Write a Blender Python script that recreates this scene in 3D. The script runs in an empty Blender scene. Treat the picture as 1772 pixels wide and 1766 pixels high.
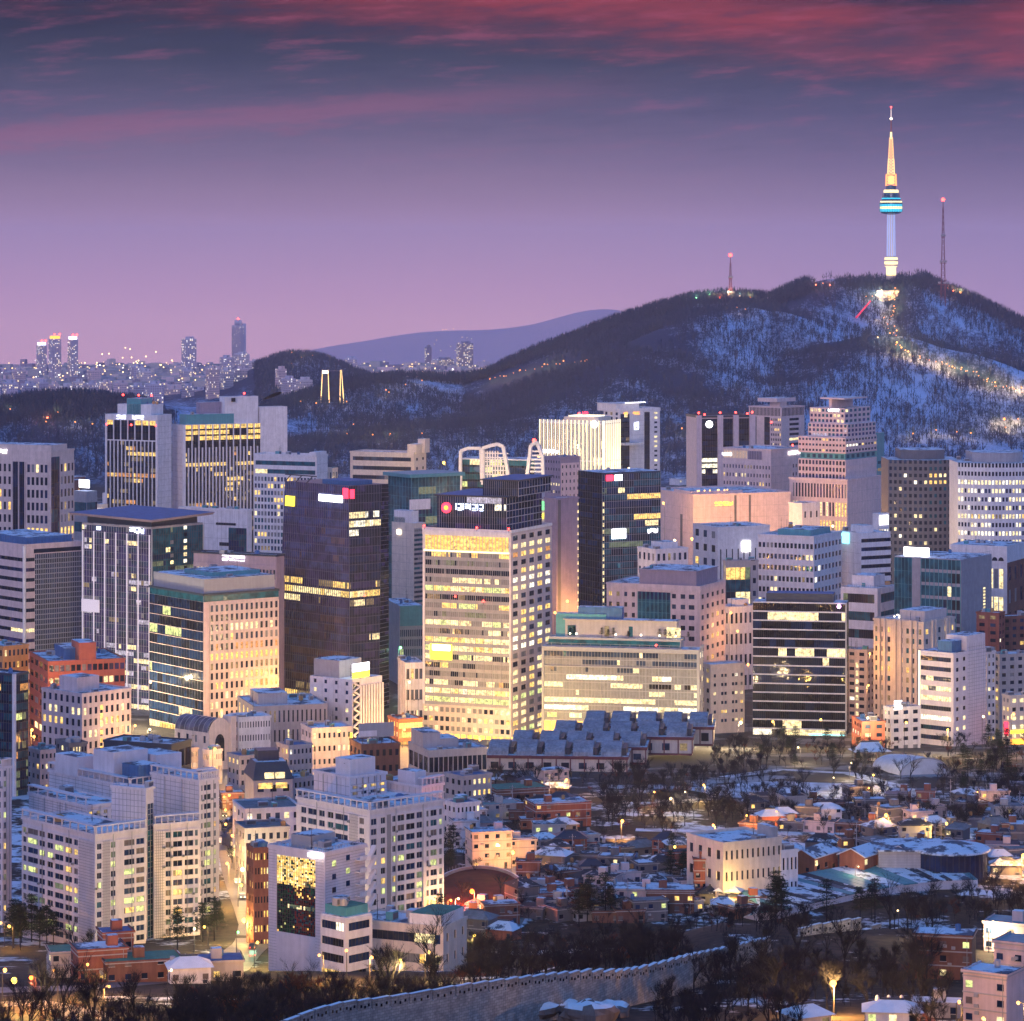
import bpy, math, random
import numpy as np
from mathutils import Vector, noise as mnoise

# ------------------------------------------------------------------ camera, sky, light, exposure
S = bpy.context.scene
COL = S.collection
F = 5815.0            # focal length in photo pixels (1772 wide)
YH = 430.0            # photo row of the horizon
CZ = 240.0            # camera height above the river plain, metres
cd = bpy.data.cameras.new('camera'); cam = bpy.data.objects.new('camera', cd); COL.objects.link(cam)
cam.location = (0, 0, CZ); cam.rotation_euler = (math.radians(90), 0, 0)
cd.sensor_width = 36.0; cd.lens = 36.0 * F / 1772.0
cd.shift_y = -(883.0 - YH) / 1772.0
cd.clip_start = 1.0; cd.clip_end = 90000.0
S.camera = cam
S.view_settings.view_transform = 'Standard'; S.view_settings.look = 'None'
S.view_settings.exposure = 0.0; S.view_settings.gamma = 1.0
cy = S.cycles
cy.max_bounces = 5; cy.diffuse_bounces = 2; cy.glossy_bounces = 2; cy.transmission_bounces = 2
cy.volume_bounces = 1; cy.transparent_max_bounces = 8
cy.use_denoising = True; cy.sample_clamp_indirect = 4.0; cy.sample_clamp_direct = 40.0
cy.caustics_reflective = False; cy.caustics_refractive = False
try: cy.use_light_tree = True
except Exception: pass

def lin(r, g, b):
    f = lambda c: (c/255.0/12.92) if c <= 10 else ((c/255.0+0.055)/1.055)**2.4
    return (f(r), f(g), f(b), 1.0)

W = bpy.data.worlds.new('World'); S.world = W; W.use_nodes = True
nt = W.node_tree; nt.nodes.clear()
def wn(t, **k):
    n = nt.nodes.new(t)
    for a, v in k.items(): setattr(n, a, v)
    return n
def wmath(op, a, b=None, c=None, clamp=False):
    n = wn('ShaderNodeMath', operation=op, use_clamp=clamp)
    for i, v in enumerate((a, b, c)):
        if v is None: continue
        if isinstance(v, (int, float)): n.inputs[i].default_value = v
        else: nt.links.new(v, n.inputs[i])
    return n.outputs[0]
def wsmooth(x, lo, hi):
    n = wn('ShaderNodeMapRange', interpolation_type='SMOOTHSTEP')
    nt.links.new(x, n.inputs[0]); n.inputs[1].default_value = lo; n.inputs[2].default_value = hi
    return n.outputs[0]
def wramp(x, stops):
    n = wn('ShaderNodeValToRGB'); el = n.color_ramp.elements
    while len(el) < len(stops): el.new(0.5)
    for e, (p, c) in zip(el, stops): e.position = p; e.color = c if len(c) == 4 else (*c, 1)
    nt.links.new(x, n.inputs[0]); return n.outputs[0]
def wmix(f, a, b, mode='MIX'):
    n = wn('ShaderNodeMix', data_type='RGBA', blend_type=mode)
    if isinstance(f, float): n.inputs[0].default_value = f
    else: nt.links.new(f, n.inputs[0])
    for i, v in ((6, a), (7, b)):
        if isinstance(v, tuple): n.inputs[i].default_value = v
        else: nt.links.new(v, n.inputs[i])
    return n.outputs[2]
tc = wn('ShaderNodeTexCoord'); sp = wn('ShaderNodeSeparateXYZ'); nt.links.new(tc.outputs['Generated'], sp.inputs[0])
dx, dy, dz = sp.outputs
el_ = wmath('MAXIMUM', dz, 0.0)
u = wmath('POWER', el_, 0.5)                  # elevation sine, square-rooted: 4.2 deg (top of the photo) is 0.27
# slow waviness so that the bands of cloud are not ruled lines
mp = wn('ShaderNodeCombineXYZ'); nt.links.new(wmath('MULTIPLY', dx, 9.0), mp.inputs[0]); nt.links.new(wmath('MULTIPLY', dz, 60.0), mp.inputs[2])
nt.links.new(wmath('MULTIPLY', dy, 3.0), mp.inputs[1])
n1 = wn('ShaderNodeTexNoise'); nt.links.new(mp.outputs[0], n1.inputs['Vector']); n1.inputs['Scale'].default_value = 1.3; n1.inputs['Detail'].default_value = 6; n1.inputs['Roughness'].default_value = .55
nz = n1.outputs[0]
mp2 = wn('ShaderNodeCombineXYZ'); nt.links.new(wmath('MULTIPLY', dx, 40.0), mp2.inputs[0]); nt.links.new(wmath('MULTIPLY', wmath('SUBTRACT', dz, wmath('MULTIPLY', dx, 0.05)), 260.0), mp2.inputs[2])
nt.links.new(wmath('MULTIPLY', dy, 8.0), mp2.inputs[1])
n2 = wn('ShaderNodeTexNoise'); nt.links.new(mp2.outputs[0], n2.inputs['Vector']); n2.inputs['Scale'].default_value = 1.0; n2.inputs['Detail'].default_value = 8; n2.inputs['Roughness'].default_value = .62
nf = n2.outputs[0]
uw = wmath('ADD', u, wmath('MULTIPLY', wmath('SUBTRACT', nz, 0.5), 0.035))
# the part of the sky the photo shows, from the haze under the far hills (-1.8 deg) to 4.3 deg, then an unseen bright pink band, added to light the haze
uf = wmath('DIVIDE', wmath('ADD', wmath('ADD', dz, .032), wmath('MULTIPLY', wmath('SUBTRACT', nz, .5), wmath('MAXIMUM', wmath('MULTIPLY', dz, .22), 0.0))), .11)
LOW = [(0.0, lin(252,186,196)), (.09, lin(246,182,196)), (.18, lin(226,166,188)), (.29, lin(194,148,172)), (.41, lin(152,122,150)), (.52, lin(122,104,136)), (.65, lin(88,84,116)), (.80, lin(54,62,88)), (.91, lin(32,42,66)), (1.0, lin(22,30,50))]
HIGH = [(.27, lin(16,28,50)), (.31, (3.2,2.1,2.8)), (.38, (3.4,2.3,3.0)), (.46, (.8,.8,1.5)), (.58, (.12,.40,1.0)), (.78, (.03,.29,.76)), (1.0, (.015,.25,.70))]
BACK = [(0.0, (.78,.78,1.20)), (.15, (.86,.84,1.28)), (.34, (.42,.52,1.02)), (.50, (.08,.30,.82)), (.85, (.015,.23,.72)), (1.0, (.01,.25,.72))]
low = wramp(uf, LOW); low = wmix(wsmooth(dx, -.03, .15), low, wmix(1.0, low, (.74,.84,.96,1), 'MULTIPLY'))
front = wmix(wsmooth(dz, .076, .080), low, wramp(u, HIGH)); back = wramp(u, BACK)
# red evening cloud along the top of the view, thicker on the right
topm = wsmooth(wmath('ADD', wmath('ADD', dz, wmath('MULTIPLY', dx, 0.085)), wmath('MULTIPLY', wmath('SUBTRACT', nf, .5), .026)), .054, .078)
topm = wmath('MULTIPLY', topm, wsmooth(nz, .22, .66))
front = wmix(wmath('MULTIPLY', topm, .66), front, lin(172,64,76))
# long pink streak climbing to the right across the middle
sl = wmath('ABSOLUTE', wmath('SUBTRACT', wmath('SUBTRACT', dz, wmath('MULTIPLY', dx, .085)), .0455))
st = wmath('MULTIPLY', wsmooth(wmath('ADD', sl, wmath('MULTIPLY', wmath('SUBTRACT', nf, .5), .022)), .0062, .0002), wsmooth(dx, .06, -.06))
front = wmix(wmath('MULTIPLY', st, .30), front, lin(180,96,128))
st2 = wmath('MULTIPLY', wsmooth(nf, .50, .72), wsmooth(dz, .012, .045))
front = wmix(wmath('MULTIPLY', st2, .2), front, lin(186,96,134))
st3 = wmath('MULTIPLY', wsmooth(nf, .50, .30), wsmooth(dz, .012, .05))
front = wmix(wmath('MULTIPLY', st3, .28), front, lin(46,54,88))
sky = wmix(wsmooth(dy, .25, .72), back, front)
sky = wmix(wsmooth(dz, -.05, -.09), sky, (.035, .04, .07, 1))
bg = wn('ShaderNodeBackground'); nt.links.new(sky, bg.inputs[0]); bg.inputs[1].default_value = 1.0
ow = wn('ShaderNodeOutputWorld'); nt.links.new(bg.outputs[0], ow.inputs[0])
W.cycles.sampling_method = 'MANUAL'; W.cycles.sample_map_resolution = 2048

# soft afterglow from the west, behind the camera
sd = bpy.data.lights.new('sun', 'SUN'); sun = bpy.data.objects.new('sun', sd); COL.objects.link(sun)
sd.energy = 1.25; sd.color = (1.0, .72, .80); sd.angle = math.radians(24)
sun.rotation_euler = (math.radians(80), 0, math.radians(-14))
# ------------------------------------------------------------------ helpers
rnd = random.Random(7)
rng = np.random.default_rng(11)
def P(px, py, Y):
    """photo pixel + distance -> world point"""
    return ((px-886.0)/F*Y, Y, CZ-(py-YH)/F*Y)
def tag(o, label=None, cat=None, group=None, kind=None):
    if label: o['label'] = label
    if cat: o['category'] = cat
    if group: o['group'] = group
    if kind: o['kind'] = kind
    return o
MATS = {}
class MatTree:
    def __init__(s, name):
        s.m = bpy.data.materials.new(name); s.m.use_nodes = True; s.t = s.m.node_tree; s.t.nodes.clear()
        s.out = s.t.nodes.new('ShaderNodeOutputMaterial'); s.b = s.t.nodes.new('ShaderNodeBsdfPrincipled')
        s.t.links.new(s.b.outputs[0], s.out.inputs[0])
    def n(s, t, **k):
        n = s.t.nodes.new(t)
        for a, v in k.items(): setattr(n, a, v)
        return n
    def l(s, a, b): s.t.links.new(a, b)
    def val(s, sock, v):
        if isinstance(v, (int, float)): sock.default_value = v
        elif isinstance(v, tuple): sock.default_value = v if len(v) == 4 or sock.type == 'VECTOR' else (*v, 1)
        else: s.l(v, sock)
    def math(s, op, a, b=0.0, clamp=False):
        n = s.n('ShaderNodeMath', operation=op, use_clamp=clamp); s.val(n.inputs[0], a); s.val(n.inputs[1], b); return n.outputs[0]
    def smooth(s, x, lo, hi, a=0.0, b=1.0):
        n = s.n('ShaderNodeMapRange', interpolation_type='SMOOTHSTEP'); s.val(n.inputs[0], x)
        n.inputs[1].default_value = lo; n.inputs[2].default_value = hi; n.inputs[3].default_value = a; n.inputs[4].default_value = b; return n.outputs[0]
    def mix(s, f, a, b, mode='MIX'):
        n = s.n('ShaderNodeMix', data_type='RGBA', blend_type=mode); s.val(n.inputs[0], f); s.val(n.inputs[6], a); s.val(n.inputs[7], b); return n.outputs[2]
    def pos(s): return s.n('ShaderNodeNewGeometry').outputs['Position']
    def obj(s): return s.n('ShaderNodeTexCoord').outputs['Object']
    def noise(s, vec, scale, detail=4, rough=.55, vscale=None):
        if vscale:
            m = s.n('ShaderNodeVectorMath', operation='MULTIPLY'); s.l(vec, m.inputs[0]); m.inputs[1].default_value = vscale; vec = m.outputs[0]
        n = s.n('ShaderNodeTexNoise'); s.l(vec, n.inputs['Vector']); n.inputs['Scale'].default_value = scale
        n.inputs['Detail'].default_value = detail; n.inputs['Roughness'].default_value = rough; return n.outputs[0]
def plain(name, col, rough=.8, var=.18, scale=.35, spec=.3, metal=0.0, streak=True):
    """weathered wall / roof / metal material: colour with blotches and faint run-down streaks of dirt"""
    if name in MATS: return MATS[name]
    t = MatTree(name); c = col if len(col) == 4 else (*col, 1)
    p = t.pos(); a = t.noise(p, scale, 5)
    f = t.smooth(a, .30, .72)
    if streak:
        b = t.noise(p, 1.0, 3, .6, (.9, .9, .06)); f = t.math('MULTIPLY', t.math('ADD', f, t.smooth(b, .35, .7)), .5)
    lo = tuple(x*(1-var) for x in c[:3]); hi = tuple(min(1, x*(1+var*.6)) for x in c[:3])
    t.l(t.mix(f, (*lo, 1), (*hi, 1)), t.b.inputs['Base Color'])
    t.b.inputs['Roughness'].default_value = rough; t.b.inputs['Metallic'].default_value = metal
    t.b.inputs['Specular IOR Level'].default_value = spec
    MATS[name] = t.m; return t.m
def glassy(name, col, rough=.07, spec=.30):
    if name in MATS: return MATS[name]
    t = MatTree(name); p = t.pos()
    a = t.noise(p, .22, 3, .6, (1, 1, .8)); c = tuple(x*.55 for x in col[:3]); d = tuple(x*1.35 for x in col[:3])
    t.l(t.mix(t.smooth(a, .35, .65), (*c, 1), (*d, 1)), t.b.inputs['Base Color'])
    t.b.inputs['Roughness'].default_value = rough; t.b.inputs['Specular IOR Level'].default_value = spec
    nb = t.noise(p, .35, 2); bp = t.n('ShaderNodeBump'); bp.inputs['Strength'].default_value = .12; bp.inputs['Distance'].default_value = .6
    t.l(nb, bp.inputs['Height']); t.l(bp.outputs[0], t.b.inputs['Normal'])
    MATS[name] = t.m; return t.m
def lit(name, col, strength, vary=.75, scale=.55):
    """a lit room behind glass: furniture, blinds and ceiling lights make it uneven"""
    if name in MATS: return MATS[name]
    t = MatTree(name); p = t.pos()
    a = t.noise(p, scale, 4, .7, (1, 1, 1.3)); v = t.smooth(a, .32, .66, 1-vary, 1.0)
    t.b.inputs['Base Color'].default_value = (.03, .03, .03, 1)
    t.b.inputs['Roughness'].default_value = .3
    t.b.inputs['Emission Color'].default_value = (*col[:3], 1)
    t.l(t.math('MULTIPLY', v, strength), t.b.inputs['Emission Strength'])
    MATS[name] = t.m; return t.m
def glow(name, col, strength):
    if name in MATS: return MATS[name]
    t = MatTree(name); t.b.inputs['Base Color'].default_value = (*[x*.5 for x in col[:3]], 1)
    t.b.inputs['Emission Color'].default_value = (*col[:3], 1); t.b.inputs['Emission Strength'].default_value = strength
    MATS[name] = t.m; return t.m

class MB:
    """collects shapes into ONE mesh; every face carries a material"""
    def __init__(s): s.v = []; s.f = []; s.m = []; s.mats = []
    def mi(s, mat):
        if mat not in s.mats: s.mats.append(mat)
        return s.mats.index(mat)
    def quad(s, a, b, c, d, mat):
        i = len(s.v); s.v += [a, b, c, d]; s.f.append((i, i+1, i+2, i+3)); s.m.append(s.mi(mat))
    def tri(s, a, b, c, mat):
        i = len(s.v); s.v += [a, b, c]; s.f.append((i, i+1, i+2)); s.m.append(s.mi(mat))
    def hexa(s, p, mat, top=None):
        """p: 8 points, bottom ring 0-3 counter-clockwise, top ring 4-7"""
        i = len(s.v); s.v += list(p); k = s.mi(mat); kt = s.mi(top) if top else k
        for f, mm in (((3,2,1,0),k), ((4,5,6,7),kt), ((0,1,5,4),k), ((1,2,6,5),k), ((2,3,7,6),k), ((3,0,4,7),k)):
            s.f.append(tuple(i+j for j in f)); s.m.append(mm)
    def box(s, x0, x1, y0, y1, z0, z1, mat, top=None):
        s.hexa([(x0,y0,z0),(x1,y0,z0),(x1,y1,z0),(x0,y1,z0),(x0,y0,z1),(x1,y0,z1),(x1,y1,z1),(x0,y1,z1)], mat, top)
    def rbox(s, cx, cy_, ang, lx, ly, z0, z1, mat, top=None):
        ca, sa = math.cos(ang), math.sin(ang); q = []
        for z in (z0, z1):
            for a, b in ((-1,-1),(1,-1),(1,1),(-1,1)):
                x, y = a*lx/2, b*ly/2; q.append((cx+x*ca-y*sa, cy_+x*sa+y*ca, z))
        s.hexa(q, mat, top)
    def prism(s, pts, z0, z1, mat, top=None):
        """pts: plan outline counter-clockwise"""
        n = len(pts); i = len(s.v); s.v += [(x, y, z0) for x, y in pts] + [(x, y, z1) for x, y in pts]
        k = s.mi(mat); kt = s.mi(top) if top else k
        for j in range(n):
            s.f.append((i+j, i+(j+1) % n, i+n+(j+1) % n, i+n+j)); s.m.append(k)
        s.f.append(tuple(range(i+n, i+2*n))); s.m.append(kt); s.f.append(tuple(reversed(range(i, i+n)))); s.m.append(k)
    def tube(s, a, b, r0, r1, mat, n=6, cap=True):
        a = Vector(a); b = Vector(b); d = (b-a).normalized(); x = d.orthogonal().normalized(); y = d.cross(x); i = len(s.v); k = s.mi(mat)
        for p, r in ((a, r0), (b, r1)):
            for j in range(n):
                t = 2*math.pi*j/n; s.v.append(tuple(p + x*(r*math.cos(t)) + y*(r*math.sin(t))))
        for j in range(n): s.f.append((i+j, i+(j+1) % n, i+n+(j+1) % n, i+n+j)); s.m.append(k)
        if cap: s.f.append(tuple(range(i+n, i+2*n))); s.m.append(k); s.f.append(tuple(reversed(range(i, i+n)))); s.m.append(k)
    def lathe(s, prof, mat, n=20, c=(0, 0)):
        """prof: list of (r, z[, mat])"""
        i = len(s.v)
        for q in prof:
            for j in range(n):
                t = 2*math.pi*j/n; s.v.append((c[0]+q[0]*math.cos(t), c[1]+q[0]*math.sin(t), q[1]))
        for r in range(len(prof)-1):
            k = s.mi(prof[r][2] if len(prof[r]) > 2 else mat)
            for j in range(n):
                s.f.append((i+r*n+j, i+r*n+(j+1) % n, i+(r+1)*n+(j+1) % n, i+(r+1)*n+j)); s.m.append(k)
    def ball(s, c, r, mat, n=8, sq=1.0):
        prof = [(max(.001, r*math.sin(math.pi*k/n)), c[2]-r*sq*math.cos(math.pi*k/n)) for k in range(n+1)]
        s.lathe(prof, mat, n+2, (c[0], c[1]))
    def mesh(s, name):
        me = bpy.data.meshes.new(name); me.from_pydata([tuple(p) for p in s.v], [], s.f)
        for m in s.mats: me.materials.append(m)
        me.polygons.foreach_set('material_index', s.m); me.update(); return me
    def build(s, name, parent=None, loc=None, rz=None):
        if not s.f: return None
        return put(name, s.mesh(name), parent, loc, rz)
def put(name, me, parent=None, loc=None, rz=None):
    o = bpy.data.objects.new(name, me); COL.objects.link(o)
    if parent: o.parent = parent
    if loc: o.location = loc
    if rz: o.rotation_euler = (0, 0, rz)
    return o
def empty(name, loc=(0, 0, 0), rz=0.0):
    o = bpy.data.objects.new(name, None); COL.objects.link(o); o.location = loc; o.rotation_euler = (0, 0, rz); o.empty_display_size = 1; return o
def copy_tree(o, parent=None, loc=None, rz=None):
    c = o.copy(); COL.objects.link(c); c.parent = parent
    for k in list(o.children): copy_tree(k, c)
    if loc is not None: c.location = loc
    if rz is not None: c.rotation_euler = (0, 0, rz)
    return c
def npmesh(name, v, f, mats, mi=None):
    me = bpy.data.meshes.new(name); me.from_pydata(v.tolist() if hasattr(v, 'tolist') else v, [], f.tolist() if hasattr(f, 'tolist') else f)
    for m in mats: me.materials.append(m)
    if mi is not None: me.polygons.foreach_set('material_index', np.asarray(mi, dtype=np.int32))
    me.update(); return me

# ------------------------------------------------------------------ the lie of the land
_TY = [-4000, -600, 0, 100, 200, 300, 400, 500, 600, 650, 700, 800, 850, 950, 1000, 1130, 1250, 1450, 1550, 1700, 2500, 3300, 6700, 9000, 12000, 30000, 70000]
_TZ = [235, 236, 236, 211, 185, 161, 138, 116, 99, 91.5, 84, 68, 58, 45, 45, 41, 35, 22, 12, 6, 5, 7, 4, -76, -192, -860, -2700]
RIDGE = np.array([(-800,760),(-300,720),(0,702),(60,694),(120,690),(180,694),(240,702),(330,712),(440,715),(520,690),(590,668),(650,658),(700,655),(760,656),(800,657),(840,650),(880,630),(920,612),(960,597),(1000,582),(1050,562),(1100,545),(1150,530),(1190,520),(1210,516),(1260,512),(1300,514),(1330,517),(1360,505),(1390,492),(1430,483),(1460,482),(1500,484),(1530,487),(1545,486),(1570,477),(1600,481),(1620,492),(1650,505),(1690,521),(1730,541),(1772,561),(1850,590),(2000,640),(2300,700),(3000,770)], float)
RD = np.array([(-800,3500),(0,3600),(180,3650),(440,3900),(600,4200),(800,4450),(1000,4450),(1200,4400),(1545,4500),(1772,4400),(3000,4300)], float)
def vnoise(x, y, s, seed=0.0):
    """smooth value noise, vectorised"""
    x = np.asarray(x, float)/s + 37.1*seed; y = np.asarray(y, float)/s + 11.7*seed
    xi = np.floor(x); yi = np.floor(y); fx = x-xi; fy = y-yi; fx = fx*fx*(3-2*fx); fy = fy*fy*(3-2*fy)
    h = lambda a, b: np.modf(np.abs(np.sin(a*127.1+b*311.7+seed*74.7)*43758.5453))[0]
    return (h(xi, yi)*(1-fx)+h(xi+1, yi)*fx)*(1-fy) + (h(xi, yi+1)*(1-fx)+h(xi+1, yi+1)*fx)*fy
def seg_d(x, y, a, b):
    ax, ay = a; bx, by = b; L = (bx-ax)**2+(by-ay)**2; t = np.clip(((x-ax)*(bx-ax)+(y-ay)*(by-ay))/L, 0, 1)
    return np.hypot(x-ax-t*(bx-ax), y-ay-t*(by-ay)), t
def land(x, y):
    x = np.asarray(x, float); y = np.asarray(y, float)
    z = np.interp(y, _TY, _TZ)
    ys = np.maximum(y, 1.0); px = 886+F*x/ys
    z = z + 11*np.clip((px-900)/350, 0, 1)*np.exp(-((y-790)/85)**2)*(y > 500)
    z = z + (vnoise(x, y, 60, 3)-.5)*3.0*np.exp(-((y-900)/420)**2)
    # the mountain with the tower, and the lower hills it runs out into
    yr = np.interp(px, RD[:,0], RD[:,1]); rp = np.interp(px, RIDGE[:,0], RIDGE[:,1])
    zr = CZ-(rp-YH)/F*yr
    y0 = 3330.0; s = np.clip((y-y0)/(yr-y0), 0, 1); back = np.clip((y-yr)/1100.0, 0, 1)
    prof = np.where(y < yr, .86*s**1.15+.14*s**3, (1-back*back*(3-2*back)))
    amp = np.clip(zr-6, 0, None)
    gul = vnoise(x*1.0+y*.55, y*.35-x*.2, 150, 1)-.5
    gul2 = vnoise(x*1.2+y*.8, y*.5, 60, 2)-.5
    rough = np.where(y < yr, 4*s*(1-s), 0)
    hill = amp*prof + rough*(gul*.30*amp + gul2*.10*amp)
    ok = (y > y0) & (y < 5700)
    # rocky spur below the tower, falling to both sides, and a long spur towards the lower left
    d1, t1 = seg_d(x, y, (440, 3900), (760, 3620)); d2, t2 = seg_d(x, y, (440, 3900), (330, 3560)); d3, t3 = seg_d(x, y, (300, 4150), (-120, 3560))
    spur = np.maximum(np.maximum(45*(1-.45*t1)*np.exp(-(d1/95)**2), 45*(1-.75*t2)*np.exp(-(d2/85)**2)), 34*(1-.3*t3)*np.exp(-(d3/110)**2))
    z = z + np.where(ok, np.maximum(hill, 0)+spur*np.clip((y-y0)/150, 0, 1)*np.clip((5000-y)/900, 0, 1), 0)
    # wooded knoll behind the gate-shaped block
    z = z + 64*np.exp(-(((x+340)/120)**2+((y-5350)/280)**2))
    # low hazy hills far off
    far = 240*np.exp(-(((x-420)/430)**2+((y-15000)/1500)**2)) + 185*np.exp(-(((x+380)/520)**2+((y-15000)/1500)**2)) + (vnoise(x, y, 500, 9)-.5)*60*np.clip((y-12500)/1500, 0, 1)*np.clip((18000-y)/1500, 0, 1)
    return z + far
def gz(x, y): return float(land(x, y))
# ------------------------------------------------------------------ ground sheet
def ground_material():
    t = MatTree('ground'); p = t.pos(); sx = t.n('ShaderNodeSeparateXYZ'); t.l(p, sx.inputs[0]); x, y, z = sx.outputs
    # near hillside: frozen earth, dead leaves and snow lying in patches
    a = t.noise(p, .035, 6, .6); b = t.noise(p, .35, 4, .6)
    sn = t.math('ADD', a, t.math('MULTIPLY', b, .35)); sn = t.math('SUBTRACT', sn, t.smooth(y, 1000, 880, 0, .10)); snm = t.smooth(sn, .68, .76)
    earth = t.mix(t.smooth(b, .35, .65), (.020,.020,.022,1), (.055,.045,.038,1))
    near = t.mix(snm, earth, (.70,.74,.80,1))
    # town: asphalt and dirty snow
    town = t.mix(t.smooth(a, .52, .60), (.045,.045,.05,1), (.16,.17,.19,1))
    g = t.mix(t.smooth(y, 1180, 1420), near, town)
    # wooded mountain under thin snow: the snow shows between bare trunks on the open slopes
    c = t.noise(p, .0075, 4, .55, (1, .6, 1.2)); d = t.noise(p, .06, 5, .7, (1, .6, .5)); e = t.noise(p, .28, 3, .65, (1.4, .6, .55))
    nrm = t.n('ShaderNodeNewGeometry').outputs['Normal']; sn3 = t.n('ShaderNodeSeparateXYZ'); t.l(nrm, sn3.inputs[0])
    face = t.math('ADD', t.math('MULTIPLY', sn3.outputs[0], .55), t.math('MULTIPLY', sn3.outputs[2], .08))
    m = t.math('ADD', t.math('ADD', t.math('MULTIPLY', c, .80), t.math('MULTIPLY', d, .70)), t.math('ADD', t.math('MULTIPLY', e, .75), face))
    m = t.math('ADD', m, t.math('MULTIPLY', t.smooth(y, 3990, 3700), t.smooth(x, 120, 330, 0, .20)))
    m = t.smooth(m, 1.08, 1.46)
    wood = t.mix(m, (.004,.040,.10,1), (.38,.54,.76,1))  # blue of the dusk light is put into the wood and snow colours
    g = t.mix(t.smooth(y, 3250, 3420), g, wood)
    g = t.mix(t.smooth(y, 5750, 6000), g, (.82,.44,.46,1))  # haze and city glow put into the pink of the far ground
    t.l(g, t.b.inputs['Base Color']); t.b.inputs['Roughness'].default_value = .9; t.b.inputs['Specular IOR Level'].default_value = .15
    return t.m
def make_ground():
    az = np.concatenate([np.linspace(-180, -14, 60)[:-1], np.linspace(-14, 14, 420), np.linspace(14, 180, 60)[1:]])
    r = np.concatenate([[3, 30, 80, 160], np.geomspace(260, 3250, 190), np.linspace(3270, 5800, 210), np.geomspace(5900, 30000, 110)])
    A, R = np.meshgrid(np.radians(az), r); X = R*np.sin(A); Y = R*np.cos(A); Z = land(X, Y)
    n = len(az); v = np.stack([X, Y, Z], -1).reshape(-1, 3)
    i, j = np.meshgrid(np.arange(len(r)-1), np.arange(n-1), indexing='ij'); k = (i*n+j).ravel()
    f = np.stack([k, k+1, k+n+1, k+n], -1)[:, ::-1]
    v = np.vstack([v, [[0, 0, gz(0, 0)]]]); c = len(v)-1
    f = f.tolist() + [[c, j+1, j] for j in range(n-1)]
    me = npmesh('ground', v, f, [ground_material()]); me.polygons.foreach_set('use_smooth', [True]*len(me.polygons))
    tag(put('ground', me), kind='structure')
make_ground()

def make_haze():
    t = bpy.data.materials.new('haze'); t.use_nodes = True; q = t.node_tree; q.nodes.clear()
    o = q.nodes.new('ShaderNodeOutputMaterial'); v = q.nodes.new('ShaderNodeVolumePrincipled')
    v.inputs['Color'].default_value = (.70, .80, .98, 1); v.inputs['Density'].default_value = HAZE; v.inputs['Anisotropy'].default_value = .78
    q.links.new(v.outputs[0], o.inputs['Volume'])
    m = MB(); m.box(-31000, 31000, -31000, 31000, -900, 440, t)
    tag(m.build('haze'), kind='stuff')
HAZE = 3.6e-5
make_haze()
def patchy(name, base, thr):
    """dark roof with snow lying in patches"""
    t = MatTree(name); p = t.pos(); a = t.noise(p, .16, 5, .6); b = t.noise(p, .9, 3, .6); f = t.math('ADD', t.math('MULTIPLY', a, .75), t.math('MULTIPLY', b, .25)); m = t.smooth(f, thr-.03, thr+.05)
    t.l(t.mix(m, (*base, 1), (.72,.76,.82,1)), t.b.inputs['Base Color']); t.b.inputs['Roughness'].default_value = .85; t.b.inputs['Specular IOR Level'].default_value = .2; MATS[name] = t.m; return t.m
# ------------------------------------------------------------------ building kit
# real surface colours
WHITE = plain('white panel', (.74,.71,.73)); CREAM = plain('cream stone', (.66,.57,.50)); BEIGE = plain('beige stone', (.64,.53,.50))
PINK = plain('pink granite', (.66,.52,.52)); TILE = plain('pale tile', (.72,.65,.68), .6, .14); GREY = plain('grey panel', (.36,.35,.38))
DGREY = plain('dark grey panel', (.14,.14,.16)); CONC = plain('concrete', (.42,.40,.41)); NAVY = plain('dark blue metal', (.03,.045,.075), .45)
BRICK = plain('red brick', (.30,.10,.075), .85, .3); RBROWN = plain('brown brick', (.20,.09,.07), .85, .3); RUST = plain('rust red panel', (.42,.13,.09))
TEALP = plain('teal metal', (.08,.30,.34), .5); SNOW = plain('snow', (.78,.80,.84), .9, .06, .6, .2, 0, False); MEMB = plain('roof membrane', (.20,.21,.23), .9, .35, .25)
SNOWR = patchy('snowy roof', (.10,.115,.15), .46); PATCH = patchy('dark roof with snow patches', (.035,.042,.06), .56)
GREENR = plain('green roof coat', (.05,.24,.17), .8, .3); BLUER = plain('blue roof coat', (.06,.16,.34), .7, .3)
MULL = plain('aluminium', (.34,.35,.38), .4, .1); MULLD = plain('dark mullion', (.05,.05,.065), .4, .1); JOINT = plain('joint', (.30,.28,.30), .9, .05)
ORANGEP = plain('ochre panel', (.55,.30,.12)); PURP = plain('mauve panel', (.30,.25,.33))
G_D = glassy('dark glass', (.006,.014,.035)); G_N = glassy('navy glass', (.008,.026,.085)); G_T = glassy('teal glass', (.012,.095,.14)); G_P = glassy('violet glass', (.05,.042,.13), .15)
G_B = glassy('grey blue glass', (.03,.055,.11)); G_BL = plain('blinds behind glass', (.22,.23,.25), .4, .3, .8); G_CU = plain('curtain behind glass', (.16,.13,.13), .5, .3, .8); G_K = glassy('blackened glass', (.006,.008,.016))
L_Y = lit('lit yellow', (1,.64,.17), 2.0); L_C = lit('lit cream', (1,.80,.40), 2.1); L_W = lit('lit white', (1,.92,.70), 2.4); L_G = lit('lit green white', (.90,1,.36), 1.5)
L_O = lit('lit orange', (1,.42,.10), 1.2); L_DIM = lit('dim room', (1,.70,.32), .38); L_DG = lit('dim green room', (.65,.85,.45), .28); L_A = lit('amber hall', (1,.58,.13), 2.0, .6); L_LOB = lit('golden lobby', (1,.52,.08), 3.2, .5, .25); L_V = lit('violet room', (.9,.8,1), .9)
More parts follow.
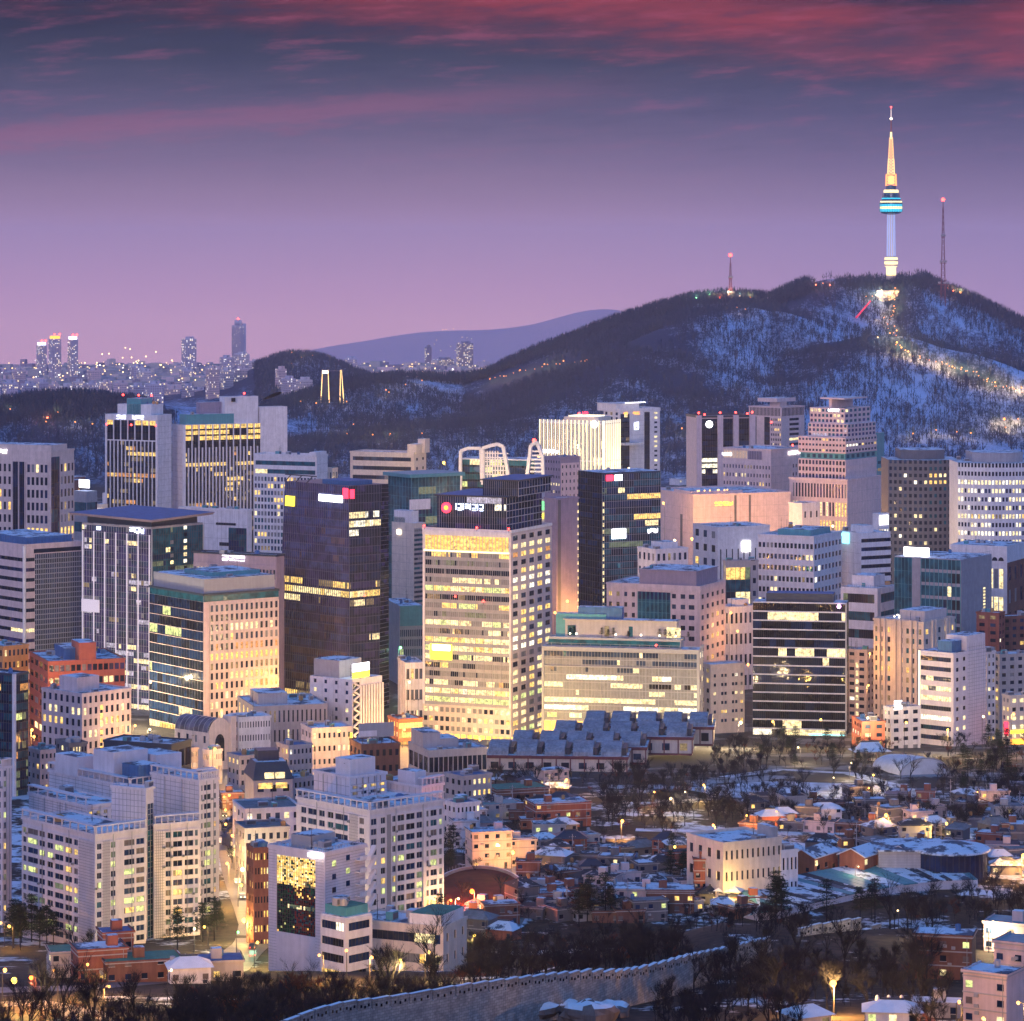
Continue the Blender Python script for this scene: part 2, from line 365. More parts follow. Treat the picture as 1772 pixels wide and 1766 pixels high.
RED = glow('red beacon', (1,.04,.03), 14); SIGNW = glow('sign white', (1,.97,1), 5); SIGNR = glow('sign red', (1,.03,.07), 4); SIGNY = glow('sign yellow', (1,.75,.05), 2.6); SIGNB = glow('sign blue white', (.75,.82,1), 4)
SIGNG = glow('sign green', (.25,1,.35), 1.2); SIGNO = glow('sign orange', (1,.42,.05), 2.4); SIGNC = glow('screen cyan', (.3,.9,1), 2.2); SODIUM = glow('sodium lamp', (1,.46,.10), 5); COOLL = glow('white lamp', (1,.88,.66), 6)
STRIP = glow('light strip', (.95,.85,1), .45); STRIPW = glow('warm strip', (1,.85,.55), 1.6)

def choose(pal):
    r = rnd.random()*sum(w for _, w in pal)
    for m, w in pal:
        r -= w
        if r <= 0: return m
    return pal[-1][0]
OFF = [(G_D, 5), (G_N, 3), (G_B, 2), (G_BL, .7)]
DARKS = {G_D, G_N, G_T, G_P, G_B, G_K, G_BL, G_CU}

class Bld:
    def __init__(s, name, label, cat, xl, xc, xr, Y, yt, a, w=None, d=None, wall=WHITE, roof=SNOWR, group=None, yb=None):
        """xl, xc, xr: photo columns of the left end, the corner nearest the camera and the right end; Y: distance of that corner; yt: photo row of its top; a: turn of the right face, degrees"""
        s.a = math.radians(a); ca, sa = math.cos(s.a), math.sin(s.a); X = (xc-886)/F*Y; s.Y = Y; s.X = X
        t = (xr-886)/F; s.w = w if w else (t*Y-X)/(ca-t*sa)
        t = (xl-886)/F; s.d = d if d else (X-t*Y)/(sa+t*ca)
        pts = [(X, Y), (X+s.w*ca, Y+s.w*sa), (X-s.d*sa, Y+s.d*ca), (X+s.w*ca-s.d*sa, Y+s.w*sa+s.d*ca)]
        zs = [gz(*p) for p in pts]; s.z0 = (CZ-(yb-YH)/F*Y) if yb else min(zs)-.5
        s.h = CZ-(yt-YH)/F*Y-s.z0
        s.o = empty(name, (X, Y, s.z0), s.a); tag(s.o, label, cat, group); s.mw = wall; s.mroof = roof
        s.wall = MB(); s.trim = MB(); s.wins = []; s.ca, s.sa = ca, sa; s.mpp = Y/F
        s.core = True; s.lights = 0
    def z(s, py): return CZ-(py-YH)/F*s.Y-s.z0
    def sR(s, px):
        t = (px-886)/F; return (t*s.Y-s.X)/(s.ca-t*s.sa)
    def sL(s, px):
        t = (px-886)/F; return (s.X-t*s.Y)/(s.sa+t*s.ca)
    def s_(s, f, px): return s.sR(px) if f == 'R' else s.sL(px)
    def q(s, mb, f, s0, s1, z0, z1, o, mat):
        if f == 'R': mb.quad((s0,-o,z0),(s1,-o,z0),(s1,-o,z1),(s0,-o,z1), mat)
        else: mb.quad((-o,s1,z0),(-o,s0,z0),(-o,s0,z1),(-o,s1,z1), mat)
    def bx(s, mb, f, s0, s1, z0, z1, o0, o1, mat):
        if f == 'R': mb.box(s0, s1, -o1, -o0, z0, z1, mat)
        else: mb.box(-o1, -o0, s0, s1, z0, z1, mat)
    def body(s, z1=None, inset=0.0):
        s.wall.box(0+inset, s.w-inset, 0+inset, s.d-inset, 0, z1 or s.h, s.mw, s.mroof); return s
    def span(s, f): return (0, s.w if f == 'R' else s.d)
    # --- punched windows between proud piers and spandrels
    def grid(s, f, nc, nf, z0=None, z1=None, s0=None, s1=None, wf=.6, hf=.55, pal=OFF, mat=None, proud=.28, lit_rows=None, style='plain', cols=None, name='window', run=.35, skip=None):
        a, b = s.span(f); s0 = a if s0 is None else s0; s1 = b if s1 is None else s1; z0 = 0 if z0 is None else z0; z1 = s.h if z1 is None else z1
        mat = mat or s.mw; fh = (z1-z0)/nf; cw = (s1-s0)/nc; W = s.wall
        cs = cols or [(s0+cw*(i+.5-wf/2), s0+cw*(i+.5+wf/2)) for i in range(nc)]
        e = s0
        for p, q_ in cs+[(s1, s1)]:
            if p-e > .02: s.bx(W, f, e, p, z0, z1, 0, proud, mat)
            e = q_
        e = z0
        for k in range(nf):
            w0 = z0+fh*(k+.5-hf/2); s.bx(W, f, s0+.001, s1-.001, e, w0, 0, proud-.03, mat); e = w0+fh*hf
        s.bx(W, f, s0+.001, s1-.001, e, z1-.002, 0, proud-.03, mat)
        for k in range(nf):
            prev = None; pl = pal
            if lit_rows and k in lit_rows: pl = lit_rows[k]
            for i, (p, q_) in enumerate(cs):
                if skip and skip(i, k): continue
                m = prev if prev is not None and rnd.random() < run else choose(pl); prev = m
                s.wins.append((f, p, q_, z0+fh*(k+.5-hf/2), z0+fh*(k+.5+hf/2), m, style, name))
        return s
    # --- one long band of panes per floor
    def ribbon(s, f, nf, z0=None, z1=None, s0=None, s1=None, hf=.5, n=16, pal=OFF, mat=None, proud=.3, run=.8, floors=None, mull=MULLD, end=0.0, name='window_band'):
        a, b = s.span(f); s0 = a if s0 is None else s0; s1 = b if s1 is None else s1; z0 = 0 if z0 is None else z0; z1 = s.h if z1 is None else z1
        mat = mat or s.mw; fh = (z1-z0)/nf; e = z0
        for k in range(nf):
            w0 = z0+fh*(k+.5-hf/2); w1 = w0+fh*hf
            s.bx(s.wall, f, s0, s1, e, w0, 0, proud, mat); e = w1
            m = MB(); prev = choose(pal); pl = (floors or {}).get(k, pal); prev = choose(pl)
            for i in range(n):
                p = s0+end+(s1-s0-2*end)*i/n; q_ = s0+end+(s1-s0-2*end)*(i+1)/n
                if rnd.random() > run: prev = choose(pl)
                s.q(m, f, p, q_, w0, w1, .05, prev)
                if i: s.bx(m, f, p-.05, p+.05, w0, w1, .05, .14, mull)
            m.build(name, s.o)
            if end > .05:
                s.bx(s.wall, f, s0, s0+end, w0, w1, 0, proud-.01, mat); s.bx(s.wall, f, s1-end, s1, w0, w1, 0, proud-.01, mat)
        s.bx(s.wall, f, s0, s1, e, z1, 0, proud, mat); return s
    # --- glass skin: panes, mullions, spandrel strips and lit floors in one part
    def curtain(s, f, nc, nf, z0=None, z1=None, s0=None, s1=None, pal=None, spn=None, sf=.28, mull=MULLD, mv=.09, mh=.07, floors=None, run=.7, fins=0, fin_mat=None, fin_w=.25, fin_d=.6, name='curtain_wall', o=.06, hv=True, tilt=None):
        a, b = s.span(f); s0 = a if s0 is None else s0; s1 = b if s1 is None else s1; z0 = 0 if z0 is None else z0; z1 = s.h if z1 is None else z1
        pal = pal or OFF; fh = (z1-z0)/nf; cw = (s1-s0)/nc; m = MB()
        for k in range(nf):
            pl = (floors or {}).get(k, pal); prev = choose(pl); zz = z0+fh*k; zs = zz+fh*sf if spn else zz
            if spn: s.q(m, f, s0, s1, zz, zs, o+.02, spn)
            for i in range(nc):
                if rnd.random() > run: prev = choose(pl)
                s.q(m, f, s0+cw*i, s0+cw*(i+1), zs, zz+fh, o, prev)
            if hv and mh: s.bx(m, f, s0, s1, zz-mh, zz+mh, o-.02, o+.09, mull)
        if mv:
            for i in range(nc+1): s.bx(m, f, s0+cw*i-mv, s0+cw*i+mv, z0, z1, o-.02, o+.12, mull)
        if fins:
            for i in range(fins+1):
                c = s0+(s1-s0)*i/fins; s.bx(m, f, c-fin_w/2, c+fin_w/2, z0, z1, o-.02, o+fin_d, fin_mat or mull)
        m.build(name, s.o); return s
    def joints(s, f, nv, nh, z0=None, z1=None, s0=None, s1=None, mat=JOINT, o=.012):
        """panel joints as thin recess-coloured lines on a blank wall"""
        a, b = s.span(f); s0 = a if s0 is None else s0; s1 = b if s1 is None else s1; z0 = 0 if z0 is None else z0; z1 = s.h if z1 is None else z1
        for i in range(1, nv): c = s0+(s1-s0)*i/nv; s.bx(s.wall, f, c-.06, c+.06, z0, z1, 0, o, mat)
        for k in range(1, nh): c = z0+(z1-z0)*k/nh; s.bx(s.wall, f, s0, s1, c-.06, c+.06, 0, o+.004, mat)
        return s
    def slab(s, f, s0, s1, z0, z1, o0, o1, mat): s.bx(s.wall, f, s0, s1, z0, z1, o0, o1, mat); return s
    def parapet(s, hgt=1.1, t=.45, o=.36, z=None, mat=None, w=None, d=None):
        z = s.h if z is None else z; mat = mat or s.mw; w = w or s.w; d = d or s.d; m = MB()
        m.box(-o, w+o, -o, -o+t, z-.3, z+hgt, mat); m.box(-o, w+o, d+o-t, d+o, z-.3, z+hgt, mat)
        m.box(-o, -o+t, -o+t, d+o-t, z-.3, z+hgt-.004, mat); m.box(w+o-t, w+o, -o+t, d+o-t, z-.3, z+hgt-.004, mat)
        m.build('parapet', s.o); return s
    def up(s, name, fx0, fx1, fy0, fy1, hgt, mat=None, roof=None, z=None, ov=0.0):
        """a box on the roof, given in fractions of the plan"""
        z = s.h if z is None else z; m = MB(); x0, x1, y0, y1 = s.w*fx0, s.w*fx1, s.d*fy0, s.d*fy1
        m.box(x0, x1, y0, y1, z, z+hgt, mat or s.mw, roof or s.mroof)
        if ov: m.box(x0-ov, x1+ov, y0-ov, y1+ov, z+hgt+.002, z+hgt+.35, mat or s.mw, roof or s.mroof)
        m.build(name, s.o); return s
    def clutter(s, n=5, z=None, big=1.0, x=(.08,.92), y=(.08,.92)):
        z = s.h if z is None else z
        for _ in range(n):
            m = MB(); k = rnd.random(); cx = s.w*rnd.uniform(*x); cy_ = s.d*rnd.uniform(*y)
            if k < .55:
                lx, ly, hh = rnd.uniform(1.4, 3.6)*big, rnd.uniform(1.2, 3)*big, rnd.uniform(1, 2.4)*big
                m.box(cx-lx/2, cx+lx/2, cy_-ly/2, cy_+ly/2, z, z+hh, rnd.choice([MULL, CONC, GREY, TEALP]), SNOWR)
                m.box(cx-lx/2+.2, cx+lx/2-.2, cy_-ly/2-.08, cy_-ly/2, z+.3, z+hh*.8, DGREY); m.build('cooling_unit', s.o)
            elif k < .75:
                r = rnd.uniform(.7, 1.5)*big; m.lathe([(.01, z), (r, z), (r, z+1.6*big), (r*.5, z+2.0*big), (.01, z+2.05*big)], rnd.choice([MULL, BLUER, ORANGEP]), 12, (cx, cy_)); m.build('water_tank', s.o)
            else:
                hh = rnd.uniform(3, 7)*big; m.tube((cx, cy_, z), (cx, cy_, z+hh), .12*big, .06*big, MULLD, 5)
                m.box(cx-.6*big, cx+.6*big, cy_-.05, cy_+.05, z+hh*.7, z+hh*.72, MULLD); m.build('antenna', s.o)
        return s
    def fence(s, z=None, hgt=1.6, n=16, mat=None, o=.2):
        z = s.h if z is None else z; mat = mat or MULL; m = MB()
        for f in 'RL':
            L = s.w if f == 'R' else s.d
            s.bx(m, f, -o, L+o, z+hgt-.12, z+hgt, -o-.12, -o, mat)
            for i in range(n+1): c = L*i/n; s.bx(m, f, c-.06, c+.06, z, z+hgt-.12, -o-.1, -o-.02, mat)
        m.build('railing', s.o); return s
    def sign(s, f, x0, x1, y0, y1, mat=SIGNW, back=None, glyph=True, o=.5, name='sign', label=None):
        """illuminated lettering: photo columns x0..x1 on face f and rows y0..y1"""
        a, b = sorted((s.s_(f, x0), s.s_(f, x1))); z1, z0 = s.z(y0), s.z(y1); m = MB()
        if back: s.bx(m, f, a-.4, b+.4, z0-.3, z1+.3, o-.3, o-.05, back)
        if not glyph: s.bx(m, f, a, b, z0, z1, o-.04, o+.15, mat)
        else:
            n = max(3, int((b-a)/((z1-z0)*1.05))); cw = (b-a)/n; H = z1-z0; tk = max(.28, H*.12)
            for i in range(n):      # syllable blocks: stacked strokes beside or above an upright
                c0 = a+cw*i+cw*.08; c1 = a+cw*(i+1)-cw*.08; k = rnd.randrange(3); e = c0+(c1-c0)*.62
                if k < 2: s.bx(m, f, c1-tk, c1, z0+H*.1, z1, o, o+.2, mat)
                if k == 0: s.bx(m, f, c1-tk*2.2, c1-tk, z0+H*.55, z0+H*.55+tk, o, o+.2, mat)
                for v in rnd.sample((.0, .28, .55, .85), 3): s.bx(m, f, c0, e if k < 2 else c1, z0+H*v, z0+H*v+tk, o, o+.2, mat)
                s.bx(m, f, c0, c0+tk, z0+H*.45, z0+H*.9, o+.002, o+.19, mat)
        q_ = m.build(name, s.o)
        if label: q_['label'] = label
        return s
    def beacon(s, x, y, z, r=None):
        m = MB(); r = r or .55*s.Y/1800; m.tube((x, y, z), (x, y, z+1.2), .12, .12, MULLD, 5); m.ball((x, y, z+1.2+r), r, RED, 6); m.build('beacon', s.o); return s
    def done(s, corner=None):
        cm = corner or s.mw
        if corner is not False: s.wall.box(-.31, .003, -.31, .003, 0, s.h-.003, cm)
        s.wall.build('wall', s.o); s.trim.build('trim', s.o)
        if any(w[6] == 'mull' for w in s.wins):
            for _ in range(9):
                w = rnd.choice(s.wins); m = MB(); c = w[1]-.55; s.bx(m, w[0], c-.4, c+.4, w[3]-.2, w[3]+.45, .31, .75, MULL); s.bx(m, w[0], c-.25, c+.25, w[3]-.1, w[3]+.35, .751, .77, DGREY); m.build('cooling_unit', s.o)
            for f in 'RL':
                L = s.w if f == 'R' else s.d
                for fr in (.34, .71): m = MB(); s.bx(m, f, L*fr-.07, L*fr+.07, 0, s.h, .31, .45, MULL); m.build('drain_pipe', s.o)
        ws = sorted(s.wins, key=lambda w: -((w[2]-w[1])*(w[4]-w[3])*(1 if w[0] == ('R' if s.a < .8 else 'L') else .7)+rnd.random()*.01))
        rest = MB(); nm = 'window'
        for i, (f, p, q_, z0, z1, m, st, name) in enumerate(ws):
            if i < WMAX:
                w, h = round(q_-p, 2), round(z1-z0, 2); key = (f, w, h, m.name, st, rnd.randrange(3) if st == 'mull' else 0)
                if key not in WMESH:
                    b = MB(); s.win(b, f, 0, w, 0, h, m, st); WMESH[key] = b.mesh(name)
                put(name, WMESH[key], s.o, (p, 0, z0) if f == 'R' else (0, p, z0))
            else: s.win(rest, f, p, q_, z0, z1, m, st)
        o = rest.build(nm, s.o)
        if o: o['kind'] = 'stuff'
        return s
    def win(s, b, f, p, q_, z0, z1, m, st):
        s.q(b, f, p, q_, z0, z1, .04, m)
        if st == 'mull':
            fr = MULL; t = .09; c = p+(q_-p)*.5
            s.bx(b, f, p, q_, z0, z0+t, .041, .12, fr); s.bx(b, f, p, q_, z1-t, z1, .041, .12, fr)
            s.bx(b, f, p, p+t, z0+t, z1-t, .041, .12, fr); s.bx(b, f, q_-t, q_, z0+t, z1-t, .041, .12, fr); s.bx(b, f, c-t*.6, c+t*.6, z0+t, z1-t, .041, .11, fr)
            if m not in DARKS and q_-p > 1.2 and rnd.random() < .7:   # a curtain drawn across part of a lit room
                s.q(b, f, p+.1, p+(q_-p)*rnd.uniform(.15, .45), z0+.1, z1-.1, .06, rnd.choice([G_CU, L_DIM, L_DG]))
        elif st == 'sash':
            c = p+(q_-p)*.5; s.bx(b, f, c-.06, c+.06, z0, z1, .041, .12, MULLD); s.bx(b, f, p, q_, z0-.12, z0, 0, .36, CONC)
WMESH = {}; WMAX = 100
# ------------------------------------------------------------------ downtown, far row first
C_ = 'office building'
WARM = [(G_D, 5), (G_N, 2), (L_Y, 1.2), (L_C, .8), (L_DIM, .8), (G_BL, .6)]
SPARSE = [(G_D, 8), (G_N, 3), (G_B, 2), (L_Y, .8), (L_C, .9), (L_W, .3), (L_DIM, .5), (G_BL, .7)]
BUSY = [(L_C, 3), (L_Y, 2), (L_W, 1.4), (G_D, 2.4), (G_B, 1.5), (L_DIM, 1), (G_BL, 1)]
GREENISH = [(L_G, 2), (L_C, 2), (L_Y, 1), (G_T, 2), (G_D, 2), (L_DG, 2), (G_BL, 1)]
FULL = [(L_C, 4), (L_W, 3), (L_Y, 2), (L_DIM, .4)]
HOT = [(L_Y, 4), (L_A, 2), (L_C, 1)]

# twin white hotel towers with vertical white fins
b = Bld('hotel_tower', 'white finned dark-glass hotel tower with two glowing white signs on its top edge', 'hotel', 183, 273, 297, 2300, 718, 64, wall=WHITE)
b.body(); zt = b.z(763); z2 = b.z(728)
b.curtain('L', 14, 3, zt+.4, z2, 1.0, b.d-1, pal=[(G_D, 5), (L_DIM, .5), (L_O, .3)], spn=G_K, floors={2: [(L_Y, 1), (G_D, 2)]}, fins=7, fin_mat=WHITE, fin_w=.7, fin_d=.7)
b.curtain('L', 26, 28, 0, zt-.4, 1.0, b.d-1, pal=[(G_D, 9), (G_K, 4), (L_O, .45), (L_Y, .4), (L_DIM, .8)], spn=G_K, floors={21: [(L_O, 2), (L_Y, .6), (G_D, 1)], 25: [(L_Y, 1), (G_D, 1)]}, fins=13, fin_mat=WHITE, fin_w=.75, fin_d=.7, run=.6)
b.slab('L', 0, 1, 0, b.h, 0, .8, WHITE).slab('L', b.d-1, b.d, 0, b.h, 0, .8, WHITE).slab('L', 1, b.d-1, z2, b.h-.01, 0, .8, WHITE).slab('L', 1, b.d-1, zt-.4, zt+.4, 0, .82, WHITE)
b.joints('R', 4, 30); b.sign('L', 203, 219, 719, 726, SIGNB, o=1).sign('L', 230, 250, 719, 726, SIGNB, o=1)
b.up('plant_room', .1, .95, .15, .8, 7, WHITE); b.up('plant_room', .1, .9, .35, .62, 11, TEALP); b.clutter(6, z=b.h+7)
for fx in (.03, .5, .97): b.beacon(-.5, b.d*fx, b.h-9)
for fx in (.25, .5, .8): b.beacon(b.w*.5, b.d*fx, b.h+11)
b.done()
b = Bld('hotel_tower', 'white finned hotel tower with lit yellow top floors and big white stair blocks', 'hotel', 298, 316, 496, 2320, 735, 28, wall=WHITE)
b.body(); zt = b.z(775); z2 = b.z(735); sg = b.sR(451)
b.curtain('R', 36, 4, zt, z2-.2, 1.6, sg, pal=[(L_Y, 3), (G_D, 1.6), (L_A, .6)], spn=G_K, floors={0: [(G_D, 3), (G_K, 2), (L_Y, .3)]}, fins=11, fin_mat=WHITE, fin_w=.8, fin_d=.7, run=.85)
b.curtain('R', 36, 28, 0, zt, 1.6, sg, pal=[(G_D, 9), (G_K, 5), (L_Y, 1.0), (L_C, .7), (L_DIM, 1.2), (L_O, .2)], spn=G_K, floors={24: [(L_Y, 1), (G_D, .6)]}, fins=22, fin_mat=WHITE, fin_w=.85, fin_d=.8, run=.55)
b.slab('R', 0, 1.6, 0, b.h, 0, .8, WHITE); b.slab('R', sg, b.w, 0, b.z(707), -9, 1.2, WHITE)
b.joints('L', 3, 28)
b.up('stair_block', (b.sR(391)/b.w), (b.sR(449)/b.w), .12, .6, b.z(688)-b.h, WHITE); b.up('plant_room', .04, .5, .1, .7, 7, TEALP); b.up('plant_room', .86, .98, .2, .75, 9, TEALP)
b.up('plant_room', .2, .42, .4, .7, 15, PURP); b.clutter(5, z=b.h+7, x=(.05, .45)); b.beacon(b.w*.62, b.d*.3, b.z(688)); b.sign('R', 400, 407, 690, 697, G_K, glyph=False, o=.2, name='vent_opening')
b.done()
# pale gridded annex of the hotel
b = Bld('office_tower', 'tall white gridded tower with lit top bands beside the finned hotel', C_, 440, 548, 567, 2150, 790, 66, wall=WHITE)
b.body(); zt = b.z(825)
b.ribbon('L', 2, zt, b.h-2, 1, b.d-1, .5, 10, pal=[(L_C, 2), (L_Y, 1), (G_T, 1.4)], floors={1: [(G_T, 3), (L_C, .7)]})
b.grid('L', 19, 20, 0, zt, wf=.66, hf=.62, pal=[(G_B, 4), (G_T, 3), (G_BL, 3), (L_Y, 1), (L_C, 1), (L_DIM, 1)], style='plain')
b.joints('R', 3, 20); b.parapet().clutter(5).up('stair_block', -.1, .9, .0, .1, 3); b.done()
b = Bld('office_block', 'long pale office slab with rows of square windows below the wooded slope', C_, 606, 716, 737, 2880, 785, 68, wall=CREAM)
b.body(); b.ribbon('L', 7, 2, b.h-1, 1.5, b.d-1.5, .42, 22, pal=[(G_D, 4), (G_B, 2), (G_BL, 1)], end=1.0); b.grid('R', 2, 7, 2, b.h-1, wf=.3, hf=.3)
b.parapet(); b.up('stair_block', .1, .95, -.02, .12, 8); b.up('stair_block', .6, 1.0, -.06, .05, 12); b.done()
b = Bld('office_block', 'small pale block just behind the gridded white tower', C_, 548, 575, 584, 2500, 812, 60, wall=CREAM); b.body(); b.grid('L', 5, 8, wf=.5, hf=.5, pal=SPARSE); b.grid('R', 2, 8); b.parapet().clutter(3).done()
# curved twin-framed post office
b = Bld('curved_office', 'teal glass office with two white leaning arched frames and a red mast light', C_, 796, 925, 945, 2600, 792, 72, wall=WHITE)
b.body(b.h*.98); D = b.d; b.curtain('L', 30, 12, 3, b.h*.97, 0, D, pal=[(G_T, 8), (G_N, 2), (L_G, .8), (L_C, .6)], spn=G_K, run=.8, floors={4: [(L_C, 2), (G_T, 1)], 5: [(L_Y, 1), (G_T, 1)]})
def frame_arch(b, pts, wd, mat, o0=.25, o1=2.2, name='arch_frame'):
    m = MB()
    for (x0, y0), (x1, y1) in zip(pts, pts[1:]):
        s0, z0, s1, z1 = b.sL(x0), b.z(y0), b.sL(x1), b.z(y1); n = Vector((-(z1-z0), s1-s0)).normalized()*wd/2
        q = [(s0-n.x, z0-n.y), (s1-n.x, z1-n.y), (s1+n.x, z1+n.y), (s0+n.x, z0+n.y)]
        lo = [(-o0, s, z) for s, z in q]; hi = [(-o1, s, z) for s, z in q]; m.hexa(lo+hi, mat)
    m.build(name, b.o)
frame_arch(b, [(797, 900), (798, 782), (812, 777), (833, 777), (835, 835)], 2.4, WHITE)
frame_arch(b, [(837, 840), (836, 777), (850, 772), (862, 769), (872, 773), (883, 835)], 2.6, WHITE, .25, 2.6)
frame_arch(b, [(911, 840), (920, 770), (930, 764), (940, 790), (942, 840)], 2.6, WHITE, .25, 2.6)
m = MB()
for i in range(9): b.bx(m, 'L', b.sL(838+i*4.6), b.sL(840+i*4.6), b.z(838), b.z(781+ (0 if i<6 else (i-5)*12)), .3, .8, WHITE)
for k in range(8): b.bx(m, 'L', b.sL(838), b.sL(880), b.z(838-k*7.4), b.z(836-k*7.4), .3, .7, WHITE)
m.build('sunshade', b.o); m = MB()
for k in range(9): b.bx(m, 'L', b.sL(916), b.sL(938), b.z(838-k*7), b.z(835-k*7), .3, .9, WHITE)
m.build('sunshade', b.o); b.beacon(-1, b.sL(925), b.z(768), 1.6); b.done(False)
# warm-lit white finned headquarters and the tower behind it
b = Bld('finned_office', 'low office wrapped in glowing white vertical fins with a round emblem', C_, 935, 1044, 1071, 2760, 733, 62, wall=CREAM)
b.body(); 
for f, n in (('L', 32), ('R', 14)):
    L = b.d if f == 'L' else b.w
    b.curtain(f, n*2, 13, 2, b.h-.5, 0, L, pal=[(G_D, 5), (G_B, 3), (L_C, 1), (L_DIM, 1)], floors={0: FULL, 1: FULL, 4: BUSY, 5: [(G_D, 3), (L_C, 1)]}, run=.85, mv=.06)
    m = MB()
    for i in range(n+1): c = L*i/n; b.bx(m, f, c-.28, c+.28, 2, b.h+2.5, .3, 1.5, STRIPW if i % 2 == 0 else WHITE)
    for z in (b.h*.34, b.h*.66, b.h-.2): b.bx(m, f, 0, L, z-.4, z+.4, .3, 1.2, WHITE)
    m.build('fin_screen', b.o)
b.sign('L', 941, 968, 780, 786, SIGNW, o=1.8); m = MB(); zc = b.z(734); sc = b.sL(1030); m.tube((-1.6, sc, zc), (-2.1, sc, zc), 3.0, 3.0, SIGNW, 16); m.build('emblem', b.o)
b.up('penthouse', .1, .9, .1, .65, 5, CREAM); m = MB(); m.box(b.w*.2, b.w*.9, b.d*.2, b.d*.6, b.h+5.02, b.h+6, STRIPW); m.build('light_cornice', b.o)
b.sign('L', 1004, 1014, 713, 719, SIGNR, o=-4); b.beacon(2, b.d*.4, b.h+6); b.done(False)
b = Bld('office_tower', 'grey white tower with blank panels and a flat glowing roof slab', C_, 1045, 1072, 1142, 2840, 712, 34, wall=WHITE)
b.body(); b.grid('L', 3, 24, wf=.45, hf=.6, pal=SPARSE); s1, s2, s3 = b.sR(1072), b.sR(1093), b.sR(1118); b.curtain('R', 5, 24, 0, b.h-2, b.sR(1074), b.sR(1089), pal=SPARSE, spn=G_K)
b.joints('R', 2, 24, s0=s2, s1=s3); b.curtain('R', 3, 24, 0, b.h-1, b.sR(1115), b.sR(1124), pal=[(G_D, 6), (G_N, 2)]); b.grid('R', 1, 24, s0=b.sR(1128), s1=b.w-.5, wf=.4, hf=.4, pal=[(G_D, 4), (L_C, 1.6)], run=0)
b.up('crown_block', -.05, .52, .1, 1.3, b.z(699)-b.h, WHITE, ov=1.0); m = MB(); zz = b.z(699); m.box(b.w*.1, b.w*.6, -2.5, -2.2, zz+.8, zz+1.4, SIGNW); m.build('light_strip', b.o)
b.sign('R', 1097, 1105, 731, 744, SIGNB, o=.3); b.sign('R', 1095, 1107, 713, 718, SIGNO, o=.3); b.sign('R', 1079, 1086, 713, 717, SIGNO, o=.3); b.parapet(2.5); b.up('round_wing', .02, .45, -.35, .0, 2, WHITE, z=b.z(770)); b.clutter(3); b.done()
b = Bld('office_block', 'mauve slab with one pink side of small square windows', C_, 943, 970, 1003, 2400, 793, 40, wall=PURP)
b.body(); b.grid('L', 6, 16, wf=.4, hf=.35, pal=SPARSE); b.grid('R', 5, 14, b.h*.1, b.h*.96, wf=.34, hf=.42, pal=[(G_D, 4), (L_DIM, 1)], mat=PINK); b.parapet().clutter(3).done()
# round-sign glass tower with pink piers and the tall beige tower at its back
b = Bld('glass_tower', 'dark glass tower between pale piers topped with red beacons and a round white sign', C_, 1204, 1208, 1300, 2500, 722, 14, d=30, wall=PINK)
b.body(); b.curtain('R', 22, 26, 0, b.h-1, 0, b.w, pal=[(G_D, 6), (G_N, 4), (L_W, .25)], spn=G_K, floors={11: FULL, 18: [(L_W, 2), (G_N, 1)], 17: [(L_W, 2), (G_N, 1)], 16: [(L_W, 1), (G_D, 1)]}, run=.8)
for x0, x1 in ((1204, 1213), (1241, 1250), (1268, 1277), (1296, 1306)):
    m = MB(); b.bx(m, 'R', b.sR(x0), b.sR(x1), 0, b.h+1.5, .2, 2.2, PINK); m.build('pier', b.o); b.beacon((b.sR(x0)+b.sR(x1))/2, -1, b.h+1.5)
b.beacon(b.sR(1222), 4, b.h); m = MB(); zc = b.z(734); sc = b.sR(1227); m.tube((sc, -.3, zc), (sc, -.9, zc), 2.7, 2.7, SIGNW, 18); m.build('sign', b.o); b.parapet(1.4, mat=MULLD); b.done(False)
b = Bld('office_tower', 'tall beige tower with dark glass shafts and a T-shaped rooftop mast house', C_, 1296, 1352, 1392, 2650, 705, 50, wall=PINK)
b.body(); z9 = b.z(722)
for x0, x1 in ((1300, 1309), (1323, 1332)): b.curtain('L', 4, 26, 0, z9, b.sL(x1), b.sL(x0), pal=[(G_D, 5), (G_N, 3)], spn=G_K)
b.grid('L', 6, 26, 0, z9, s0=0, s1=b.sL(1334), wf=.6, hf=.5, pal=SPARSE); b.ribbon('R', 26, 0, z9, b.w*.35, b.w*.75, .5, 3, pal=[(G_D, 4), (L_C, .3)], mat=PINK); b.curtain('L', 22, 1, z9+1, b.h-.5, 1, b.d-1, pal=[(G_D, 1)], mull=PINK, mv=.25, mh=0); b.curtain('R', 16, 1, z9+1, b.h-.5, 1, b.w-1, pal=[(G_D, 1)], mull=PINK, mv=.25, mh=0)
b.up('mast_house', .35, .65, .3, .6, 4, PINK); b.up('mast_house', .1, .9, .2, .8, 3, PINK, z=b.h+4); b.beacon(0, b.d*.3, z9-6); b.beacon(0, b.d*1.05, z9); b.parapet(.6).done()
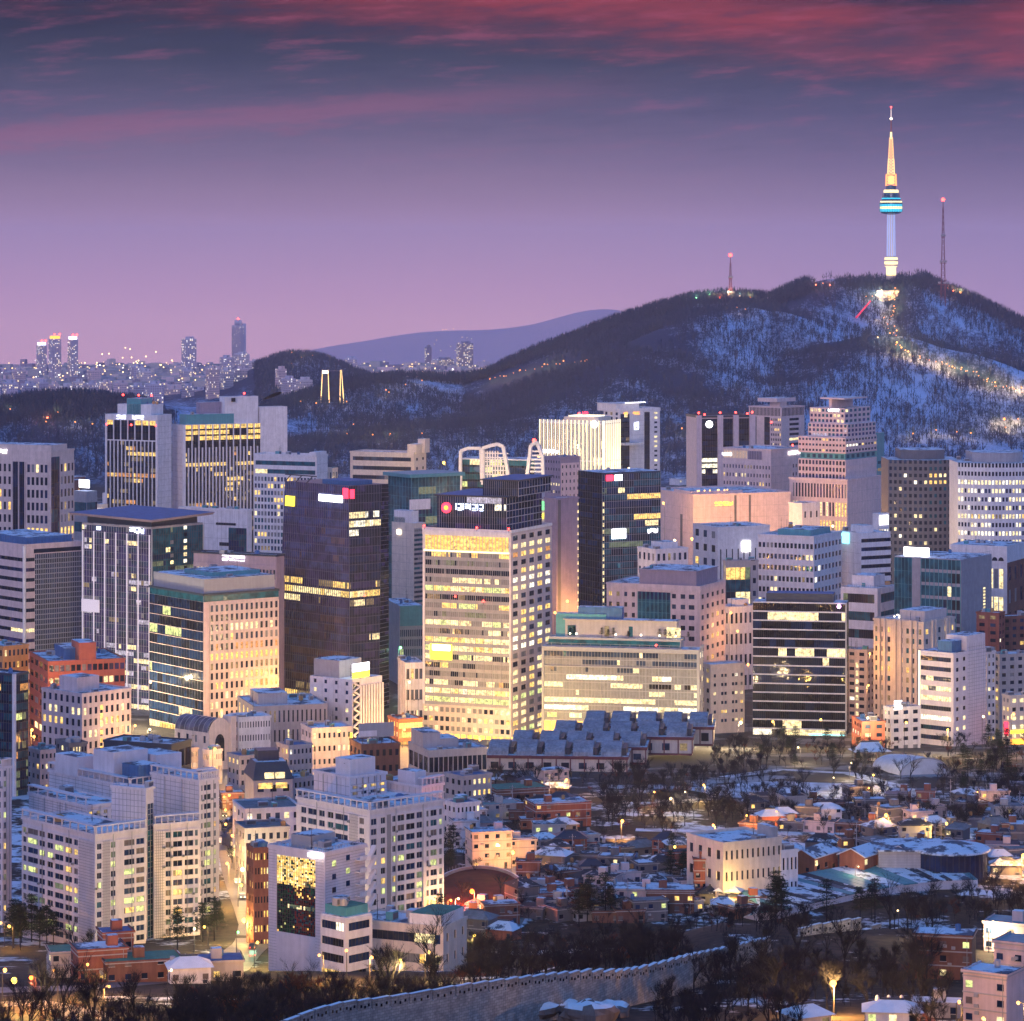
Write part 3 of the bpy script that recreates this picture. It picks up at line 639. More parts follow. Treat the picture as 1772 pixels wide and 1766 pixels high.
# large orange-lit department store with its windowed hotel above
b = Bld('department_store', 'huge blank store block glowing orange from the street below', 'department store', 1148, 1200, 1368, 2270, 858, 22, d=70, wall=PINK)
b.body(); b.joints('R', 8, 9); b.joints('L', 4, 8); 
for x in (1273, 1298): b.slab('R', b.sR(x)-1.0, b.sR(x)+.6, 0, b.h, 0, .15, DGREY)
b.slab('L', b.d*.25, b.d*.3, 0, b.h*.8, 0, .15, DGREY); b.sign('R', 1236, 1268, 869, 876, SIGNY, BEIGE, o=.6); b.up('roof_terrace', .02, .55, .1, .5, 2.6, PINK)
m = MB(); [m.ball((b.w*rnd.uniform(.02, .4), b.d*rnd.uniform(.02, .08), b.h+3.2), .5, SODIUM, 5) for _ in range(9)]; m.build('terrace_light', b.o); b.parapet(); b.clutter(4, x=(.1, .6)); b.done()
b = Bld('hotel_block', 'pink stone hotel above the store with small square windows and a gold-lit crown', 'hotel', 1251, 1334, 1392, 2380, 779, 52, wall=PINK)
b.body(); b.grid('L', 16, 14, 0, b.z(802), wf=.42, hf=.42, pal=SPARSE, lit_rows={9: [(L_C, 1), (G_D, 1.2)], 8: [(L_C, 1), (G_D, 1)], 6: [(L_Y, 1), (G_D, 2)]}); b.joints('R', 1, 16); b.grid('R', 4, 14, 0, b.z(802), s0=b.w*.62, s1=b.w*.96, wf=.45, hf=.42, pal=SPARSE)
b.curtain('L', 16, 1, b.z(795), b.h-1, b.sL(1293), b.d-1, pal=[(L_A, 1)], mull=CREAM, mv=.5, mh=0); b.curtain('L', 8, 1, b.z(796), b.h-1, b.sL(1318), b.sL(1295), pal=[(G_D, 1)], mull=PURP, mv=.5, mh=0)
b.sign('R', 1363, 1384, 783, 789, SIGNW, o=.6); b.sign('L', 1250, 1267, 786, 791, SIGNW, o=.5); b.parapet(.8).clutter(4).done()
# stepped bank tower with terraces
b = Bld('stepped_tower', 'stepped beige bank tower with planted terraces and open roof canopy', C_, 1366, 1466, 1527, 2300, 832, 56, wall=PINK)
b.body(); b.grid('L', 18, 6, 0, b.h-1, 0, b.d*.95, wf=.55, hf=.75, pal=[(G_D, 3), (G_P, 2), (G_BL, 2)], lit_rows={4: [(L_C, 2), (L_Y, 1), (G_D, 1)], 3: [(L_Y, 2), (L_DIM, 1)]}); b.joints('R', 7, 10); b.parapet()
def tier(b, fx0, fx1, fy0, fy1, z0, z1, nl, nr, nf, pal, mat, hf=.5):
    """a further block on top of the lower one, with its own window grid (local boxes)"""
    m = MB(); x0, x1, y0, y1 = b.w*fx0, b.w*fx1, b.d*fy0, b.d*fy1; m.box(x0, x1, y0, y1, z0, z1, mat, SNOWR); fh = (z1-z0)/nf
    for k in range(nf):
        prev = choose(pal)
        for n, (c0, c1), ax in ((nl, (y0, y1), 0), (nr, (x0, x1), 1)):
            for i in range(n):
                if rnd.random() > .45: prev = choose(pal)
                a0 = c0+(c1-c0)*(i+.22)/n; a1 = c0+(c1-c0)*(i+.8)/n; z_0 = z0+fh*(k+.5-hf/2); z_1 = z_0+fh*hf
                if ax == 0: m.quad((x0-.05, a1, z_0), (x0-.05, a0, z_0), (x0-.05, a0, z_1), (x0-.05, a1, z_1), prev)
                else: m.quad((a0, y0-.05, z_0), (a1, y0-.05, z_0), (a1, y0-.05, z_1), (a0, y0-.05, z_1), prev)
        m.box(x0-.3, x1, y0-.3, y0, z0+fh*k, z0+fh*(k+.5-hf/2), mat); m.box(x0-.3, x0, y0, y1, z0+fh*k, z0+fh*(k+.5-hf/2), mat)
    m.build('upper_tier', b.o)
tier(b, .12, 1.0, .10, .92, b.h+.01, b.z(797), 14, 0, 3, [(G_D, 4), (G_P, 2)], PINK, .6)
tier(b, .14, 1.0, .12, .90, b.z(797), b.z(786), 8, 6, 1, [(G_T, 2), (G_B, 2)], TEALP, .6)
tier(b, .12, 1.0, .10, .92, b.z(786), b.z(758), 14, 10, 3, SPARSE+[(L_Y, 1)], PINK, .4)
tier(b, .2, 1.0, .12, .80, b.z(758), b.z(735), 10, 8, 3, [(G_P, 3), (G_T, 2), (L_V, .4)], PINK, .6)
tier(b, .25, .98, .2, .80, b.z(735), b.z(708), 9, 6, 3, [(G_P, 3), (G_T, 2), (L_C, .5)], PINK, .55)
m = MB(); z0 = b.z(708)
m.box(b.w*.3, b.w*.9, b.d*.45, b.d*.5, z0, z0+6, PINK); m.box(b.w*.25, b.w*.9, b.d*.2, b.d*.62, z0+6, z0+7, PINK, SNOWR); m.build('roof_canopy', b.o); b.sign('L', 1430, 1450, 708, 713, SIGNW, o=-2.2)
b.up('side_wing', 1.0, 1.22, .1, .9, b.z(755), TEALP, z=0); m = MB()
for k in range(14): b.q(m, 'R', b.w*1.03, b.w*1.2, 20+k*5, 22+k*5, -b.d*.1+.1, choose([(G_T, 2), (L_C, 1), (L_DIM, 1)]))
m.build('window', b.o)['kind'] = 'stuff'; b.beacon(-1, b.d*.93, b.z(778)); b.done()
b = Bld('church_hall', 'plain white hall with tall pointed-arch windows at the foot of the stepped tower', 'church', 1365, 1388, 1418, 2180, 872, 40, wall=WHITE)
b.body(); m = MB()
for c in (.28, .62):
    s0, s1 = b.d*(c-.1), b.d*(c+.1); b.q(m, 'L', s0, s1, 2, b.h*.55, .06, G_D); m.tri((-.06, s1, b.h*.55), (-.06, s0, b.h*.55), (-.06, (s0+s1)/2, b.h*.68), G_D)
m.build('arched_window', b.o); b.grid('R', 3, 5, wf=.3, hf=.3); b.parapet(.7).done()
# convex dark grey tower
def convex(name, label, xl, xr, Y, yt, wall, nc, nf, pal, bulge, roofh, lit_rows=None, wf=.55, hf=.52, cat=C_, slot=None, crown=DGREY):
    """tower with a gently bowed front (plan arc of nc bays), punched windows each a part of its own"""
    b = Bld(name, label, cat, xl, xl+.5, xr, Y, yt, 2, d=34, wall=wall); w, h = b.w, b.h; R = (w*w/4+bulge*bulge)/(2*bulge); th = math.asin(w/2/R)
    pt = lambda t, o: (w/2+(R+o)*math.sin(t), bulge-(R+o)*math.cos(t)+R-bulge) if False else (w/2+(R+o)*math.sin(t), -((R+o)*math.cos(t)-R*math.cos(th)))
    n2 = nc*2; outl = [pt(-th+2*th*i/n2, 0) for i in range(n2+1)]+[(w, 32), (0, 32)]
    b.wall.prism(outl, 0, h, wall, SNOWR); fh = h/nf; dt = 2*th/nc
    def arc(mb, t0, t1, z0, z1, o0, o1, mat):
        a, c, d, e = pt(t0, o1), pt(t1, o1), pt(t1, o0), pt(t0, o0); mb.hexa([(*a, z0), (*c, z0), (*d, z0), (*e, z0), (*a, z1), (*c, z1), (*d, z1), (*e, z1)], mat)
    n = 0; rest = MB(); items = []
    for i in range(nc):
        t0 = -th+dt*i
        if slot and slot[0] <= i < slot[1]:
            m = MB()
            for k in range(slot[2], nf):
                mm = choose([(G_D, 4), (G_T, 3)] if k not in slot[3] else HOT+[(L_W, 2)])
                a, c = pt(t0, .1), pt(t0+dt, .1); m.quad((*a, k*fh), (*c, k*fh), (*c, k*fh+fh), (*a, k*fh+fh), mm)
            m.build('glass_slot', b.o)
        arc(b.wall, t0, t0+dt*(1-wf)/2, 0, h, 0, .3, wall); arc(b.wall, t0+dt*(1+wf)/2, t0+dt, 0, h, 0, .3, wall)
        for k in range(nf):
            arc(b.wall, t0+.0002, t0+dt-.0002, k*fh, k*fh+fh*(1-hf), 0, .27, wall)
            if slot and slot[0] <= i < slot[1] and k >= slot[2]: continue
            items.append((i, k))
    rnd.shuffle(items); items.sort(key=lambda q: 0 if q[1] > 1 else 1)
    for i, k in items:
        t0 = -th+dt*i; mm = choose((lit_rows or {}).get(k, pal)); m = MB() if n < WMAX else rest
        a, c = pt(t0+dt*(1-wf)/2, .05), pt(t0+dt*(1+wf)/2, .05); z0 = k*fh+fh*(1-hf); m.quad((*a, z0), (*c, z0), (*c, z0+fh*hf), (*a, z0+fh*hf), mm)
        if n < WMAX: m.build('window', b.o)
        n += 1
    o = rest.build('window', b.o)
    if o: o['kind'] = 'stuff'
    m = MB(); m.prism([((x-w/2)*.62+w/2, (y-12)*.75+14) for x, y in outl], h, h+roofh, crown, SNOWR); m.build('crown_block', b.o)
    b.clutter(4, z=h+.0, y=(.3, .9)); b.wall.build('wall', b.o); return b
convex('bowed_tower', 'dark grey bowed tower with square windows and a glass slot below its crown', 1537, 1660, 2120, 795, DGREY, 15, 24, [(G_D, 8), (G_B, 3), (L_C, .5), (L_W, .3)], 7, 6, {3: [(L_C, 1.6), (L_Y, 1), (G_D, .6)], 15: [(L_C, 1), (G_D, 1.4)], 13: [(L_C, 1), (G_D, 2.4)]}, slot=(8, 12, 14, (21, 20)))
convex('bowed_tower', 'white bowed tower with most of its small windows lit', 1657, 1800, 2060, 800, WHITE, 26, 20, [(L_C, 2), (L_W, 1.4), (G_D, 3), (G_B, 1)], 9, 6, {17: [(L_C, 2), (L_W, 1)], 13: FULL, 11: [(L_W, 2), (L_C, 2), (G_D, .6)], 6: [(L_W, 2), (G_D, 1)], 18: [(G_D, 1)], 19: [(G_D, 1)]}, .6, .5, crown=GREY)
# ------------------------------------------------------------------ downtown, middle and near rows
b = Bld('office_tower', 'beige gridded tower with dark glass shafts and a white sign at the picture edge', C_, -60, 88, 128, 1950, 782, 66, wall=BEIGE)
b.body(b.h-.01); L1, L2 = b.sL(34), b.sL(17)
zt = b.z(800)
b.grid('L', 5, 15, 0, zt, s0=b.sL(84), s1=b.sL(46), wf=.62, hf=.62, pal=WARM, lit_rows={9: HOT+[(G_D, 1)], 8: HOT+[(G_D, 1)], 5: [(L_O, 1), (L_Y, 1), (G_D, 1)]})
b.curtain('L', 5, 15, 0, zt, b.sL(44), b.sL(22), pal=[(G_D, 4), (G_N, 3)], fins=2, fin_mat=BEIGE, fin_w=.6); b.grid('L', 10, 15, 0, zt, s0=b.sL(21), s1=b.d, wf=.5, hf=.6, pal=[(G_D, 4), (L_Y, 1.4), (L_A, .6)])
b.slab('L', b.sL(84)-1.5, b.d, zt, b.h, 0, .3, BEIGE); b.curtain('R', 5, 15, 0, b.h-3, 0, b.w*.36, pal=[(G_N, 3), (G_T, 2), (G_D, 2)], floors={8: HOT}); b.grid('R', 4, 15, 0, zt, s0=b.w*.38, s1=b.w, wf=.55, hf=.6, pal=WARM, lit_rows={9: HOT+[(G_D, 1)]})
b.up('crown_block', .0, .7, .0, .8, 4, BEIGE); b.sign('L', 0, 13, 779, 786, SIGNW, o=.5); b.clutter(3); b.parapet(.8).done()
b = Bld('office_block', 'grey blue banded block with a bright white roof sign behind the beige tower', C_, 128, 150, 168, 2150, 850, 50, wall=GREY); b.body(); b.ribbon('R', 6, 0, b.h*.95, hf=.5, n=6, pal=[(G_T, 3), (G_D, 2)]); b.ribbon('L', 6, 0, b.h*.95, hf=.5, n=6, pal=[(G_T, 3), (G_D, 2)]); b.sign('L', 129, 147, 831, 845, SIGNW, glyph=False, o=-4); b.done()
b = Bld('shop_building', 'small bright white lit block in the gap left of the finned hotel', C_, 166, 176, 186, 2250, 872, 45, wall=CREAM); b.body(); b.grid('L', 4, 6, wf=.6, hf=.5, pal=FULL); b.grid('R', 4, 6, wf=.6, hf=.5, pal=FULL); b.done()
# striped round-cornered building, far left
b = Bld('striped_office', 'white and dark striped office with a rounded lit corner and gridded glass flank', C_, -70, 42, 141, 1760, 945, 40, wall=PINK)
b.body(); zt = b.z(960); s1 = b.sR(60); 
b.ribbon('L', 14, 0, zt, hf=.36, n=20, pal=[(G_D, 3), (G_N, 2), (G_P, 1)], floors={9: [(G_D, 1)], 6: [(L_C, 2), (G_D, 2)], 2: [(L_Y, 2), (L_C, 1)], 0: BUSY}); b.ribbon('R', 14, 0, zt, 0, s1, .36, 5, pal=[(G_D, 3), (G_P, 1)], floors={6: [(L_C, 2), (G_D, 1)], 2: HOT, 0: HOT})
b.curtain('R', 26, 28, 0, zt, s1, b.w, pal=[(G_N, 5), (G_D, 5), (L_Y, .06)], mull=MULL, mv=.16, mh=.22, run=.9); b.slab('L', 0, b.d, zt, b.h, 0, .32, PINK).slab('R', 0, b.w, zt, b.h, 0, .32, PINK)
b.slab('R', b.sR(58), b.w-.5, b.z(958), b.z(951), .3, .36, G_D); b.wall.tube((.0, .0, 0), (0, 0, b.h), .9, .9, WHITE, 10)
b.up('plant_room', .15, .95, .1, .8, 4, BLUER); b.parapet(1.0, mat=PINK); b.done(False)
# glass tower with white vertical light fins under a tilted flat canopy
b = Bld('glass_tower', 'violet glass tower with white light fins under a wide flat roof canopy', C_, 142, 262, 351, 1700, 912, 52, wall=GREY)
b.body(b.h-.01); b.curtain('L', 28, 28, 0, b.h-1, pal=[(G_P, 6), (G_B, 5), (G_BL, 1.2), (L_V, .5), (L_C, .45), (L_DIM, .9)], spn=G_P, sf=.3, mull=MULL, floors={9: [(L_V, 2), (G_P, 3), (L_C, 1)], 8: [(L_V, 1.4), (G_B, 2)], 5: [(L_V, 1), (L_C, 1), (G_B, 2)], 4: [(L_V, 1.4), (L_C, 1), (G_B, 2)], 3: [(L_V, 1.5), (L_C, .8), (G_B, 2)], 2: [(L_V, 2), (G_B, 2)], 1: [(L_V, 2), (L_C, 1), (G_B, 1)], 0: FULL}, run=.6)
m = MB()
for i in range(7): c = b.d*(.02+.96*i/6); b.bx(m, 'L', c-.2, c+.2, 0, b.h-4, .2, .8, STRIP)
m.build('light_fin', b.o)
b.curtain('R', 22, 28, 0, b.h-1, pal=[(G_T, 8), (G_N, 3), (L_C, .15), (L_DG, .4)], spn=G_T, sf=.25, mull=MULLD, run=.8, fins=1, fin_mat=MULL); m = MB()
for k in range(26):
    for sx in (.36, .62):
        if rnd.random() < .75: b.bx(m, 'R', b.w*sx, b.w*sx+2.2, 6+k*3.4, 7.8+k*3.4, .15, .3, choose([(L_W, 1), (L_C, 2), (G_BL, 2), (G_D, 2)]))
m.build('stair_window', b.o)['kind'] = 'stuff'
m = MB(); z0 = b.h+3; m.hexa([(-5, -5, z0), (b.w+4, -3, z0+1), (b.w+3, b.d+3, z0+2), (-4, b.d+4, z0+1), (-6, -6, z0+1.3), (b.w+5, -4, z0+2.3), (b.w+4, b.d+4, z0+3.3), (-5, b.d+5, z0+2.3)], PURP, BLUER)
m.box(2, b.w-2, 2, b.d-2, b.h, z0+.5, NAVY); m.build('roof_canopy', b.o); b.sign('L', 226, 252, 914, 924, SIGNB, o=.9); b.sign('L', 168, 175, 917, 923, SIGNB, glyph=False, o=.4, name='lit_panel')
m = MB(); b.bx(m, 'L', b.sL(173), b.sL(143), b.z(1068), b.z(1046), .3, .9, STRIP); m.build('media_screen', b.o); b.done(False)
b = Bld('office_block', 'blank white panelled block with a recessed teal glass corner', C_, 310, 428, 436, 1950, 884, 62, wall=WHITE)
b.body(); b.joints('L', 16, 10); b.curtain('L', 7, 7, b.z(990), b.z(914), b.sL(428)+.6, b.sL(396), pal=[(G_T, 5), (G_N, 2), (L_W, .1)]); b.curtain('L', 8, 1, b.z(910), b.z(906), b.sL(408), b.sL(374), pal=[(G_D, 1)]); b.curtain('L', 4, 1, b.z(946), b.z(940), b.sL(396), b.sL(380), pal=[(G_D, 1)])
b.clutter(7); b.parapet(.9).done()
b = Bld('office_block', 'flat dark grey block carrying bright white lettering on its parapet', C_, 335, 478, 492, 1680, 962, 64, wall=PURP)
b.body(); b.grid('L', 24, 8, 0, b.z(978), wf=.55, hf=.5, pal=SPARSE); b.sign('L', 385, 425, 964, 973, SIGNW, o=.6); b.parapet(.7, mat=NAVY).clutter(3).done()
# navy glass + beige grid
b = Bld('office_building', 'navy banded glass office with one flank of beige stone and tall slit windows', C_, 259, 352, 482, 1590, 1030, 36, wall=BEIGE)
b.body(); zt = b.z(1042); NF = 14
b.curtain('L', 20, NF, 0, zt, pal=[(G_N, 8), (G_D, 7), (G_K, 3), (L_G, .12)], spn=G_K, sf=.12, mull=MULLD, mh=0, mv=.05, run=.75, floors={12: [(G_N, 4), (L_G, 1.5)], 10: [(G_N, 5), (L_C, 1.1), (L_G, .6)], 6: [(G_N, 4), (L_G, 1)], 7: [(G_D, 5), (L_G, .5)], 2: [(G_N, 2), (L_C, .6)], 1: [(G_N, 3), (L_G, 1)], 0: HOT})
for k in range(NF): b.slab('L', 0, b.d, zt*k/NF-.12, zt*k/NF+.12, .1, .35, PINK)
b.joints('R', 1, 28); b.grid('R', 14, NF, 0, zt-1, s0=b.sR(362), s1=b.w, wf=.5, hf=.68, pal=SPARSE, lit_rows={5: [(L_Y, 1), (G_D, 1), (L_O, .5)], 9: [(L_O, 1.5), (G_D, 1)], 8: [(L_A, 1.5), (L_Y, 1)], 7: [(L_DIM, 2), (G_D, 2)], 11: [(L_C, 1), (G_D, 1.5)], 6: [(L_Y, .8), (L_G, .6), (G_D, 1)], 4: [(L_C, .4), (G_D, 1)]}, style='plain', run=.5)
b.slab('R', 0, b.sR(361), 0, zt, 0, .28, PINK)
m = MB()
for f in 'LR': L = b.d if f == 'L' else b.w; b.q(m, f, 0, L, zt+.1, b.h-.2, .1, G_T); b.bx(m, f, 0, L, b.h-.2, b.h, 0, .3, NAVY)
m.build('glass_crown', b.o)
b.up('plant_room', .03, .97, .03, .97, 7.5, MULL); b.up('plant_room', .25, .9, .2, .7, 9.5, TEALP); b.clutter(5, z=b.h+7.5); b.parapet(.8, mat=NAVY).done(False)
# dark violet leaning tower: tapered body, so it is built as its own prism
def leaning_tower():
    b = Bld('leaning_tower', 'dark violet glass tower of tapering folded faces with white, red and yellow signs', C_, 480, 606, 681, 1690, 842, 44, wall=PURP)
    w, d, h = b.w, b.d, b.h
    lo = [(0, 0), (w*.62, -1), (w, w*.12), (w, d), (0, d*1.02), ]; hi = [(2.5, 4), (w*.80, 3.0), (w*.97, w*.10), (w*.97, d), (4.5, d*.98)]
    def face(mb, a, c, nc, nf, pal, spn, floors=None, run=.75, vert=True, mull=MULLD, f0=0, f1=None):
        A0, A1 = Vector((*lo[a], 0)), Vector((*lo[c], 0)); B0, B1 = Vector((*hi[a], h)), Vector((*hi[c], h))
        n = (A1-A0).cross(B0-A0).normalized(); pt = lambda u, v, o=0: tuple((A0.lerp(A1, u)).lerp(B0.lerp(B1, u), v)+n*o)
        for k in range(nf):
            pl = (floors or {}).get(k, pal); prev = choose(pl); v0, v1, vs = k/nf, (k+1)/nf, (k+.3)/nf
            mb.quad(pt(0, v0, .05), pt(1, v0, .05), pt(1, vs, .05), pt(0, vs, .05), spn)
            for i in range(nc):
                if rnd.random() > run: prev = choose(pl)
                mb.quad(pt(i/nc, vs, .06), pt((i+1)/nc, vs, .06), pt((i+1)/nc, v1, .06), pt(i/nc, v1, .06), prev)
            e = .0014; mb.hexa([pt(0, v0, .05), pt(1, v0, .05), pt(1, v0, .3), pt(0, v0, .3), pt(0, v0+e, .05), pt(1, v0+e, .05), pt(1, v0+e, .3), pt(0, v0+e, .3)], mull)
        if vert:
            for i in range(nc+1):
                u0, u1 = max(0, i/nc-.0015), min(1, i/nc+.0015)
                mb.hexa([pt(u0, 0, .05), pt(u1, 0, .05), pt(u1, 0, .35), pt(u0, 0, .35), pt(u0, 1, .05), pt(u1, 1, .05), pt(u1, 1, .35), pt(u0, 1, .35)], mull)
        return pt
    m = MB(); n = 5; ins = lambda p: (w*.5+(p[0]-w*.5)*.94, d*.5+(p[1]-d*.5)*.94); V = [(*ins(p), 0) for p in lo]+[(*ins(p), h) for p in hi]; i = len(m.v); m.v += V
    for j in range(n): m.f.append((j, (j+1) % n, n+(j+1) % n, n+j)); m.m.append(m.mi(PURP))
    m.f.append(tuple(range(n, 2*n))); m.m.append(m.mi(NAVY)); m.build('wall', b.o)
    GP = plain('violet mullion', (.13,.14,.21), .4, .1)
    VIO = glassy('violet reflecting glass', (.055,.075,.21), .06); V2 = glassy('rosy reflecting glass', (.13,.085,.11), .1)
    HOTB = {13: [(L_Y, 3), (L_C, 1), (G_D, 1)], 14: [(L_Y, 1), (L_DIM, 1), (G_P, 1)], 12: [(L_DIM, 1), (L_C, .6), (G_P, 1.4)], 1: [(L_DIM, 1), (L_Y, .5), (G_P, 1)], 2: [(L_DIM, 1.5), (L_Y, .4), (G_P, 1)]}
    m = MB(); pl = face(m, 4, 0, 34, 26, [(VIO, 9), (G_P, 3), (V2, .8)], G_P, {**HOTB, **{k: [(V2, 4), (VIO, 2), (G_P, 1)] for k in (3, 4, 5, 6, 8)}}, mull=GP); m.build('curtain_wall', b.o)
    m = MB(); pr = face(m, 0, 1, 20, 26, [(G_N, 5), (G_P, 3), (G_D, 2)], G_D, {**HOTB, 22: [(L_C, 1.5), (L_W, 1), (G_D, 1)], 21: [(L_C, 3), (L_W, 2)], 20: [(L_W, 1), (G_D, 2)], 24: [(L_W, .6), (G_D, 2)], 8: [(L_C, .6), (G_P, 2)]}, mull=GP); m.build('curtain_wall', b.o)
    m = MB(); face(m, 1, 2, 16, 52, [(G_K, 6), (G_D, 4), (G_P, 2), (L_C, .03)], G_K, {27: [(L_C, 1), (G_D, 2)], 24: [(L_Y, 1), (G_D, 1)]}, mull=GP, vert=False); m.build('curtain_wall', b.o)
    def plate(pt, u0, u1, v0, v1, mat, name, glyph):
        m = MB()
        if glyph:
            k = 9
            for i in range(k):
                a = u0+(u1-u0)*(i+.08)/k; c = u0+(u1-u0)*(i+.88)/k
                m.hexa([pt(a, v0, .4), pt(c, v0, .4), pt(c, v0, .9), pt(a, v0, .9), pt(a, v1, .4), pt(c, v1, .4), pt(c, v1, .9), pt(a, v1, .9)], mat)
        else: m.hexa([pt(u0, v0, .4), pt(u1, v0, .4), pt(u1, v0, .9), pt(u0, v0, .9), pt(u0, v1, .4), pt(u1, v1, .4), pt(u1, v1, .9), pt(u0, v1, .9)], mat)
        m.build(name, b.o)
    plate(pl, .55, .92, .925, .955, SIGNW, 'sign', True); plate(pl, .93, 1.0, .945, .99, SIGNR, 'sign', False); plate(pr, .02, .14, .945, .985, SIGNR, 'sign', False); plate(pl, .03, .17, .89, .935, SIGNY, 'sign', False)
    m = MB(); m.box(6, w*.75, 8, d*.5, h, h+2.2, BLUER); m.build('plant_room', b.o); m = MB()
    for u in (0, .5, 1): m.tube((4.5, d*(.98-.3*u), h), (4.5, d*(.90-.3*u), h+3.5), .3, .3, MULLD, 5)
    m.tube((4.5, d*.98, h+3.4), (4.5, d*.55, h+3.4), .35, .35, MULLD, 5); m.build('roof_truss', b.o); b.beacon(w*.3, -1, h*.505)
leaning_tower()
# teal glass tower behind, with an overhanging roof
b = Bld('glass_tower', 'turquoise glass block under a broad overhanging flat roof', C_, 672, 712, 796, 2150, 826, 34, wall=TEALP)
b.body(b.h-.02); b.curtain('L', 8, 14, pal=[(G_T, 6), (G_B, 2)], spn=G_T, mull=TEALP); b.curtain('R', 14, 14, pal=[(G_T, 8), (G_N, 1), (L_DG, .3)], spn=G_T, mull=TEALP)
m = MB(); m.box(-3, b.w+2, -3, b.d+2, b.h, b.h+2.2, TEALP); m.build('roof', b.o); m = MB(); b.bx(m, 'R', b.sR(708), b.sR(744), b.z(882), b.z(864), .3, .6, WHITE); m.build('blank_panel', b.o); b.done(False)
b = Bld('office_tower', 'pale round-fronted tower with blank white flank and blue banded side', C_, 678, 716, 736, 1960, 905, 48, wall=CREAM)
b.body(); b.joints('L', 3, 16); b.ribbon('R', 26, 0, b.h-3, hf=.5, n=6, pal=[(G_T, 3), (G_B, 3), (G_BL, 1)], mat=GREY); b.up('penthouse', .0, .6, .1, .9, 7, WHITE); b.up('penthouse', .0, .9, .4, .95, 3, TEALP); m = MB(); b.bx(m, 'L', b.sL(694), b.sL(688), b.z(926), b.z(918), .2, .7, COOLL); m.build('wall_lamp', b.o); b.done()
b = Bld('office_block', 'dark teal block with slim lit windows in the gap behind the narrow street', C_, 683, 692, 731, 1800, 1048, 14, d=40, wall=GREY)
b.body(); b.grid('R', 12, 6, 0, b.h*.72, wf=.55, hf=.7, pal=[(G_N, 4), (G_T, 2), (L_G, .9)], run=.7); b.slab('R', 0, b.w, b.h*.75, b.h, .1, .25, TEALP); b.clutter(5).done()
b = Bld('shop_building', 'small white block of square dark windows in the narrow street', C_, 697, 702, 732, 1640, 1148, 12, d=22, wall=WHITE); b.body(); b.grid('R', 4, 3, 0, b.h, wf=.7, hf=.5, pal=SPARSE, style='mull'); b.parapet(.5).clutter(3).done()
# the bright main block in the middle with its glass pavilion
b = Bld('office_tower', 'tall brightly lit stone and glass office with a dark glass pavilion on top', C_, 732, 884, 954, 1560, 921, 66, wall=BEIGE)
zp = b.z(1226); b.wall.box(0, b.w, 0, b.d, 0, b.h-.01, BEIGE, MEMB); D = b.d; zt = b.z(958); zw = b.z(930)
FL = {}
for k in range(18):
    FL[k] = {17: [(L_Y, 1), (L_A, .6), (G_BL, 2), (G_B, 2)], 16: [(G_BL, 2), (G_D, 2), (L_DG, 1)], 15: [(G_D, 3), (G_BL, 1), (L_Y, .3)], 14: [(G_BL, 2), (L_C, .9), (G_D, 1)], 13: [(L_C, 3), (L_Y, 2), (L_G, 1)], 12: [(G_D, 3), (L_DIM, 1), (G_BL, 1)], 11: [(L_Y, 1.4), (G_BL, 2), (L_G, .6)], 10: [(G_BL, 3), (G_D, 1.4), (L_DG, 1)], 9: [(L_G, 2), (L_C, 2), (G_BL, 1)], 8: [(G_D, 2), (G_BL, 1), (L_C, .5)], 7: [(L_Y, 2), (L_C, 2), (L_G, 1)], 6: [(L_C, 3), (L_G, 1), (L_Y, 1), (G_BL, .6)], 5: [(L_G, 1), (L_C, 2), (G_D, .8)], 4: [(G_D, 2), (G_BL, 2), (L_Y, .5)], 3: [(G_BL, 2), (G_D, 1), (L_G, .4)], 2: [(L_C, .9), (L_O, .3), (G_D, 1.5), (G_BL, 1)], 1: [(L_C, 3), (L_W, 2), (L_Y, 1)], 0: [(L_G, 2), (L_C, 1.4), (G_B, .8)]}[k]
b.curtain('L', 40, 18, zp, zt, .6, D-1.2, pal=BUSY, spn=GREY, sf=.36, mull=MULL, mv=.05, mh=.18, floors=FL, run=.62, fins=10, fin_mat=MULL, fin_w=.22, fin_d=.35, name='curtain_wall')
m = MB()
for i in range(26):
    p, q_ = 1+(D-2)*i/26, 1+(D-2)*(i+1)/26; b.q(m, 'L', p, q_, zt+.5, zw, .06, choose([(L_A, 4), (L_Y, 2)])); b.bx(m, 'L', p-.12, p+.12, zt+.5, zw, .06, .3, CREAM)
m.build('sky_lounge_window', b.o); m = MB(); b.bx(m, 'L', .8, D-.8, zt-.2, zt+.6, .1, .9, STRIPW); m.build('light_strip', b.o)
b.slab('L', 0, D, zw, b.h, 0, .7, WHITE).slab('L', 0, .6, zp, zw, 0, .5, WHITE).slab('L', D-1.2, D, zp, zw, 0, .4, WHITE)
b.grid('L', 16, 3, b.z(1275), zp, wf=.66, hf=.5, pal=[(G_BL, 2), (L_C, 1), (L_Y, 1), (G_D, 2)], mat=CREAM); b.curtain('L', 14, 1, 1, b.z(1276), pal=[(L_LOB, 3), (L_A, 1)], mull=CREAM, mv=.4)
GR = {k: FL.get(k-3, WARM) for k in range(21)}
b.grid('R', 5, 24, b.z(1275), b.h-1, wf=.6, hf=.58, pal=[(L_C, 2), (L_Y, 2), (G_D, 2.5), (G_B, 1), (L_G, .6), (G_BL, 1)], style='sash', lit_rows={21: [(L_O, 1), (L_Y, 2)], 22: [(L_C, 2), (G_D, 1)], 18: FULL, 17: FULL, 11: FULL, 10: FULL}); b.curtain('R', 6, 1, 1, b.z(1276), pal=[(L_LOB, 3), (L_A, 1)], mull=CREAM, mv=.4)
b.parapet(1.0, mat=WHITE)
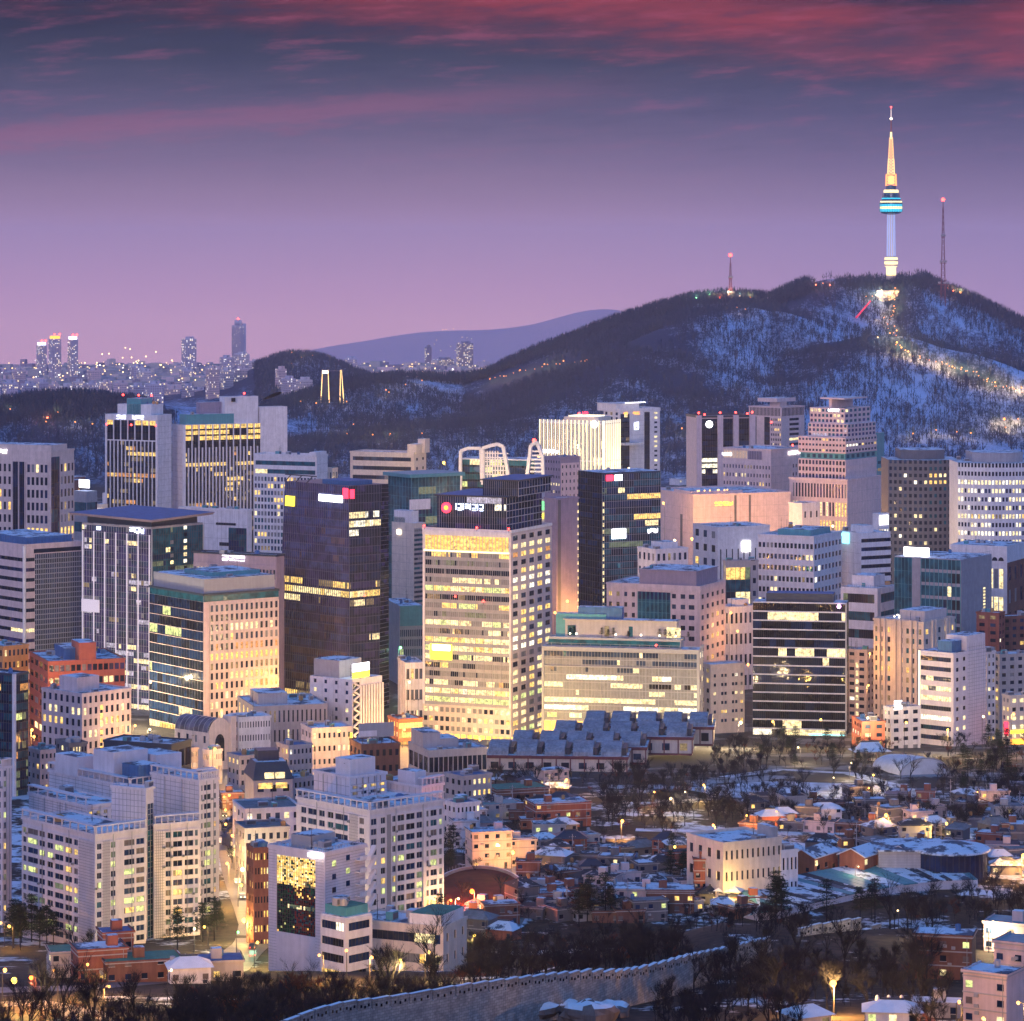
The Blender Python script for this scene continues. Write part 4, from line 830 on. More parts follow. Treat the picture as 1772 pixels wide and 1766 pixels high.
m = MB(); b.bx(m, 'L', b.sL(783), b.sL(746), b.z(1147), b.z(1120), .6, 1.2, SIGNY); b.bx(m, 'L', b.sL(781), b.sL(750), b.z(1131), b.z(1121), 1.2, 1.3, SIGNW); m.build('media_screen', b.o)
for fx in (.3, .62): b.beacon(-1, D*fx, b.z(1048 if fx < .5 else 1042), .5)
for fx in (.02, .38, .98): b.beacon(-.5, D*fx, b.h, .5)
# pavilion: two glass storeys on the roof
def glassbox(b, name, x0, x1, y0, y1, z0, z1, nl, nr, nf, pal, mull, cap=1.0):
    m = MB(); m.box(x0, x1, y0, y1, z0, z1, NAVY, MEMB); fh = (z1-z0)/nf
    for k in range(nf):
        prev = choose(pal)
        for i in range(nl):
            if rnd.random() > .7: prev = choose(pal)
            c0, c1 = y0+(y1-y0)*i/nl, y0+(y1-y0)*(i+1)/nl; m.quad((x0-.06, c1, z0+fh*k+.3), (x0-.06, c0, z0+fh*k+.3), (x0-.06, c0, z0+fh*k+fh), (x0-.06, c1, z0+fh*k+fh), prev); m.box(x0-.2, x0-.03, c0-.06, c0+.06, z0+fh*k, z0+fh*k+fh, mull)
        for i in range(nr):
            if rnd.random() > .7: prev = choose(pal)
            c0, c1 = x0+(x1-x0)*i/nr, x0+(x1-x0)*(i+1)/nr; m.quad((c0, y0-.06, z0+fh*k+.3), (c1, y0-.06, z0+fh*k+.3), (c1, y0-.06, z0+fh*k+fh), (c0, y0-.06, z0+fh*k+fh), prev); m.box(c0-.06, c0+.06, y0-.2, y0-.03, z0+fh*k, z0+fh*k+fh, mull)
        m.box(x0-.3, x1+.0, y0-.3, y0, z0+fh*k-.1, z0+fh*k+.25, mull)
    m.build(name, b.o)
    m = MB(); m.box(x0-cap, x1+cap, y0-cap, y1+cap, z1+.003, z1+.7, MULLD, BLUER); m.build('pavilion_roof', b.o)
zq = b.z(862); PV = [(G_N, 6), (G_D, 4), (L_W, .22), (L_V, .3), (G_P, 2)]
glassbox(b, 'roof_pavilion', 1.5, b.w*.9, b.sL(874), b.sL(754), b.h+.02, zq, 30, 12, 5, PV, MULL)
glassbox(b, 'roof_pavilion', 2.5, b.w*.85, b.sL(893), b.sL(832), zq+.8, b.z(833), 18, 12, 2, [(G_N, 5), (G_D, 5), (L_C, .2)], MULL)
m = MB(); sc, zc = b.sL(772), b.z(882); m.tube((.6, sc, zc), (.1, sc, zc), 2.5, 2.5, SIGNR, 14); m.tube((.0, sc, zc), (-.3, sc, zc), 1.1, 1.1, SIGNO, 12); m.build('emblem', b.o); b.sign('L', 786, 836, 874, 886, SIGNB, o=-.9); b.done()
b = Bld('sign_tower', 'block with a green lit panel above an orange sign, behind the blank pink slab', C_, 925, 962, 972, 2000, 864, 64, wall=CREAM); b.body(); b.sign('L', 930, 944, 868, 883, SIGNG, glyph=False); b.sign('L', 945, 960, 868, 883, SIGNG, glyph=False); b.sign('L', 933, 960, 887, 898, SIGNY); b.grid('L', 5, 16, 0, b.z(902), wf=.6, hf=.6, pal=[(L_C, 2), (L_O, 1), (G_D, 2), (L_G, 1)]); b.done()
b = Bld('blank_slab', 'tall windowless mauve slab tower with one dark vertical seam', C_, 942, 963, 1001, 1840, 864, 40, wall=PURP); b.body(); b.slab('R', 1, 3, 0, b.h, 0, .2, DGREY); b.joints('R', 1, 14); b.joints('L', 2, 14); m = MB()
for k in range(24): b.bx(m, 'R', b.w-.8, b.w-.2, k*b.h/24, k*b.h/24+1.6, .1, .4, L_C)
m.build('edge_light', b.o); b.parapet(.8).done()
b = Bld('glass_tower', 'dark green glass tower with a lit edge, white screen and red and white roof signs', C_, 1001, 1042, 1143, 1960, 818, 30, wall=NAVY)
b.body(); b.curtain('L', 10, 26, pal=[(G_D, 6), (G_N, 3), (L_G, .05)], spn=G_K); b.curtain('R', 26, 26, 0, b.h-1, pal=[(G_T, 6), (G_N, 5), (G_D, 3), (L_C, .12), (L_DG, .5)], spn=G_D, sf=.2, mull=MULL, mh=.1, floors={22: [(G_T, 1), (L_Y, 1.3)], 19: [(G_T, 1), (L_Y, 1.2)], 13: [(G_T, 3), (L_Y, .7)], 6: [(L_Y, .5), (G_T, 1)], 17: [(L_DG, 1), (G_T, 2)], 15: [(L_DG, 1), (G_T, 1)]}, run=.85)
m = MB()
for k in range(26): b.bx(m, 'R', .3, 1.1, b.h*k/26+.6, b.h*k/26+2.8, .2, .5, L_C if k < 22 else G_N)
m.build('edge_light', b.o); b.sign('R', 1048, 1060, 822, 832, SIGNR, glyph=False); b.sign('R', 1063, 1076, 822, 832, SIGNW, glyph=False); m = MB(); b.bx(m, 'R', b.sR(1058), b.sR(1082), b.z(933), b.z(916), .3, .8, SIGNW); m.build('media_screen', b.o); b.sign('R', 1120, 1138, 918, 926, SIGNW, o=.3); b.clutter(3).done(False)
for lab, xl, xc, xr, Y, yt, a, wall, nl, nr, nf, pal in (
    ('pale office with thin window slits beside a glowing white billboard', 1200, 1242, 1332, 2020, 914, 26, WHITE, 3, 9, 8, SPARSE),
    ('small white office with a stepped roof between the green tower and the slits', 1104, 1135, 1190, 1900, 952, 30, WHITE, 4, 6, 8, SPARSE),
    ('grey office with a dark glass front and one column of round windows', 1252, 1256, 1312, 1840, 972, 12, GREY, 2, 5, 9, GREENISH),
    ('low white block with terraces at the foot of the slits', 1240, 1262, 1310, 1780, 1052, 28, WHITE, 3, 6, 4, SPARSE)):
    b = Bld('office_block', lab, C_, xl, xc, xr, Y, yt, a, wall=wall); b.body(); b.grid('L', nl, nf, wf=.45, hf=.5, pal=pal)
    if 'slits' in lab and 'thin' in lab: b.grid('R', 9, 1, b.h*.3, b.h*.9, wf=.22, hf=.7, pal=[(G_D, 1)]); b.sign('R', 1283, 1297, 938, 956, SIGNW, glyph=False, o=1)
    elif 'round' in lab: b.curtain('R', 5, 9, 0, b.h*.95, 0, b.w*.75, pal=GREENISH); b.grid('R', 1, 9, s0=b.w*.76, s1=b.w, wf=.4, hf=.4)
    else: b.grid('R', nr, nf, wf=.5, hf=.5, pal=pal); b.up('stair_block', .3, .8, .2, .8, 4)
    b.parapet(.8).clutter(4).done()
b = Bld('office_block', 'broad pale office of evenly spaced square windows with a green plant deck on its roof', C_, 1312, 1408, 1456, 1900, 930, 62, wall=WHITE)
b.body(); b.grid('L', 14, 11, 0, b.h-2, wf=.66, hf=.45, pal=SPARSE, lit_rows={6: [(L_C, 1), (G_D, 2)], 4: [(L_W, 1), (G_D, 1.6)], 2: [(L_C, 1), (G_D, 2)]}); b.grid('R', 8, 11, 0, b.h-2, wf=.66, hf=.45, pal=SPARSE); b.up('plant_deck', .2, .9, .15, .75, 3.5, TEALP); b.clutter(5, z=b.h+3.5); b.parapet(.8).done()
b = Bld('office_tower', 'white ribbon-windowed tower with a glowing cyan screen on its side', C_, 1452, 1490, 1541, 1930, 922, 30, wall=WHITE)
b.body(); b.ribbon('R', 14, 0, b.h-2, hf=.42, n=8, pal=[(G_D, 4), (G_N, 1), (L_C, .5)]); b.joints('L', 3, 12); b.grid('L', 5, 7, 0, b.h*.5, wf=.5, hf=.5); m = MB(); b.bx(m, 'L', b.sL(1470), b.sL(1451), b.z(943), b.z(924), .3, .8, SIGNC); m.build('media_screen', b.o); b.up('stair_block', .1, .5, .1, .6, 4); b.clutter(3).done()
b = Bld('office_block', 'low white ribbon-windowed office in front of the cyan screen tower', C_, 1455, 1518, 1550, 1760, 1018, 60, wall=WHITE); b.body(); b.ribbon('L', 6, 0, b.h-1, hf=.5, n=14, pal=[(G_T, 3), (G_D, 3), (L_DG, .6)], end=1.5); b.ribbon('R', 6, 0, b.h-1, b.w*.2, b.w, .5, 5, pal=[(G_T, 3), (G_D, 2)]); b.up('plant_room', .2, .8, .2, .8, 6); b.fence(); b.clutter(4).done()
b = Bld('office_block', 'bright white lit block wedged behind the low ribbon office', C_, 1510, 1520, 1538, 2000, 888, 40, wall=WHITE); b.body(); b.grid('R', 4, 10, wf=.6, hf=.5, pal=FULL); b.sign('R', 1521, 1536, 892, 908, SIGNW, glyph=False); b.done()
b = Bld('arcade_office', 'white office with a row of round arches under its roof and a dark red flank', C_, 1645, 1742, 1772, 1840, 945, 64, wall=WHITE)
b.body(); zt = b.z(974); m = MB()
for i in range(8):
    c = b.d*(i+.5)/8*.9+b.d*.04; r = b.d*.05; pts = [(c+r*math.cos(t), zt+1+r*math.sin(t)*1.3) for t in np.linspace(0, math.pi, 9)]
    k = len(m.v); m.v += [(-.33, s_, z_) for s_, z_ in reversed(pts)]; m.f.append(tuple(range(k, k+9))); m.m.append(m.mi(G_D))
m.build('arch_window', b.o); b.slab('L', 0, b.d, zt-.5, b.h, 0, .3, WHITE)
b.grid('L', 10, 4, 0, zt-1, s0=b.d*.05, s1=b.d*.95, wf=.8, hf=.7, pal=[(L_C, 3), (L_DIM, 1), (G_BL, 1)], lit_rows={1: FULL}); b.grid('R', 3, 5, 0, zt, wf=.4, hf=.6, mat=RBROWN); b.clutter(6).done()
b = Bld('glass_tower', 'teal glass office with a blank grey flank and glaring white roof sign', C_, 1548, 1663, 1716, 1720, 968, 58, wall=GREY)
b.body(); b.curtain('L', 9, 11, 0, b.h-.5, b.sL(1662), b.sL(1594), pal=[(G_T, 4), (G_N, 4), (G_D, 2), (L_DG, .5)], spn=GREY, sf=.25, mull=TEALP, mv=.2, floors={4: [(L_C, 3), (G_T, .8)], 8: [(G_T, 5), (L_C, .6)], 9: [(G_T, 4), (G_D, 2)], 10: [(G_T, 4), (L_C, .3)], 2: [(G_T, 3), (L_C, 1)]}, run=.5); b.curtain('L', 5, 11, 0, b.h-.5, b.sL(1578), b.d, pal=[(G_T, 6), (G_N, 1), (L_C, .4)], spn=G_T, mull=TEALP, floors={6: [(L_C, 1), (G_T, 1)], 4: [(L_C, 2), (G_T, 1)]}); b.slab('L', b.sL(1593), b.sL(1579), 0, b.z(1000), 0, .5, GREY)
b.joints('R', 4, 12); m = MB()
for k in range(9): b.bx(m, 'R', b.w*.72, b.w*.78, b.z(1072-k*5.6), b.z(1069-k*5.6), .05, .2, L_C)
m.build('slit_window', b.o); m = MB(); b.bx(m, 'L', b.sL(1604), b.sL(1561), b.h+.5, b.h+4.8, -3, -2, SIGNW); m.build('sign', b.o); b.fence(); b.clutter(5).done()
for lab, xl, xc, xr, Y, yt, a, wall, pal in (
    ('dark red brick block with a snowy roof right of the teal office', 1690, 1728, 1738, 1660, 1062, 62, BRICK, SPARSE), ('wide brown brick block at the right picture edge', 1722, 1736, 1800, 1690, 1068, 20, RBROWN, SPARSE+[(L_Y, .6)]),
    ('tan windowless-looking block with one lit stair column', 1466, 1500, 1512, 1640, 1126, 60, BEIGE, SPARSE), ('grey concrete warehouse with a snow-topped flat roof', 1712, 1730, 1800, 1600, 1134, 22, CONC, SPARSE), ('thin white block with one lit column of windows', 1702, 1708, 1722, 1560, 1128, 25, WHITE, WARM),
    ('shop with an orange and red lit front at the right edge', 1735, 1748, 1800, 1530, 1205, 24, CREAM, BUSY), ('white lettered small block beside the orange brick shop', 1530, 1542, 1592, 1500, 1226, 24, WHITE, SPARSE), ('small orange brick shop with three framed windows', 1490, 1492, 1531, 1480, 1250, 8, RUST, BUSY)):
    b = Bld('office_block', lab, C_, xl, xc, xr, Y, yt, a, wall=wall, d=(18 if xc-xl < 5 else None)); b.body(); nf = max(2, int(b.h/3.6)); b.grid('L', max(2, int(b.d/4)), nf, wf=.5, hf=.45, pal=pal); b.grid('R', max(2, int(b.w/4)), nf, wf=.5, hf=.45, pal=pal)
    if 'tan' in lab:
        m = MB(); [b.bx(m, 'L', b.d*.42, b.d*.55, 4+k*4, 6.4+k*4, .28, .4, L_C) for k in range(7)]; m.build('stair_window', b.o)
    if 'lettered' in lab: b.sign('R', 1546, 1560, 1212, 1227, SIGNW, o=.5)
    if 'orange and red' in lab:
        m = MB(); b.bx(m, 'R', 0, b.w, 2, 4.5, .3, 1, SIGNO); b.bx(m, 'R', 0, b.w, 7, 8.5, .3, 1, SIGNY); b.bx(m, 'L', 1, b.d*.6, 6, 12, .3, .8, SIGNR); m.build('sign', b.o)
    b.parapet(.6).clutter(4).done()
# stone hotel block with the teal glazed hall
b = Bld('hotel_block', 'beige stone hotel with a tall teal glazed centre and set-back penthouse', 'hotel', 1050, 1211, 1254, 1680, 1016, 66, wall=PINK)
b.body(); zt = b.z(1024)
b.grid('L', 4, 12, 0, zt, s0=b.sL(1208), s1=b.sL(1161), wf=.5, hf=.42, pal=SPARSE, style='sash', cols=[(b.sL(x1), b.sL(x0)) for x0, x1 in ((1192, 1202), (1178, 1186), (1163, 1170))][::1]); b.curtain('L', 8, 12, 0, zt-1, b.sL(1160), b.sL(1104), pal=[(G_T, 6), (G_N, 2), (L_DG, .5)], spn=G_T, mull=TEALP, mv=.15)
b.grid('L', 4, 12, 0, zt, s0=b.sL(1103), s1=b.d, wf=.4, hf=.42, pal=SPARSE, style='sash'); b.grid('R', 5, 12, 0, zt, wf=.48, hf=.42, pal=SPARSE, style='sash'); b.slab('L', 0, b.d, zt, b.h, 0, .5, PINK).slab('R', 0, b.w, zt, b.h, 0, .5, PINK)
b.up('penthouse', .05, .9, .05, .66, 7.5, PURP, ov=.4); b.grid('L', 1, 1, 0, .1); b.parapet(.6, mat=PINK).clutter(5, z=b.h+7.5).done()
b = Bld('hotel_annex', 'low beige wing with arched doorway and few small windows, lit warm below', 'hotel', 1212, 1230, 1288, 1590, 1152, 26, wall=BEIGE)
b.body(); b.grid('L', 2, 7, wf=.5, hf=.42, pal=SPARSE, style='sash'); b.grid('R', 6, 6, b.h*.15, b.h*.92, wf=.35, hf=.34, pal=SPARSE, style='sash', cols=[(b.w*x, b.w*x+1.3) for x in (.08, .30, .40, .62, .72, .88)]); b.parapet(.7).done()
# long lit office with planted roof terrace
glass_b = b = Bld('glass_office', 'long low glass office with lit floors and pines on its stepped roof terrace', C_, 938, 1210, 1216, 1545, 1124, 78, wall=CONC)
b.body(b.h-.01); D = b.d
FLG = {7: [(G_BL, 3), (G_B, 3), (L_C, .7), (G_D, 1)], 8: [(G_BL, 2), (G_B, 2), (L_C, .8), (G_T, 1)], 6: [(G_BL, 3), (L_C, .9), (G_B, 1)], 5: [(L_C, 1.6), (G_BL, 2), (L_W, 1)], 4: [(L_C, 1), (G_BL, 2), (G_K, .6)], 3: [(G_BL, 3), (L_C, .7), (G_K, .4)], 2: [(L_C, 2), (G_BL, 1), (L_W, 1), (G_K, .4)], 1: [(L_C, 2.4), (L_W, 1.4), (G_BL, 1)], 0: [(L_C, 2), (L_Y, 1), (L_W, 1), (G_BL, 1)]}
b.curtain('L', 48, 9, b.z(1252), b.z(1132), 1, D-1, pal=BUSY, spn=G_BL, sf=.34, mull=MULL, mv=.06, mh=.16, floors=FLG, run=.8, fins=8, fin_mat=MULL, fin_w=.25, fin_d=.3); b.curtain('L', 20, 1, .5, b.z(1254), 1, D-1, pal=[(L_LOB, 3), (L_C, 2)], mull=MULL); b.grid('R', 2, 8, wf=.5, hf=.5, pal=BUSY)
b.slab('L', 0, D, b.z(1131), b.h, 0, .9, MULL).slab('L', 0, D, b.z(1159), b.z(1157), .1, .9, MULL)
b.slab('L', 0, 1, 0, b.z(1131), 0, .9, MULL).slab('L', D-1, D, 0, b.z(1131), 0, .9, MULL)
z0 = b.h; b.up('terrace_floor', .12, .95, .12, .96, b.z(1108)-z0, MULL); m = MB(); b.q(m, 'L', b.sL(1176), b.sL(948), z0+.5, b.z(1112), -b.w*.12+.1, G_T); m.build('terrace_glass', b.o)
b.up('penthouse', .3, .95, .15, .86, b.z(1078)-z0, CONC, ov=.8); m = MB()
for x0, x1, mt in ((1152, 1176, L_C), (1044, 1052, L_DIM), (1086, 1093, G_T), (980, 994, G_T)): b.bx(m, 'L', b.sL(x1), b.sL(x0), b.z(1106), b.z(1088), -b.w*.3+.02, -b.w*.3+.15, mt)
m.build('penthouse_window', b.o); b.up('plant_room', .4, .95, .5, .78, b.z(1056)-z0, BLUER); b.up('plant_room', .35, .95, .6, .92, b.z(1068)-z0, TEALP)
m = MB()
for x in (996, 1064, 1108, 1140, 1168, 985): m.ball((b.w*.2, b.sL(x), b.z(1108)+1.6), .45, COOLL, 5)
m.build('terrace_light', b.o); b.fence(o=-.6); b.beacon(-1, b.sL(1136), b.h); b.done(False)
# dark banded block
b = Bld('banded_office', 'black glass office with thin bright floor lines and a set-back dark top storey', C_, 1303, 1464, 1468, 1580, 1044, 80, wall=NAVY)
b.body(); NF = 15; H = b.h
b.curtain('L', 44, NF, 0, H, pal=[(G_K, 6), (G_D, 4), (G_N, 3)], mull=MULLD, mv=.03, mh=0, run=.85, floors={13: [(G_D, 3), (L_C, 1), (L_A, .2)], 9: [(G_D, 1.4), (L_C, 1.6)], 8: [(G_D, 4), (L_C, .8)], 14: [(G_K, 6), (L_W, .2)], 1: [(L_C, .8), (G_K, 2)], 0: [(L_C, 1), (G_K, 2), (L_W, .4)], 7: [(G_N, 5), (L_W, .1)]})
for k in range(NF+1): b.slab('L', -.3, b.d, H*k/NF-.28, H*k/NF+.28, .1, .8, WHITE)
b.slab('L', -.4, .3, 0, H, .1, .9, MULL); b.curtain('R', 3, NF, pal=[(G_K, 1)]); b.up('penthouse', .1, .9, .14, .86, 4.2, NAVY, BLUER); m = MB(); m.ball((-.8, b.sL(1452), b.z(1049)), .9, glow('violet lamp', (1, .5, 1), 12), 8); m.build('beacon', b.o); m = MB(); b.bx(m, 'L', b.sL(1462), b.sL(1400), 1.6, 2.2, .8, 1.4, SIGNC); m.build('light_strip', b.o); b.done(False)
# beige turreted small hotel
b = Bld('hotel_block', 'cream stone hotel with canted bays, teal windows and a lit roof garden', 'hotel', 1512, 1598, 1652, 1610, 1078, 52, wall=CREAM)
b.body(); b.grid('L', 8, 10, 4, b.h-2, wf=.42, hf=.52, pal=[(G_T, 5), (G_D, 4), (L_Y, 1), (L_DIM, 1)], style='sash'); b.grid('R', 5, 10, 4, b.h-2, wf=.42, hf=.52, pal=[(G_T, 4), (G_D, 4), (L_Y, 1.4)], style='sash')
m = MB()
for f, cs in (('L', (.18, .5, .82)), ('R', (.3, .75))):
    L = b.d if f == 'L' else b.w
    for c in cs: b.bx(m, f, L*c-2.2, L*c-.8, 0, b.h+1, .2, 1.4, CREAM); b.bx(m, f, L*c+.8, L*c+2.2, 0, b.h+1, .2, 1.4, CREAM)
m.build('bay', b.o); m = MB(); [m.ball((b.w*rnd.uniform(.05, .4), b.d*rnd.uniform(.05, .9), b.h+1.6), .4, COOLL, 5) for _ in range(5)]; m.build('roof_light', b.o)
b.up('penthouse', .2, .9, .1, .6, 5, BEIGE); b.fence(); b.clutter(5).parapet(.7).done()
b = Bld('office_block', 'grey office with dark ribbon windows and a tall blank tiled stair tower', C_, 1590, 1650, 1706, 1520, 1118, 50, wall=TILE)
b.body(b.z(1130)); zt = b.z(1134); b.ribbon('L', 10, 0, zt, hf=.45, n=12, pal=[(G_D, 4), (G_N, 2), (G_T, 1)], floors={8: [(L_C, 1), (G_N, 2)], 7: [(L_C, 1), (G_N, 2)], 6: [(G_N, 1), (L_C, 1)], 5: [(L_C, 2), (G_N, 1)], 3: [(G_N, 1), (L_W, .7)]}, end=1.2)
b.grid('R', 2, 10, 0, zt, s0=0, s1=b.w*.42, wf=.38, hf=.4, pal=[(G_D, 3), (L_C, 1)], run=0); b.up('stair_tower', .42, 1.0, .02, .6, b.z(1104)-b.z(1130), TILE, z=b.z(1130)); b.joints('R', 8, 30, s0=b.w*.43, s1=b.w); b.up('plant_room', .05, .35, .1, .5, 5, BLUER, z=b.z(1130)); m = MB(); b.bx(m, 'L', b.d-.9, b.d-.2, 0, b.z(1130), .3, .8, STRIPW); m.build('edge_light', b.o); b.done(False)
# ------------------------------------------------------------------ far town, hills and mountain
_YS = np.concatenate([np.arange(300, 3300, 2.0), np.arange(3300, 12000, 5.0)])
def hit(px, py, ymin=300):
    """where the line of sight through a photo pixel first meets the land"""
    t = (px-886)/F; k = (py-YH)/F; ys = _YS[_YS >= ymin]; d = (CZ-k*ys)-land(t*ys, ys); i = np.argmax(d <= 0)
    if d[i] > 0: i = len(ys)-1
    y = float(ys[i]); return (t*y, y, gz(t*y, y))
FARW = [plain('haze pink wall', (.70,.52,.54), .9, .08), plain('haze lilac wall', (.54,.48,.58), .9, .08), plain('haze pale wall', (.66,.58,.62), .9, .08)]  # distance haze put into these pale pink and lilac wall colours
FARD = plain('hazed window band', (.26,.20,.27), .6, .1); L_F = lit('far lit window', (1,.78,.45), 2.6, .4, .02); L_FW = lit('far white window', (1,.93,.85), 2.6, .4, .02)  # far window bands kept pale: haze put into their colour
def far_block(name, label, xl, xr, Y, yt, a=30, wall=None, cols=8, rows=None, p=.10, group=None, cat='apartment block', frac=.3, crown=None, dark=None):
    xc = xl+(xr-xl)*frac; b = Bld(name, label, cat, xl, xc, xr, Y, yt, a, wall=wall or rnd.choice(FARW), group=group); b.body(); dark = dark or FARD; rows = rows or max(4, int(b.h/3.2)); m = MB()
    for f in 'LR':
        L = b.d if f == 'L' else b.w; n = max(2, int(cols*L/b.w))
        for i in range(n):
            b.q(m, f, L*(i+.2)/n, L*(i+.8)/n, 1, b.h-1.5, .1, dark)
            for k in range(rows):
                b.bx(b.wall, f, L*(i+.2)/n, L*(i+.8)/n, b.h*k/rows, b.h*(k+.45)/rows, .12, .3, b.mw)
                if rnd.random() < p: b.q(m, f, L*(i+.25)/n, L*(i+.75)/n, b.h*(k+.46)/rows, b.h*(k+.98)/rows, .32, L_F if rnd.random() < .6 else L_FW)
    m.build('window', b.o)['kind'] = 'stuff'
    b.up('stair_head', .3, .5, .2, .8, 4); b.up('stair_head', .7, .85, .2, .8, 4)
    if crown: m = MB(); m.box(b.w*.1, b.w*.9, b.d*.1, b.d*.9, b.h, b.h+5, crown); m.build('lit_crown', b.o); [b.beacon(b.w*fx, 0, b.h+5, 1.8) for fx in (.2, .8)]
    b.done(); return b
GRP = 'pale apartment slabs across the far river plain'; GL = 'hazy pale apartment slab in the far rows beyond the wooded hill'
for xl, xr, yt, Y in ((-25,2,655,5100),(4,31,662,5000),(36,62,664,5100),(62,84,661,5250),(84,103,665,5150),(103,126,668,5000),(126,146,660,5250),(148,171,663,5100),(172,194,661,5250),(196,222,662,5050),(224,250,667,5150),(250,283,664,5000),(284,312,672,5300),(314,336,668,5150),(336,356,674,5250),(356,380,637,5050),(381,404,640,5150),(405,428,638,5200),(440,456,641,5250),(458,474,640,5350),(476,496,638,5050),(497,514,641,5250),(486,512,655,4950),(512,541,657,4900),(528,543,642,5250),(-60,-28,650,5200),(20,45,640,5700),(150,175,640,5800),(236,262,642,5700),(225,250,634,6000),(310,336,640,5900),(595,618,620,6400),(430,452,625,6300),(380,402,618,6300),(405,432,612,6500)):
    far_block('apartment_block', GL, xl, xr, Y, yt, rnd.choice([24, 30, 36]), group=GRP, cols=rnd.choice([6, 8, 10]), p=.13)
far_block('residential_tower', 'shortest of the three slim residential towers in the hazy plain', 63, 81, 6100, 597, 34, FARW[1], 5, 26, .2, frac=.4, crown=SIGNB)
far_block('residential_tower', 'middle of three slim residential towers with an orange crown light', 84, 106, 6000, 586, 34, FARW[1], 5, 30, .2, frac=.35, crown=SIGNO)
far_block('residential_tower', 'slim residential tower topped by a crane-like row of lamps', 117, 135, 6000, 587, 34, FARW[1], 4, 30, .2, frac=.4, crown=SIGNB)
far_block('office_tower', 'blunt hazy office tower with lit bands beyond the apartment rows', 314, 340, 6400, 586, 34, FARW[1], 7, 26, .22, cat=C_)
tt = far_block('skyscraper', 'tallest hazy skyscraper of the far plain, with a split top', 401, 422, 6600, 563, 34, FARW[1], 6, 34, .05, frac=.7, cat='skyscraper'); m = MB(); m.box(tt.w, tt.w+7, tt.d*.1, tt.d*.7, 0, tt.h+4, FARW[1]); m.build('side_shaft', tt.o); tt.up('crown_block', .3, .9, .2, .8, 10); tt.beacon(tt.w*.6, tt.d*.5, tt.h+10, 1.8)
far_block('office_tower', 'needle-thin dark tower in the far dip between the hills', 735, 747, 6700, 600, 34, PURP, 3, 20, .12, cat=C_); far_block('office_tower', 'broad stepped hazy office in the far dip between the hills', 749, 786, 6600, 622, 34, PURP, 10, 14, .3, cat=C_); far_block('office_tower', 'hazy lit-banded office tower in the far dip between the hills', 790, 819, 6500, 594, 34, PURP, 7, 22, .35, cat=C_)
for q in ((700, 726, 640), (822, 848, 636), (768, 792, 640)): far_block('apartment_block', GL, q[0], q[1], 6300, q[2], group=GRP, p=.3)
# gate-shaped block with gold-lit edges
x, y, z = hit(575, 697); gb = empty('gate_tower', (x, y, z-1), 0); tag(gb, 'dark gate-like tower pair with gold-lit slanting edges below the wooded knoll', 'tower'); k = y/F
GOLD = glow('gold edge light', (1,.62,.22), 3.2)
def slant(m, x0b, x1b, x0t, x1t, h, d0, d1, mat): m.hexa([(x0b, d0, 0), (x1b, d0, 0), (x1b, d1, 0), (x0b, d1, 0), (x0t, d0, h), (x1t, d0, h), (x1t, d1, h), (x0t, d1, h)], mat)
H_ = 58*k; m = MB(); slant(m, -20*k, -5*k, -17*k, -7*k, H_, 0, 20, NAVY); m.build('wall', gb); m = MB(); slant(m, 13*k, 20*k, 14*k, 16*k, H_, 0, 20, NAVY); m.build('wall', gb); m = MB(); slant(m, -5*k, 13*k, -7*k, 14*k, H_*.96, 6, 20, G_N); m.build('glass_link', gb)
for a0, a1, c0, c1 in ((-20.5, -19, -17.3, -16.6), (-6, -4.6, -7.6, -6.9), (12.6, 14, 13.8, 14.4), (19.4, 20.8, 15.6, 16.2)): m = MB(); slant(m, a0*k, a1*k, c0*k, c1*k, H_, -.9, -.2, GOLD); m.build('edge_light', gb)
m = MB(); m.box(-17*k, -7*k, -.6, -.1, H_-4, H_-1, SIGNW); m.build('sign', gb); m = MB(); m.tube((-10*k, 10, H_), (-10*k, 10, H_+9), .4, .3, MULLD); m.tube((5*k, 10, H_*.96), (5*k, 10, H_+9), .4, .3, MULLD); m.build('antenna', gb)
# countless low roofs and lights of the plain
def far_sprawl():
    m = MB(); l = MB(); mats = [PURP, GREY, BEIGE, CONC, FARW[0]]
    for _ in range(900):
        y = rnd.uniform(5600, 6750); px = rnd.uniform(-80, 900) ; x = (px-886)/F*y; z = gz(x, y)
        if z > 22: continue
        m.rbox(x, y, rnd.uniform(0, 1.5), rnd.uniform(10, 34), rnd.uniform(8, 20), z-1, z+rnd.uniform(4, 10)*(1.8 if rnd.random() < .08 else 1), rnd.choice(mats))
        if rnd.random() < .42: s_ = rnd.uniform(.45, 1.25); l.ball((x+rnd.uniform(-15, 15), y-14, z+rnd.uniform(4, 14)), s_, rnd.choice([LF1, LF1, LF2, LF3]), 4)
    tag(m.build('distant_city'), 'low hazy roofs of the far plain', kind='stuff'); tag(l.build('distant_lights'), 'countless warm lights of the far plain', kind='stuff')
    l = MB()
    for i in range(13):     # lamps along a road on the hidden far slopes
        px = 752+i*5.2+rnd.uniform(-2, 2); py = 545-i*.6+rnd.uniform(-2, 2); y = 14600; x = (px-886)/F*y; y += rnd.uniform(-1100, 300); x = (px-886)/F*y; l.ball((x, y, gz(x, y)+12), 1.3, LF1, 4)
    for i in range(22): px = rnd.uniform(150, 300); y = rnd.uniform(6000, 6700); x = (px-886)/F*y; l.ball((x, y, gz(x, y)+rnd.uniform(5, 40)), 1.1, LF2, 4)
    tag(l.build('distant_road_lights'), 'string of tiny lamps on the far slopes', kind='stuff')
